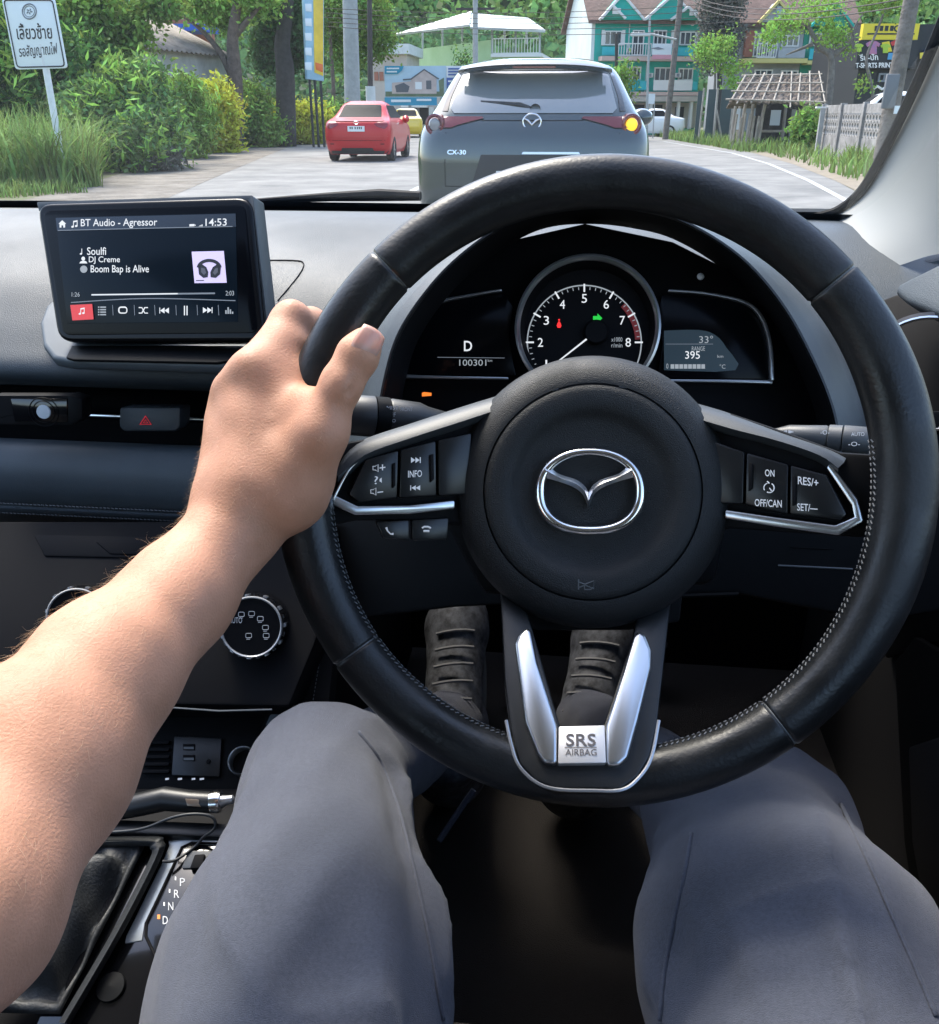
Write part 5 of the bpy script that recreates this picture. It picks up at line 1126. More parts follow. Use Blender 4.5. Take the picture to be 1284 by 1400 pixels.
def bush(name, label, px, Y, w_, top_px, m, n, size, seed, base=0., group=None, blobs=None, depth=None, cat='bush', low=0.0):
    x = X(px, Y); h = Zt(px, top_px, Y); t = thing(name, label, cat, (x, Y, 0), group=group); r = random.Random(seed)
    if blobs is None:
        blobs = []
        for i in range(9):
            a = r.uniform(-.5, .5) * w_ * .62; rz_ = h * r.uniform(.22, .34); z = low + r.uniform(.2, .78) * (h - low); z = min(z, h - rz_ * .9); blobs.append((x + a, Y + r.uniform(-.4, .4) * (depth or w_ * .5), z, w_ * r.uniform(.13, .22), (depth or w_ * .6) * r.uniform(.3, .5), rz_))
    V, Q = leaves(blobs, n, size, seed); mesh_np('foliage', V, Q, m, t, smooth=0)
    wide = [(q[0], q[1], q[2] * 1.03, q[3] * 1.15, q[4] * 1.12, q[5] * 1.10) for q in blobs]
    V, Q = leaves(wide, max(120, n // 4), size * .75, seed + 500, shell=.8, aspect=4.2); mesh_np('sprigs', V, Q, 'leaf_yellow' if m == 'leaf_yellow' else ('leaf_grey' if m == 'leaf_grey' else 'leaf_light'), t, smooth=0)
    b = MB()
    for i in range(7):
        bl = blobs[r.randrange(len(blobs))]; b.tube([(x + r.uniform(-.2, .2) * w_, Y + r.uniform(-.1, .1), 0), (x + (bl[0] - x) * .6, (Y + bl[1]) / 2, bl[2] * .5), (bl[0], bl[1], bl[2])], [.03, .022, .008], 5)
    b.build('stems', 'bark', t); return t
def tree(name, label, px, Y, trunk, blobs, m, n, size, seed, bark='bark', r0=.2, limbs_=(), group=None, cat='tree'):
    """trunk: list of (px, py) up the trunk; blobs: (px, py, r_px_x, r_px_y, depth m)"""
    base = Vector((X(px, Y), Y, 0)); t = thing(name, label, cat, base, group=group)
    pts = [base + Vector((0, 0, -.05))] + [onY(a, c, Y) for a, c in trunk]
    b = MB(); b.tube(smooth_curve(pts, 4), [r0 * (1 - .55 * i / (len(pts) * 4 - 4)) for i in range((len(pts) - 1) * 4 + 1)], 10)
    for lm in limbs_:
        lp = [onY(a, c, Y + dy) for a, c, dy in lm]; b.tube(smooth_curve(lp, 3), [r0 * .5 * (1 - .8 * i / ((len(lp) - 1) * 3)) for i in range((len(lp) - 1) * 3 + 1)], 7)
    b.build('trunk', bark, t, smooth=180)
    if blobs:
        bb = []
        for a, c, rx, ry, dp in blobs:
            q = onY(a, c, Y); k = (onY(a + 10, c, Y) - q).length / 10; bb.append((q.x, Y + dp, q.z, rx * k, max(rx, ry) * k * .9, ry * k))
        V, Q = leaves(bb, n, size, seed); mesh_np('crown', V, Q, m, t, smooth=0)
    return t
# ------------------------------------------------------------------ left side of the road
# tall roadside grass
def blades(xy, hmin, hmax, w_, seed, lean=.5):
    r = np.random.default_rng(seed); n = len(xy); seg = 4; V = []; Q = []
    az_ = r.uniform(0, 6.28, n); H = r.uniform(hmin, hmax, n); ben = r.uniform(.15, lean, n); wd = w_ * r.uniform(.6, 1.3, n)
    side_ = np.stack([-np.sin(az_), np.cos(az_), 0 * az_], 1); dr = np.stack([np.cos(az_), np.sin(az_), 0 * az_], 1); base = np.concatenate([xy, np.zeros((n, 1))], 1)
    for k in range(seg + 1):
        t = k / seg; c = base + dr * (H * ben * t ** 2.2)[:, None] + np.array((0, 0, 1)) * (H * (t - .35 * ben * t ** 3))[:, None]; q = side_ * (wd * (1 - t ** 1.5 * .95))[:, None] / 2; V.append(np.stack([c - q, c + q], 1))
    V = np.stack(V, 1).reshape(n, -1, 3); nv = V.shape[1]; idx = np.arange(n)[:, None] * nv
    Q = np.concatenate([np.stack([idx + 2 * k, idx + 2 * k + 1, idx + 2 * k + 3, idx + 2 * k + 2], -1).reshape(-1, 4) for k in range(seg)]); return V.reshape(-1, 3), Q
def scatter(poly, n, seed):
    r = np.random.default_rng(seed); P_ = np.array(poly, float); lo, hi = P_.min(0), P_.max(0); out_ = np.zeros((0, 2))
    while len(out_) < n:
        q = r.uniform(lo, hi, (n * 2, 2)); ins = np.zeros(len(q), bool); j = len(P_) - 1
        for i in range(len(P_)):
            c = ((P_[i, 1] > q[:, 1]) != (P_[j, 1] > q[:, 1])) & (q[:, 0] < (P_[j, 0] - P_[i, 0]) * (q[:, 1] - P_[i, 1]) / (P_[j, 1] - P_[i, 1] + 1e-12) + P_[i, 0]); ins ^= c; j = i
        out_ = np.concatenate([out_, q[ins]])
    return out_[:n]
V, Q = blades(scatter([(-16, 15.5), (-8.9, 14.6), (-8.0, 15.4), (-8.9, 17.0), (-10, 19.2), (-17, 20)], 7500, 1), .45, 1.55, .045, 2, 1.1)
V1, Q1 = blades(scatter([(-16, 13.2), (-8.6, 12.9), (-7.6, 14.2), (-8.9, 15.2), (-16, 15.6)], 5000, 21), .10, .30, .02, 22, .8)
o = mesh_np('roadside_grass', np.concatenate([V, V1]), np.concatenate([Q, Q1 + len(V)]), 'blade_green', smooth=0); tagp(o, 'tall green roadside grass beneath the white sign', 'grass', kind='stuff')
# white sign with two lines of Thai
Ys = 16.0; sg = thing('road_sign', 'white rectangular road sign with black Thai lettering on a leaning post', 'sign', (X(80, Ys), Ys, 0))
sgp = Plane((0, Ys, 0), (0.03, -1, 0)); mat('sign_white', (.72, .78, .80), .4); mat('sign_black', (.02, .02, .022), .5); mat('sign_grey', (.22, .24, .27), .5); mat('sign_post', (.66, .68, .68), .5, noise=(6, .12))
pan = plate('sign_panel', rrect([(2, -3), (74, -3), (92, 93), (21, 95)], 5), sgp, .03, 'sign_white', sg, .004)
b = MB(); b.tube([sgp(x, y, .004) for x, y in rrect([(5, 0), (71.5, 0), (88.5, 90.5), (23.5, 92)], 5, 3)], .011, 4, closed=True); b.build('sign_border', 'sign_black', pan)
text3('เลี้ยวซ้าย', sgp(24, 54, .004), sgp(72, 53, .004), sgp(21, 32, .004), 'sign_black', pan, bold=.012); text3('รอสัญญาณไฟ', sgp(27, 81, .004), sgp(79, 77, .004), sgp(25, 61, .004), 'sign_black', pan, bold=.008)
b = MB()
for r_, th in ((9.5, .012), (7, .006)): b.tube([sgp(40 + r_ * math.cos(a) + .0, 15.5 + r_ * 1.08 * math.sin(a), .004) for a in np.linspace(0, 6.28, 30, endpoint=False)], th * .9, 4, closed=True)
for k in range(5): b.tube([sgp(40 + 4 * math.cos(k * 1.26), 15.5 + 4 * math.sin(k * 1.26), .004), sgp(40 + 1.5 * math.cos(k * 1.26 + .5), 15.5 + 1.5 * math.sin(k * 1.26 + .5), .004)], .01, 4)
b.build('emblem', 'sign_grey', pan)
a0 = sgp(57, 60, -.05); a1 = sgp(84, 215, -.05); MB().tube([a0, a1 + (a1 - a0) * .25], .055, 12).build('post', 'sign_post', sg)
# bushes and trees
bush('roadside_bush', 'large tangled blue-green bush behind the grass beside the sign', 158, 20.5, 2.9, 88, 'leaf_blue', 20000, .085, 31, depth=2.2)
bush('roadside_bush', 'fresh green bush leaning over the gravel near the orange marker', 243, 27, 2.5, 104, 'leaf_mid', 16000, .085, 32, depth=2.0)
bush('roadside_bush', 'dark overgrown thicket directly behind the white sign', 40, 22.5, 5.6, 8, 'leaf_dark', 20000, .10, 33, depth=2.4)
bush('roadside_bush', 'dry twiggy brown undergrowth at the edge of the gravel', 190, 20.5, 2.0, 200, 'leaf_grey', 3600, .07, 34, depth=1.0)
bush('hedge_bush', 'rounded yellow-leaved shrub beside the orange marker', 292, 30.5, 2.3, 118, 'leaf_yellow', 9000, .09, 35, depth=1.6)
bush('hedge_bush', 'green shrub between the two yellow shrubs', 345, 36, 2.6, 118, 'leaf_mid', 8000, .10, 36, depth=1.6)
bush('hedge_bush', 'wide yellow-green hedge left of the red car', 402, 40, 3.2, 138, 'leaf_yellow', 10000, .10, 37, depth=1.8)
bush('hedge_bush', 'dark green hedge end beside the red car', 438, 42, 2.0, 144, 'leaf_mid', 5000, .10, 38, depth=1.6)
tree('roadside_tree', 'leafy tree overhanging the thicket above the sign', 120, 24, [(125, 120), (118, 60), (112, 10), (105, -40)], [(70, 5, 56, 24, 0), (140, 22, 44, 28, -.5), (168, 44, 32, 24, 0), (115, 60, 45, 32, .8), (205, 4, 28, 14, .5), (60, 60, 36, 28, .8)], 'leaf_mid', 20000, .095, 41, 'bark', .13, [[(118, 50, 0), (150, 30, .2), (185, 25, .3)], [(115, 30, 0), (90, 10, .2)]])
tree('forked_tree', 'stout brown tree with forked trunk in front of the grey wall', 320, 35, [(322, 110), (318, 60), (322, 20), (332, -30)], [(282, 8, 34, 20, .6), (300, 26, 18, 10, 1.), (345, -8, 34, 18, .4), (255, -8, 26, 13, .0)], 'leaf_light', 7000, .11, 42, 'bark', .30, [[(318, 105, .1), (300, 70, .2), (272, 38, .3), (245, 20, .4)], [(320, 50, 0), (345, 20, .2), (368, -5, .3)]])
tree('dark_tree', 'dark shaded tree trunk with dense foliage beside the billboard', 388, 37, [(390, 100), (386, 60), (392, 20), (396, -30)], [(385, 5, 34, 36, .8), (360, 30, 26, 34, 1.4), (408, 45, 18, 40, 1.2), (372, 75, 22, 26, 1.6), (345, 60, 20, 30, 2)], 'leaf_dark', 13000, .12, 43, 'bark_dark', .42)
tree('slim_tree', 'slim tree with light foliage behind the grey column', 455, 55, [(456, 120), (452, 60), (450, 10)], [(455, 12, 46, 22, 0), (490, 10, 40, 20, 1), (425, 30, 26, 26, 1.2), (460, 60, 26, 40, 2.5), (500, 45, 26, 26, 3)], 'leaf_mid', 13000, .15, 44, 'bark', .14)
# grey building with corrugated roof
Yb = 33.0; bw = thing('shed', 'grey rendered shed with rusty corrugated roof behind the bushes', 'shed', (X(250, Yb), Yb, 0))
mat('render_grey', (.34, .35, .33), .9, noise=(1.5, .22), bump=(6, .4, .01)); mat('roof_rust', (.20, .17, .14), .8, noise=(2, .4)); mat('blue_sheet', (.02, .10, .48), .6); mat('brick_red', (.35, .14, .09), .9)
A_, B_ = onY(175, 62, Yb - 3), onY(308, 76, Yb + 3.5); b = MB()
b.prism([Vector((A_.x, Yb - 3, 0)), Vector((B_.x, Yb + 3.5, 0)), Vector((B_.x, Yb + 3.5, B_.z)), Vector((A_.x, Yb - 3, A_.z))], [Vector((A_.x - 3, Yb + 1, 0)), Vector((B_.x - 3, Yb + 8, 0)), Vector((B_.x - 3, Yb + 8, B_.z)), Vector((A_.x - 3, Yb + 1, A_.z))]); b.build('wall', 'render_grey', bw, smooth=0)
rows = []
dirr = (B_ - A_); dirr.z = 0; Lr = dirr.length; dirr.normalize(); nr = Vector((dirr.y, -dirr.x, 0))
for k in (0, 1):
    r_ = []
    for i in range(80):
        t = i / 79; p = A_.lerp(B_, t) + (nr * .35 + Vector((0, 0, -.12 if k == 0 else 0))) * (1 if k == 0 else -6) + Vector((0, 0, .04 * math.sin(i * 1.6) + (1.1 if k else .08))); r_.append(p)
    rows.append(r_)
rf_ = MB().grid(rows).build('roof', 'roof_rust', bw, smooth=180, solid=.03)
b = MB(); q0, q1 = onY(222, 42, Yb + 9), onY(275, 32, Yb + 9); b.box2((q0.x, Yb + 9, q0.z), (q1.x, Yb + 11, q1.z)); b.build('blue_roof_sheet', 'blue_sheet', bw)
b = MB(); q0, q1 = onY(212, 40, Yb + 10), onY(268, 22, Yb + 10); b.box2((q0.x, Yb + 11.2, 0), (q1.x, Yb + 12, q1.z)); b.build('brick_gable', 'brick_red', bw)
pw = thing('white_pillar', 'pale rendered pillar at the end of the grey shed', 'pillar', (X(195, 30.5), 30.5, 0)); q0 = onY(186, -20, 30.5); q1 = onY(200, 100, 30.5); b = MB(); b.box2((q0.x, 29.8, 0), (q1.x + .05, 30.2, q0.z)); b.build('shaft', mat('pale_render', (.6, .62, .6), .8, noise=(2, .1)), pw)
# orange marker post
cpp = onZ(289, 206); mk = thing('marker_post', 'orange and white plastic marker post on the gravel edge', 'traffic post', (cpp.x, cpp.y, 0))
mat('orange', (.72, .16, .03), .5); mat('white_band', (.8, .8, .8), .5)
M = Matrix.Translation(cpp); MB().lathe([(.24, 0), (.24, .05), (.12, .08), (.115, .60)], 20, M, cap=False).build('cone_foot', 'orange', mk); MB().lathe([(.1155, .602), (.1155, .74), (.07, .80), (.0001, .80)], 20, M).build('white_collar', 'white_band', mk); MB().tube([cpp + Vector((0, 0, .8)), cpp + Vector((0, 0, 1.12))], .035, 8).build('stem', 'white_band', mk)
# tall billboard seen edge-on
Yc = 36; bb = thing('tall_billboard', 'tall blue and yellow billboard panel on black posts beside the trees', 'billboard', (X(428, Yc), Yc, 0)); bpn = Plane((X(428, Yc), Yc, 0), (.55, -.84, 0))
plate('panel', [(414, -30), (443, -30), (443, 111), (420, 108)], bpn, .25, mat('board_blue', (.30, .50, .62), .5, noise=(1.2, .25)), bb, .02); plate('poster', [(428, -30), (442, -30), (442, 104), (430, 99)], bpn, .02, mat('board_yellow', (.80, .55, .05), .5, noise=(1.0, .25)), bb, .002, lift=.02); plate('poster_block', [(431, 85), (441.5, 88), (441.5, 99), (432, 95)], bpn, .02, 'orange', bb, .002, lift=.035)
for k in range(5): plate('lettering_block', [(417, 5 + k * 20), (426, 5 + k * 20), (426.5, 16 + k * 20), (418, 15 + k * 20)], bpn, .02, 'sign_white', bb, .002, lift=.01)
for x in (423, 430, 438): q = bpn(x, 105, -.1); MB().tube([(q.x, q.y, q.z), (q.x, q.y, 0)], .05, 6).build('post', 'black_plastic', bb)
# poles
mat('pole_concrete', (.36, .37, .36), .85, noise=(4, .15)); mat('pole_dark', (.06, .05, .045), .8)
def pole(name, label, px0, py0, px1, py1, Y, r0, m, cat='pole', cap_z=None):
    a = onY(px1, py1, Y); c = onY(px0, py0, Y); t = thing(name, label, cat, (a.x, Y, 0)); d = (a - c); k = -c.z / d.z if d.z else 0
    bt = c + d * k if abs(d.z) > 1e-6 else c; bt.z = 0
    MB().tube([bt, c, c + (c - bt) * .15], [r0, r0 * .85, r0 * .8], 12).build('shaft', m, t); return t
pole('concrete_column', 'thick pale concrete column behind the red car', 478, -20, 482, 140, 46, .40, 'pole_concrete', 'column')
dpo = pole('dark_pole', 'thin dark pole with white base behind the red car', 505.5, 12, 506.5, 137, 44, .13, 'pole_dark'); q = onY(507, 118, 44); MB().tube([(q.x, 43.9, q.z), (q.x, 43.9, 0)], .22, 10).build('white_base', 'pale_render', dpo)
u1 = pole('power_pole', 'grey power pole in front of the pale green building', 650, -5, 650, 90, 58, .17, 'pole_concrete', 'utility pole'); b = MB(); q = onY(650, 12, 58); b.box((q.x, 58, q.z), (2.2, .12, .12)); b.build('crossarm', 'pole_dark', u1)
u2 = pole('power_pole', 'weathered power pole in front of the turquoise houses', 934, -30, 912, 168, 50, .15, 'bark_grey', 'utility pole')
u3 = pole('street_light', 'slim street light with a horizontal arm before the turquoise houses', 888, 46, 884, 168, 47, .06, 'pole_concrete', 'street lamp'); b = MB(); q = onY(888, 46, 47); q2 = onY(868, 47, 47); q3 = onY(925, 54, 47); b.tube([q3, q, q2], .05, 6); b.build('arm', 'pole_concrete', u3); b = MB(); b.box(onY(876, 47, 47), (.9, .25, .14)); b.build('lamp_head', 'pale_render', u3, bevel=.04)
pole('thin_post', 'rusty thin post covered with a creeper near the turquoise houses', 843, 66, 842, 165, 48, .09, 'bark_dark', 'post')
u4 = pole('power_pole', 'thick weathered concrete power pole beside the windscreen pillar', 1250, -20, 1206, 215, 20, .17, 'bark_grey', 'utility pole')
q = onY(1217, 125, 19.8); b = MB(); b.box((q.x, 19.78, q.z), (.24, .1, .6)); b.build('meter_box', mat('meter_grey', (.16, .17, .18), .7), u4, bevel=.02); b = MB(); b.box(onY(1229, 150, 19.7), (.16, .05, .14)); b.build('notice', 'sign_white', u4)
# overhead wires
def wire(label, a, b_, sag=.5, r_=.012):
    t = thing('overhead_wire', label, 'wire', a, group='overhead wires'); pts = [Vector(a).lerp(Vector(b_), i / 14) - Vector((0, 0, sag * 4 * (i / 14) * (1 - i / 14))) for i in range(15)]
    MB().tube(pts, r_, 4).build('cable', 'pole_dark', t)
for i in range(5): wire('black power cable strung in front of the green and turquoise buildings', onY(400, 8 + i * 6, 44), onY(1010, 2 + i * 9, 45), .35)
for i in range(3): wire('black cable running to the leaning pole in front of the far houses', onY(934, -12 + i * 6, 50), onY(1248, -14 + i * 10, 20), .5)
# ------------------------------------------------------------------ buildings
class Facade:
    """a wall plane in the place; features are laid on it from their outline in the photo"""
    def __init__(s, t, o, ang):
        s.t = t; s.n = Vector((math.sin(ang), -math.cos(ang), 0)); s.u = Vector((math.cos(ang), math.sin(ang), 0)); s.o = Vector(o); s.pl = Plane(s.o, s.n)
    def uz(s, x, y): p = s.pl(x, y); return (p - s.o).dot(s.u), p.z
    def pt(s, u, z, d=0.): return Vector((s.o.x, s.o.y, 0)) + s.u * u + s.n * d + Vector((0, 0, z))
    def boxuz(s, name, u0, z0, u1, z1, m, out=.05, th=.1, parent=None, bevel=0.):
        b = MB(); b.prism([s.pt(u0, z0, out), s.pt(u1, z0, out), s.pt(u1, z1, out), s.pt(u0, z1, out)], [s.pt(u0, z0, out - th), s.pt(u1, z0, out - th), s.pt(u1, z1, out - th), s.pt(u0, z1, out - th)]); return b.build(name, m, parent or s.t, smooth=0, bevel=bevel)
    def box(s, name, x0, y0, x1, y1, m, out=.05, th=.1, parent=None):
        u0, _ = s.uz(x0, (y0 + y1) / 2); u1, _ = s.uz(x1, (y0 + y1) / 2); _, z1 = s.uz((x0 + x1) / 2, y0); _, z0 = s.uz((x0 + x1) / 2, y1); return s.boxuz(name, u0, z0, u1, z1, m, out, th, parent)
    def window(s, x0, y0, x1, y1, frame='trim_white', pane='win_glass', mull=1, name='window', out=.04):
        u0, _ = s.uz(x0, (y0 + y1) / 2); u1, _ = s.uz(x1, (y0 + y1) / 2); _, z1 = s.uz((x0 + x1) / 2, y0); _, z0 = s.uz((x0 + x1) / 2, y1); f = .07; w_ = None
        b = MB()
        for q in ((u0, z0, u1, z0 + f), (u0, z1 - f, u1, z1), (u0, z0 + f, u0 + f, z1 - f), (u1 - f, z0 + f, u1, z1 - f)) + tuple((u0 + (u1 - u0) * k / (mull + 1) - .03, z0 + f, u0 + (u1 - u0) * k / (mull + 1) + .03, z1 - f) for k in range(1, mull + 1)):
            b.prism([s.pt(q[0], q[1], out + .06), s.pt(q[2], q[1], out + .06), s.pt(q[2], q[3], out + .06), s.pt(q[0], q[3], out + .06)], [s.pt(q[0], q[1], out - .02), s.pt(q[2], q[1], out - .02), s.pt(q[2], q[3], out - .02), s.pt(q[0], q[3], out - .02)])
        w_ = b.build(name, frame, s.t, smooth=0); s.boxuz('pane', u0 + f * .8, z0 + f * .8, u1 - f * .8, z1 - f * .8, pane, out + .015, .03, w_); return w_
    def rail(s, x0, y0, x1, y1, m, n=10, out=.5):
        u0, _ = s.uz(x0, (y0 + y1) / 2); u1, _ = s.uz(x1, (y0 + y1) / 2); _, z1 = s.uz((x0 + x1) / 2, y0); _, z0 = s.uz((x0 + x1) / 2, y1); r = None
        r = s.boxuz('railing', u0, z1 - .06, u1, z1, m, out, .06)
        s.boxuz('rail_bar', u0, z0, u1, z0 + .05, m, out, .05, r)
        for k in range(n + 1): u = u0 + (u1 - u0) * k / n; s.boxuz('baluster', u - .02, z0 + .05, u + .02, z1 - .06, m, out - .01, .04, r)
        return r
    def poly(s, name, px, m, out=.05, th=.1, parent=None):
        f = [s.pl(x, y, out) for x, y in px]; b = MB(); b.prism(f, [p - s.n * th for p in f]); return b.build(name, m, parent or s.t, smooth=0)
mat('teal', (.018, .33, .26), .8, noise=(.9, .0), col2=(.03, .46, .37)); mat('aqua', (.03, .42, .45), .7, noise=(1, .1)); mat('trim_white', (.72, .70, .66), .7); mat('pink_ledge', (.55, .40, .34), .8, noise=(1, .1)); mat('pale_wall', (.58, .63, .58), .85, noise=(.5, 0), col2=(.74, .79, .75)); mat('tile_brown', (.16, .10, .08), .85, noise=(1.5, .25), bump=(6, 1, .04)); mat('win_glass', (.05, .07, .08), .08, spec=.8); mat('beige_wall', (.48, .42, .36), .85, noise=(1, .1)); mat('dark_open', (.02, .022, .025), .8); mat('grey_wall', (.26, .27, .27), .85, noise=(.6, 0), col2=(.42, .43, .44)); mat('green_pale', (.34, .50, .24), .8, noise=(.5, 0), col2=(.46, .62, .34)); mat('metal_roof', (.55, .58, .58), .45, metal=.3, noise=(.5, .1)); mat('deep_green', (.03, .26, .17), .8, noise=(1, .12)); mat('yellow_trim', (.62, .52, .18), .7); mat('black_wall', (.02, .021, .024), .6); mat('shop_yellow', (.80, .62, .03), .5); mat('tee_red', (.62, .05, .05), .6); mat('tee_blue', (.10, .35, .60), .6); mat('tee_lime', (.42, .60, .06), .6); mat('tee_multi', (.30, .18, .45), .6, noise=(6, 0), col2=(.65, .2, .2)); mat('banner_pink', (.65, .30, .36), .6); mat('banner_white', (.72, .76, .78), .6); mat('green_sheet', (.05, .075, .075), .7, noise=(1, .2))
# ---- turquoise terrace
ang = rad(12); Y0 = 62.0; o0 = Vector((X(808, Y0), Y0, 0)); tq = thing('terrace_house', 'turquoise three-storey terrace house with white-edged gables and balconies', 'house', o0); Fc = Facade(tq, o0, ang)
uR, _ = Fc.uz(957, 90); _, zE = Fc.uz(880, 27)
Fc.boxuz('wall', 0, 0, uR, zE, 'teal', 0, 8)
Ls = -8.0; bkt = zE + 3.2
b = MB(); b.prism([Fc.pt(-.003, 0, .0), Fc.pt(-.003, zE, 0), Fc.pt(-.003, bkt, -4), Fc.pt(-.003, zE, -8), Fc.pt(-.003, 0, -8)], [Fc.pt(-.2, 0, 0), Fc.pt(-.2, zE, 0), Fc.pt(-.2, bkt, -4), Fc.pt(-.2, zE, -8), Fc.pt(-.2, 0, -8)]); b.build('side_wall', 'pale_wall', tq, smooth=0)
b = MB(); b.prism([Fc.pt(-.5, zE - .25, .4), Fc.pt(uR + .2, zE - .25, .4), Fc.pt(uR + .2, bkt + .05, -4), Fc.pt(-.5, bkt + .05, -4)], [Fc.pt(-.5, zE - .05, .4), Fc.pt(uR + .2, zE - .05, .4), Fc.pt(uR + .2, bkt + .25, -4), Fc.pt(-.5, bkt + .25, -4)]); b.prism([Fc.pt(-.5, bkt + .06, -4), Fc.pt(uR + .2, bkt + .06, -4), Fc.pt(uR + .2, zE - .2, -8.4), Fc.pt(-.5, zE - .2, -8.4)], [Fc.pt(-.5, bkt + .26, -4), Fc.pt(uR + .2, bkt + .26, -4), Fc.pt(uR + .2, zE, -8.4), Fc.pt(-.5, zE, -8.4)]); b.build('roof', 'tile_brown', tq, smooth=0)
for pk, lx, rx, by, o_ in (((852, -8), 820, 882, 27, .55), ((922, -8), 882, 955, 27, .55), ((838, 7), 823, 856, 25, .8), ((942, 9), 918, 958, 27, .8)):
    gb = Fc.poly('gable', [(lx, by), (rx, by), pk], 'teal' if o_ < .6 else 'deep_green', o_, 1.5)
    Fc.poly('gable_trim', ribbon([(lx, by), pk], 3.2, 1), 'trim_white', o_ + .12, .2, gb); Fc.poly('gable_trim', ribbon([pk, (rx, by)], 3.2, 1), 'trim_white', o_ + .12, .2, gb)
    if o_ > .6: Fc.box('vent_window', pk[0] - 5, pk[1] + 6, pk[0] + 6, pk[1] + 14, 'trim_white', o_ + .06, .06, gb)
for q in ((826, 42, 850, 62, 2), (864, 41, 880, 76, 1), (893, 41, 911, 62, 2), (929, 43, 951, 62, 2), (859, 91, 876, 110, 2), (894, 92, 917, 112, 2), (927, 93, 947, 110, 2)): Fc.window(*q[:4], mull=q[4])
for q in ((822, 41, 826, 62), (850, 41, 854, 62), (917, 41, 924, 63), (951, 43, 955, 63)): Fc.box('shutter', *q, 'pink_ledge' if 0 else 'trim_white', .12, .06)
for q in ((820, 65, 841, 76), (912, 66, 956, 77), (871, 111, 883, 123), (941, 112, 948, 123)): Fc.box('panel', *q, 'aqua', .7, .08)
Fc.rail(842, 60, 886, 77, 'trim_white', 12, .75); Fc.rail(852, 109, 871, 123, 'aqua', 6, .75)
Fc.box('balcony_wall', 889, 110, 941, 124, 'trim_white', .8, .1)
Fc.box('floor_ledge', 818, 78, 956, 84, 'pink_ledge', .9, .9); Fc.box('floor_ledge', 850, 126, 952, 131, 'pink_ledge', 1.0, 1.0); Fc.box('shop_canopy', 850, 132, 952, 139, 'beige_wall', 1.2, 1.2)
bn = Fc.box('banner', 886, 61, 912, 76, 'banner_white', .95, .03); Fc.box('banner_strip', 886, 76, 912, 82, 'banner_pink', .95, .03, bn); Fc.poly('banner_swoosh', [(889, 66), (900, 64), (909, 67), (900, 68)], 'sign_grey', .97, .02, bn)
Fc.box('ground_wall', 852, 140, 957, 175, 'beige_wall', .05, .1)
for q in ((884, 143, 905, 158), (908, 146, 916, 170), (922, 146, 934, 172), (862, 143, 880, 168)): Fc.box('shop_opening', *q, 'dark_open', .09, .08)
for x in (882, 919, 936, 948): Fc.box('column', x, 139, x + 3.5, 176, 'trim_white', 1.0, .25)
for x, y in ((856, 66), (915, 60), (884, 100), (922, 100)):
    ac_ = Fc.box('air_conditioner', x, y, x + 7, y + 6, 'trim_white', .35, .3); Fc.box('fan_grille', x + .8, y + .8, x + 4.6, y + 5.2, 'sign_grey', .37, .03, ac_)
for x in (857, 884, 921): Fc.box('drain_pipe', x, 30, x + 1, 138, 'pale_render', .12, .1)
sgn = thing('small_sign', 'small pale sign on twin posts in front of the shops', 'sign', (X(890, 52), 52, 0)); q = onY(886, 142, 52); q2 = onY(896, 128, 52); MB().box2((q.x, 51.95, q.z), (q2.x, 52, q2.z)).build('panel', 'banner_white', sgn); 
for x in (887, 895): MB().tube([onY(x, 142, 52.05), (X(x, 52.05), 52.05, 0)], .03, 6).build('post', 'pole_concrete', sgn)
# ---- grey and green terrace behind the hut
Y1 = 56.0; o1 = Vector((X(1000, Y1), Y1, 0)); t2 = thing('terrace_house', 'grey terrace house with yellow-edged gable behind the bamboo hut', 'house', o1); F2 = Facade(t2, o1, rad(8)); uM, _ = F2.uz(1095, 80); _, z2 = F2.uz(1050, 32)
F2.boxuz('wall', -.8, 0, uM, z2, 'grey_wall', 0, 2.6)
b = MB(); b.prism([F2.pt(-1.2, z2 - .2, .5), F2.pt(uM, z2 - .2, .5), F2.pt(uM, z2 + 3.2, -3.5), F2.pt(-1.2, z2 + 3.2, -3.5)], [F2.pt(-1.2, z2, .5), F2.pt(uM, z2, .5), F2.pt(uM, z2 + 3.4, -3.5), F2.pt(-1.2, z2 + 3.4, -3.5)]); b.build('roof', 'tile_brown', t2, smooth=0)
gb = F2.poly('gable', [(1040, 30), (1090, 30), (1066, 2)], 'grey_wall', .6, 1.5); F2.poly('gable_trim', ribbon([(1038, 31), (1066, 1)], 3.5, 1), 'yellow_trim', .75, .2, gb); F2.poly('gable_trim', ribbon([(1066, 1), (1092, 32)], 3.5, 1), 'yellow_trim', .75, .2, gb); F2.box('gable_window', 1056, 10, 1074, 24, mat('sky_glass', (.18, .26, .36), .1, spec=.8), .66, .06, gb)
F2.box('pier', 1017, 42, 1028, 78, 'brick_red', .3, .3); F2.window(1030, 45, 1055, 78, mull=3); F2.window(1068, 48, 1092, 64, mull=2); F2.window(1030, 95, 1055, 120, mull=2); F2.window(1066, 96, 1090, 118, mull=2)
F2.rail(1030, 60, 1056, 80, 'trim_white', 8, .7); F2.box('balcony_panel', 1058, 66, 1094, 80, 'grey_wall', .75, .1); F2.box('floor_ledge', 1010, 81, 1096, 87, 'yellow_trim', .9, .9); F2.box('floor_ledge', 1010, 126, 1096, 132, 'trim_white', .9, .9)
o2 = F2.pt(uM + .02, 0); t3 = thing('terrace_house', 'deep green terrace house beside the T-shirt shop', 'house', o2); F3 = Facade(t3, o2, rad(8)); uN, _ = F3.uz(1166, 80)
F3.boxuz('wall', 0, 0, uN, z2, 'deep_green', 0.02, 7)
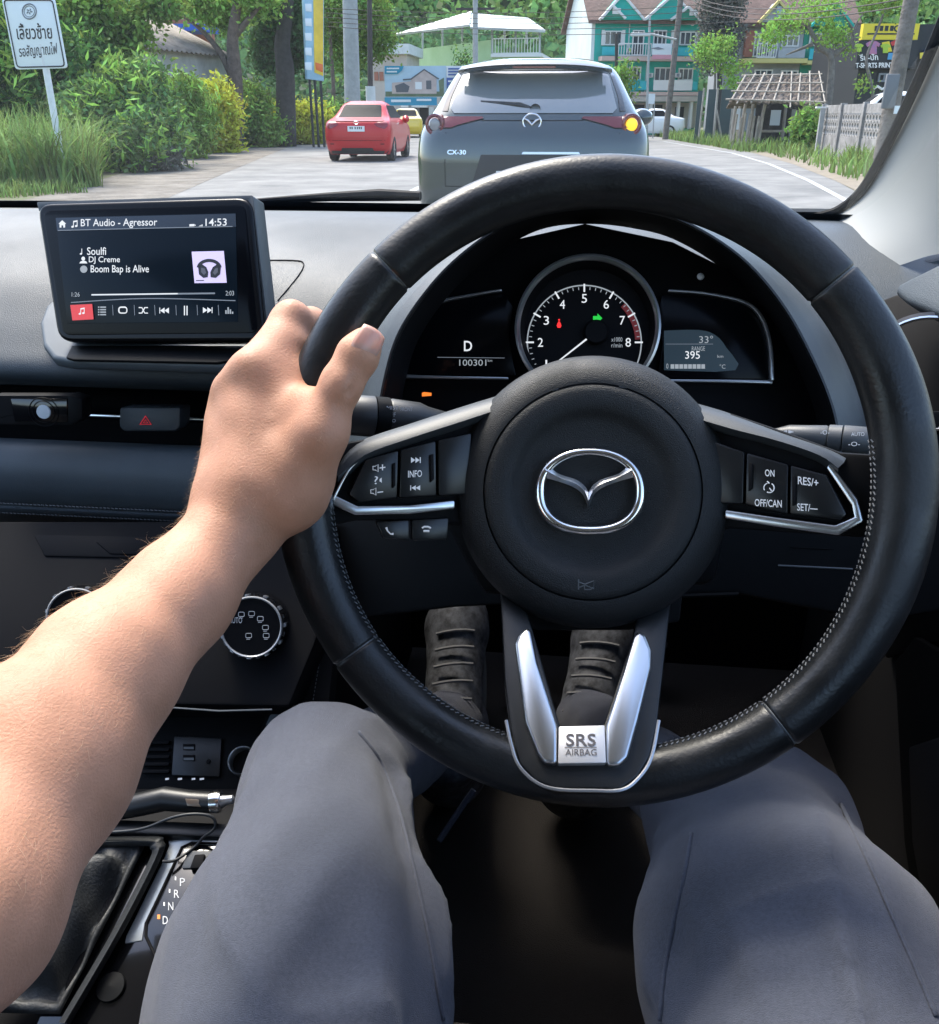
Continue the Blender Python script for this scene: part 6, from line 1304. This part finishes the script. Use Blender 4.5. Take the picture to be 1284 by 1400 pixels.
b = MB(); b.prism([F3.pt(0.01, z2 - .2, .5), F3.pt(uN, z2 - .2, .5), F3.pt(uN, z2 + 3.2, -3.5), F3.pt(.01, z2 + 3.2, -3.5)], [F3.pt(.01, z2, .5), F3.pt(uN, z2, .5), F3.pt(uN, z2 + 3.4, -3.5), F3.pt(.01, z2 + 3.4, -3.5)]); b.build('roof', 'tile_brown', t3, smooth=0)
gb = F3.poly('gable', [(1110, 36), (1168, 36), (1144, 4)], 'deep_green', .6, 1.5); F3.poly('gable_trim', ribbon([(1108, 37), (1144, 3)], 3, 1), 'teal', .75, .2, gb); F3.poly('gable_trim', ribbon([(1144, 3), (1170, 38)], 3, 1), 'teal', .75, .2, gb)
F3.window(1106, 45, 1122, 63, mull=1); F3.window(1130, 50, 1142, 64, mull=1); F3.box('balcony_panel', 1100, 68, 1138, 82, 'aqua', .75, .1); F3.box('floor_ledge', 1096, 84, 1166, 89, 'yellow_trim', .9, .9)
F3.window(1103, 96, 1130, 128, pane='dark_open', mull=2); F3.window(1136, 98, 1150, 126, mull=1); F3.box('door_panel', 1148, 112, 1158, 132, 'aqua', .1, .1); F3.box('floor_ledge', 1096, 132, 1172, 136, 'trim_white', .9, .9)
b = MB(); b.lathe([(.0001, .05), (.22, .04), (.24, 0)], 18, Matrix.Translation(F3.pl(1139, 124, .5)) @ Matrix.Rotation(rad(90), 4, 'X')); b.build('fan_cover', 'trim_white', t3)
# ---- T-shirt shop
Y4 = 44.0; o4 = Vector((X(1164, Y4), Y4, 0)); t4 = thing('print_shop', 'black shop front with yellow sign advertising T-shirts printing', 'shop', o4); F4 = Facade(t4, o4, rad(6)); u4_, _ = F4.uz(1300, 80); _, z4 = F4.uz(1200, 33)
F4.boxuz('wall', 0, 0, u4_, z4, 'black_wall', 0, 6)
ys_ = F4.box('yellow_sign', 1176, 33, 1252, 55, 'shop_yellow', .3, .3); text3('CHANGE', F4.pl(1184, 44, .31), F4.pl(1246, 44, .31), F4.pl(1184, 34, .31), 'sign_black', ys_, bold=.01) if 0 else None
text3('GE', F4.pl(1222, 44, .32), F4.pl(1243, 44, .32), F4.pl(1222, 34, .32), 'sign_black', ys_, bold=.015)
for x in (1192, 1199, 1206, 1213): F4.box('letter_block', x, 36, x + 4.5, 43, 'sign_black', .32, .02, ys_)
F4.box('sign_line', 1182, 46, 1246, 48, 'sign_black', .32, .02, ys_)
bs = F4.box('shirt_sign', 1168, 56, 1250, 94, 'black_wall', .35, .3)
def tee(cx_, cy, w_, m): F4.poly('shirt', [(cx_ - w_, cy - w_ * .55), (cx_ - w_ * .4, cy - w_ * .9), (cx_ + w_ * .4, cy - w_ * .9), (cx_ + w_, cy - w_ * .55), (cx_ + w_ * .8, cy - .1 * w_), (cx_ + w_ * .5, cy - w_ * .25), (cx_ + w_ * .5, cy + w_ * .9), (cx_ - w_ * .5, cy + w_ * .9), (cx_ - w_ * .5, cy - w_ * .25), (cx_ - w_ * .8, cy - .1 * w_)], m, .39, .03, bs)
tee(1175, 65, 6, 'tee_lime'); tee(1194, 65, 10, 'tee_multi'); tee(1211, 66, 7, 'tee_lime'); tee(1229, 64, 11, 'tee_red'); F4.box('blue_print', 1209, 73, 1230, 82, 'tee_blue', .39, .03, bs); F4.poly('yellow_print', [(1206, 58), (1216, 56), (1220, 70), (1208, 72)], 'shop_yellow', .38, .02, bs)
text3('รีน-ปัก', F4.pl(1176, 83, .39), F4.pl(1201, 82, .39), F4.pl(1175, 74, .39), 'print_white', bs, bold=.015); text3('T-SHIRTS PRINTING', F4.pl(1170, 93, .39), F4.pl(1234, 92, .39), F4.pl(1170, 86, .39), 'print_white', bs, bold=.02)
F4.window(1200, 100, 1216, 112, frame='sign_grey', pane='dark_open', mull=1)
b = MB(); b.tube([F4.pl(x, y, .12) for x, y in [(1195, 121), (1200, 118), (1206, 122), (1212, 118), (1216, 116)]], .05, 5); b.build('wall_scribble', 'print_white', t4)
bp2 = F4.box('blue_poster', 1254, 68, 1300, 135, mat('poster_navy', (.03, .05, .13), .6), .3, .2); F4.poly('poster_print', [(1258, 86), (1282, 80), (1284, 100), (1260, 104)], 'tee_blue', .33, .02, bp2); F4.poly('poster_print', [(1256, 118), (1270, 114), (1270, 130), (1256, 134)], 'tee_red', .33, .02, bp2); F4.poly('poster_print', [(1258, 72), (1278, 70), (1278, 78), (1258, 80)], 'shop_yellow', .33, .02, bp2)
# ---- pale green building with the open roof terrace
Y5 = 82.0; o5 = Vector((X(672, Y5), Y5, 0)); t5 = thing('green_building', 'pale green building with an open metal-roofed terrace on top', 'building', o5); F5 = Facade(t5, o5, rad(-4)); u5, _ = F5.uz(738, 90); _, z5 = F5.uz(700, 78)
_, zl = F5.uz(700, 50)
F5.boxuz('wall', 0, 0, u5, z5, 'green_pale', 0, .2)
LA = onY(551, 90, Y5 + 10); b = MB(); c0 = F5.pt(0.0, 0, -.01); c1 = F5.pt(0, onY(674, 54, Y5).z, -.01); d0 = Vector((LA.x, Y5 + 10, 0)); d1 = Vector((LA.x, Y5 + 10, onY(551, 70, Y5 + 10).z)); b.prism([c0, c1, d1, d0], [p + Vector((.3, .3, 0)) for p in (c0, c1, d1, d0)]); b.build('side_wall', 'green_pale', t5, smooth=0)
F5.boxuz('terrace_slab', -.05, z5, u5 + .2, z5 + .25, 'trim_white', .3, 9); F5.rail(674, 52, 738, 73, 'trim_white', 16, .2)
r0, r1, r2_, r3 = onY(540, 49, Y5 + 9), onY(646, 18, Y5 + 2), onY(746, 41, Y5 - 1), onY(668, 39, Y5 - 2)
b = MB(); e1 = Vector((r1.x, r1.y, r1.z)); bk = onY(722, 24, Y5 + 9)
b.add([r0, r3 + Vector((-1.5, .5, .2)), e1, ], [(0, 1, 2)]); b.add([e1, r3 + Vector((-1.5, .5, .2)), r2_, bk], [(0, 1, 2, 3)]); b.build('terrace_roof', 'metal_roof', t5, smooth=0, solid=.18)
for x, y0, y1, dy in ((673, 40, 73, 0), (738, 42, 73, 0), (705, 40, 73, 0), (632, 36, 62, 4), (605, 40, 66, 6), (578, 44, 68, 9), (690, 38, 60, 6), (720, 38, 60, 7)): MB().tube([onY(x, y0 - 4, Y5 + dy), onY(x, y1, Y5 + dy)], .09, 6).build('roof_post', 'pole_concrete', t5)
tk = thing('pale_house', 'pale low house half hidden behind the estate billboard', 'house', (X(520, 78), 78, 0)); q0 = onY(505, 150, 78); q1 = onY(556, 74, 78); MB().box2((q0.x, 78, 0), (q1.x, 84, q1.z)).build('wall', 'beige_wall', tk); MB().box2((q0.x - .4, 77.5, q1.z), (q1.x + .3, 84.3, q1.z + .7)).build('roof', 'pale_render', tk); 
for k in range(2): q2, q3 = onY(512 + 7 * k, 110, 77.9), onY(517 + 7 * k, 98, 77.9); MB().box2((q2.x, 77.9, q2.z), (q3.x, 77.95, q3.z)).build('window', 'brick_red', tk)
# ---- estate billboard and the shop below it
Y6 = 62.0; o6 = Vector((X(526, Y6), Y6, 0)); t6 = thing('estate_billboard', 'wide billboard showing a gabled house above a blue strip', 'billboard', o6); F6 = Facade(t6, o6, 0.0)
mat('ad_sky', (.42, .58, .70), .5, noise=(.3, .15)); mat('ad_cyan', (.02, .28, .45), .5); mat('ad_wall', (.50, .42, .40), .5, noise=(2, .15)); mat('ad_dark', (.10, .11, .13), .5); mat('ad_grass', (.12, .17, .10), .6, noise=(2, .3)); mat('ad_navy', (.04, .10, .32), .5)
pn = F6.box('panel', 526, 90, 610, 133, 'ad_sky', 0, .25); F6.box('blue_strip', 526, 133, 597, 144, 'ad_cyan', .01, .2, pn)
F6.poly('picture_lawn', [(527, 125), (607, 125), (607, 132), (527, 132)], 'ad_grass', .03, .02, pn); F6.poly('picture_house', [(536, 113), (562, 111), (562, 128), (536, 128)], 'ad_wall', .035, .02, pn); F6.poly('picture_house', [(562, 107), (580, 96), (597, 107), (597, 128), (562, 128)], 'ad_wall', .045, .02, pn); F6.poly('picture_roof', ribbon([(551, 109), (562, 108), (580, 95), (600, 108)], 2.0, 1), 'ad_dark', .06, .02, pn); F6.poly('picture_trees', [(540, 117), (552, 113), (560, 118), (558, 126), (542, 126)], 'ad_dark', .05, .02, pn); F6.poly('picture_trees', [(600, 110), (607, 106), (607, 126), (601, 126)], 'ad_grass', .05, .02, pn); F6.box('picture_window', 568, 112, 577, 122, 'banner_white', .06, .02, pn); F6.box('picture_window', 583, 110, 590, 122, 'ad_dark', .06, .02, pn)
F6.poly('logo_patch', [(526, 90), (552, 90), (550, 96), (544, 101), (526, 101)], 'ad_cyan', .05, .02, pn)
for q in ((529, 92.5, 546, 94.5), (529, 97, 543, 99), (535, 136, 562, 139.5), (570, 135, 590, 138)): F6.box('print_line', *q, 'banner_white', .07, .02, pn)
p2 = F6.box('side_panel', 610.5, 90, 640, 134, 'banner_white', .02, .25); F6.box('navy_block', 611, 106, 640, 133, 'ad_navy', .06, .03, p2)
for y in (93, 97, 101, 110, 117, 124): F6.box('print_line', 613, y, 634, y + 2, 'ad_navy' if y < 105 else 'banner_white', .09, .02, p2)
for x in (530, 560, 604, 636): MB().tube([F6.pl(x, 132, -.2), (F6.pl(x, 132, -.2).x, Y6 + .2, 0)], .1, 6).build('post', 'pole_concrete', t6)
Y7 = 66; o7 = Vector((X(548, Y7), Y7, 0)); t7 = thing('roadside_shop', 'small open shop under a white awning below the billboard', 'shop', o7); F7 = Facade(t7, o7, 0.)
u7, _ = F7.uz(608, 150); F7.boxuz('wall', -1, 0, u7, 2.9, 'beige_wall', 0, 3); F7.box('opening', 560, 146, 588, 170, 'dark_open', .06, .05); F7.box('awning', 553, 142, 586, 147, 'trim_white', 1.3, 1.3); F7.box('pillar', 572, 147, 575, 172, 'sign_grey', .5, .2); F7.box('pillar', 588, 146, 594, 170, 'pale_render', .5, .3)
# parked and distant cars
sedan('parked_car', 'white parked car in front of the turquoise houses', (X(938, 57), 57, 0), rad(82), 'paint_white', False)
sedan('parked_car', 'white car roof showing above the block fence', (X(1150, 34), 34.5, 0), rad(-96), 'paint_white', False, 1.05, tall=1.25)
sedan('yellow_car', 'yellow car beyond the red saloon near the shop', (X(556, 52), 52, 0), rad(10), 'paint_yellow', False)
sedan('parked_car', 'pale silver car parked behind the yellow hedge', (X(435, 48), 50, 0), rad(80), 'paint_silver', False)
# ---- bamboo hut
mat('bamboo', (.34, .29, .23), .8, noise=(4, .3), bump=(20, .6, .01)); mat('thatch', (.15, .12, .098), .95, noise=(5, .6), bump=(30, 1, .03)); mat('bamboo_pale', (.34, .30, .25), .8, noise=(4, .25))
Yh = 37.0; hut = thing('bamboo_hut', 'ramshackle bamboo roadside hut with a slatted thatch roof', 'hut', (X(1060, Yh), Yh, 0)); rh2 = random.Random(3)
HP_ = lambda x, y, dy=0.: onY(x, y, Yh + dy)
for x0, y0, x1, dy in ((1006, 145, 1003, 0), (1020, 140, 1014, .6), (1047, 140, 1037, -.4), (1030, 142, 1028, 1.5), (1100, 140, 1098, 0.), (1118, 145, 1118, 1.4), (1075, 142, 1074, 1.8), (1012, 145, 1012, 2.0)):
    t_ = HP_(x0, y0, dy); MB().tube([(onY(x1, 157, Yh + dy).x, Yh + dy, 0), t_], .06, 7).build('post', 'bamboo_pale' if rh2.random() < .5 else 'bamboo', hut)
e0, e1_, r0_, r1_ = HP_(997, 138, -1.2), HP_(1124, 142, -1.2), HP_(1019, 105, .8), HP_(1119, 103, .8)
b = MB(); nn_ = 18; rows = []
for i in range(nn_ + 1):
    v = i / nn_; rows.append([e0.lerp(r0_, v).lerp(e1_.lerp(r1_, v), j / 40) + Vector((0, 0, rh2.uniform(-.05, .05))) for j in range(41)])
b.grid(rows); rf = b.build('roof', 'thatch', hut, smooth=0, solid=.06)
b0, b1 = r0_ + Vector((-.2, 2.6, -1.0)), r1_ + Vector((.2, 2.6, -1.0)); b = MB(); b.grid([[r0_.lerp(r1_, j / 20) for j in range(21)], [b0.lerp(b1, j / 20) for j in range(21)]]); b.build('roof_back', 'thatch', hut, smooth=0, solid=.06)
for i in range(9):
    u_ = i / 8; a_ = e0.lerp(e1_, u_) + Vector((0, -.08, .0)); c_ = r0_.lerp(r1_, u_) + Vector((0, -.08, .06)); MB().tube([a_ + (a_ - c_) * rh2.uniform(-.06, .16) + Vector((rh2.uniform(-.12, .12), 0, 0)), c_ + (c_ - a_) * rh2.uniform(-.05, .10)], rh2.uniform(.022, .036), 6).build('roof_batten', 'bamboo_pale', rf)
for v in (.02, .35, .68, 1.0): MB().tube([e0.lerp(r0_, v) + Vector((-.15, -.12, .04)), e1_.lerp(r1_, v) + Vector((.1, -.12, .04))], .03, 6).build('roof_pole', 'bamboo', rf)
for i in range(7):
    x = 1008 + i * 6; t_ = HP_(x, 158 + rh2.uniform(-4, 4), -.5); MB().tube([(t_.x - .05, Yh - .5, 0), t_], .04, 6).build('fence_stake', 'bamboo_pale' if i % 2 else 'bamboo', hut)
for i in range(9):
    x = 1086 + i * 5; t_ = HP_(x, 152 + rh2.uniform(-3, 3), .4); MB().box2((t_.x - .07, Yh + .4, 0), (t_.x + .07, Yh + .43, t_.z)).build('wall_board', 'bamboo' if i % 2 else 'pole_concrete', hut)
MB().box2((HP_(1042, 160).x, Yh + .1, HP_(1042, 181).z), (HP_(1085, 160).x, Yh + .8, HP_(1042, 178).z)).build('bench', 'bamboo', hut); MB().box2((HP_(1066, 160).x, Yh + 1.7, HP_(1066, 172).z), (HP_(1080, 160).x, Yh + 1.75, HP_(1066, 150).z)).build('back_panel', 'banner_white', hut); MB().box2((HP_(1014, 160).x, Yh + 1.7, HP_(1014, 178).z), (HP_(1022, 160).x, Yh + 1.75, HP_(1014, 148).z)).build('back_panel', 'banner_white', hut); MB().box2((HP_(1046, 160).x, Yh + 2.0, .1), (HP_(1112, 160).x, Yh + 2.1, 1.6)).build('back_wall', 'bark_dark', hut)
# green sheet fence beside the hut
gs = thing('sheet_fence', 'dark green corrugated sheet fence left of the bamboo hut', 'fence', (X(975, 44), 44, 0))
for x0, x1, y0 in ((950, 962, 124), (964, 980, 122), (982, 1003, 122)): q0, q1 = onY(x0, 178, 44), onY(x1, y0, 44); MB().box2((q0.x, 44, 0), (q1.x, 44.05, q1.z)).build('sheet', 'green_sheet', gs)
for x0, y0, x1 in ((963, 120, 958), (982, 120, 979), (1002, 145, 1000), (980, 150, 992)): MB().tube([onY(x0, y0, 43.8), (X(x1, 43.8), 43.8, 0)], .04, 6).build('post', 'bamboo_pale', gs)
wb = thing('white_gate_post', 'white painted gate post at the start of the block fence', 'post', (X(1124, 32), 32, 0)); MB().box2((X(1121, 32), 31.9, 0), (X(1127, 32), 32.05, Zt(1124, 148, 32))).build('shaft', 'pole_concrete', wb); MB().box2((X(1114, 32), 31.88, Zt(1124, 148, 32)), (X(1130, 32), 32.07, Zt(1124, 145.5, 32))).build('cap', 'trim_white', wb)
# ---- concrete block fence with oval openings
fn = thing('block_fence', 'weathered grey concrete fence pierced with rows of oval openings', 'fence', (X(1170, 28), 28, 0)); mat('block_grey', (.27, .26, .25), .92, noise=(3, .4), bump=(12, .8, .02))
fA = Vector((X(1127, 32.5), 32.5, 0)); fB = Vector((X(1222, 24.5), 24.5, 0)); fd = (fB - fA); fl_ = fd.length; fd.normalize(); fnrm = Vector((-fd.y, fd.x, 0)) * -1
RM = Matrix(((fd.x, fnrm.x, 0), (fd.y, fnrm.y, 0), (0, 0, 1)))
def fbox(name, s0, s1, z0, z1, th=.08, off=0., m='block_grey', par=fn): c = fA + fd * ((s0 + s1) / 2) + fnrm * off; return MB().box((c.x, c.y, (z0 + z1) / 2), (s1 - s0, th, z1 - z0), RM).build(name, m, par, smooth=0, bevel=.006)
HT = 1.40; fbox('lower_wall', 0, fl_, 0, .56); fbox('top_rail', 0, fl_, 1.16, HT)
for k in range(4): s0 = fl_ * k / 3; fbox('post', s0 - .09, s0 + .09, 0, HT + .04, .16, .02)
ncol = 26; z_b, z_t, rws = .562, 1.158, 3; ch_ = (z_t - z_b) / rws; cw = fl_ / ncol
bl_me = None
for i in range(ncol):
    for j in range(rws):
        cx_, cz = (i + .5) * cw, z_b + (j + .5) * ch_; N8 = 16; outr = []; inr = []
        for k in range(N8):
            a = 2 * math.pi * k / N8 + math.pi / N8; c, s_ = math.cos(a), math.sin(a); m_ = max(abs(c), abs(s_)); outr.append((c / m_ * cw / 2 * .985, s_ / m_ * ch_ / 2 * .985)); inr.append((c * cw * .28, s_ * ch_ * .33))
        if bl_me is None:
            v = [Vector((x, -.035, z)) for x, z in outr] + [Vector((x, -.035, z)) for x, z in inr] + [Vector((x, .035, z)) for x, z in outr] + [Vector((x, .035, z)) for x, z in inr]; f = []
            for k in range(N8):
                l = (k + 1) % N8; f += [(k, l, N8 + l, N8 + k), (2 * N8 + k, 3 * N8 + k, 3 * N8 + l, 2 * N8 + l), (k, 2 * N8 + k, 2 * N8 + l, l), (N8 + k, N8 + l, 3 * N8 + l, 3 * N8 + k)]
            oo = MB().add(v, f).build('block', 'block_grey', fn, local=True, smooth=0); bl_me = oo
        else: oo = bl_me.copy(); COL.objects.link(oo)
        c = fA + fd * cx_ - MW[fn].translation; oo.matrix_basis = Matrix.Translation((c.x, c.y, cz)) @ RM.to_4x4()
# ------------------------------------------------------------------ right-hand vegetation
V, Q = blades(np.concatenate([scatter([(5.3, 33), (5.1, 39), (4.5, 47), (4.3, 60), (9, 60), (9, 47), (7, 39.5), (10, 33)], 5200, 51), scatter([(5.8, 17), (6.6, 16), (8.6, 22), (9.4, 30), (7.9, 31), (6.6, 24)], 3600, 52), scatter([(4.9, 17), (5.6, 26), (5.9, 33), (7.2, 33), (6.8, 25), (5.8, 17)], 500, 54)]), .12, .55, .045, 53, .7); o = mesh_np('verge_grass', V, Q, 'blade_green', smooth=0); tagp(o, 'bright green grass along the right verge', 'grass', kind='stuff')
bush('tall_weeds', 'tuft of tall green weeds between the hut and the block fence', 1108, 34.5, 1.3, 150, 'leaf_mid', 2200, .12, 61, depth=.8, cat='plant')
tree('feathery_tree', 'feathery green tree with curved grey trunk in front of the deep green house', 1133, 41, [(1135, 120), (1136, 78), (1120, 64), (1110, 45), (1100, 25)], [(1100, 18, 34, 20, 0), (1070, 36, 28, 12, -.3), (1130, 8, 30, 18, .3), (1055, 52, 20, 9, 0), (1145, 40, 20, 14, .3), (1160, 62, 14, 12, .2), (1125, 50, 18, 10, 0)], 'leaf_light', 2800, .085, 62, 'bark_grey', .16, [[(1136, 80, 0), (1160, 60, .2), (1172, 30, .3), (1195, 0, .4)], [(1136, 78, 0), (1168, 50, .2), (1150, 15, .3)], [(1112, 60, 0), (1075, 75, .2)]])
tree('bare_tree', 'dense grey leafless tree between the two terraces', 985, 54, [(984, 110), (982, 60), (984, 20)], [(985, 20, 30, 26, 0), (975, 55, 22, 28, .3), (1000, 50, 18, 26, .4), (990, -5, 34, 18, .2), (968, 80, 16, 18, .2)], 'leaf_grey', 9000, .10, 63, 'bark_dark', .16, [[(982, 80, 0), (1000, 40, .2), (1010, 5, .3)], [(982, 70, 0), (962, 35, .2), (958, 5, .3)]])
tree('young_tree', 'young bright green tree beside the dark green sheet fence', 975, 46, [(976, 140), (978, 100), (975, 70)], [(975, 72, 22, 16, 0), (1000, 92, 18, 12, .2), (960, 62, 12, 10, .2), (1005, 118, 14, 12, .0), (990, 58, 18, 10, .2)], 'leaf_light', 2200, .095, 64, 'bark_grey', .08)
tree('branchy_tree', 'thin branchy tree hanging over the yellow shop sign', 1215, 38, [(1190, 110), (1185, 80), (1200, 40), (1215, 0)], [(1205, 4, 30, 9, 0), (1182, 116, 12, 12, 0), (1250, 12, 18, 10, .2)], 'leaf_mid', 1000, .085, 65, 'bark_grey', .07)
bush('creeper', 'climbing creeper smothering the thin post', 845, 47.5, 1.3, 95, 'leaf_mid', 1500, .14, 66, depth=.6, cat='plant')
bush('roof_plant', 'dark shrub on the corner of the pale green building', 636, 70, 1.8, 72, 'leaf_dark', 1200, .12, 67, depth=1.0, cat='plant', low=4.4)
# ------------------------------------------------------------------ wooded hill far behind
def hill(name, label, x0, x1, Y, h, seed, m, n, size):
    r = np.random.default_rng(seed); b = MB(); rows = []
    hz_ = lambda x, v: h * (v ** .8) * (1 + .18 * math.sin(x * .021 + seed) + .10 * math.sin(x * .057 + 2 * seed))
    for i in range(13):
        v = i / 12; rows.append([(x0 + (x1 - x0) * j / 60, Y + v * 90, hz_(x0 + (x1 - x0) * j / 60, v)) for j in range(61)])
    b.grid(rows); o_ = b.build('hill', 'soil_dark', smooth=180); o_['kind'] = 'structure'
    xs, vs_ = r.uniform(x0, x1, n // 60), r.random(n // 60) ** 1.2; bl_ = []
    for x, v in zip(xs, vs_): s_ = r.uniform(2.2, 4.6); bl_.append((x, Y + v * 90, hz_(x, v) + s_ * .5, s_, s_, s_ * .85))
    V, Q = leaves(bl_, n, size, seed, shell=.75); o_ = mesh_np('hillside_wood', V, Q, m, smooth=0); tagp(o_, label, 'wood', kind='stuff')
mat('soil_dark', (.035, .055, .025), .95, noise=(.2, .3))
hill('hill', 'distant green wooded hillside rising behind the buildings', -150, 130, 150, 44, 3, 'leaf_far', 90000, 1.15)
hill('hill', 'dark belt of trees at the foot of the hill', -95, 75, 100, 13, 5, 'leaf_far_dark', 40000, .7)
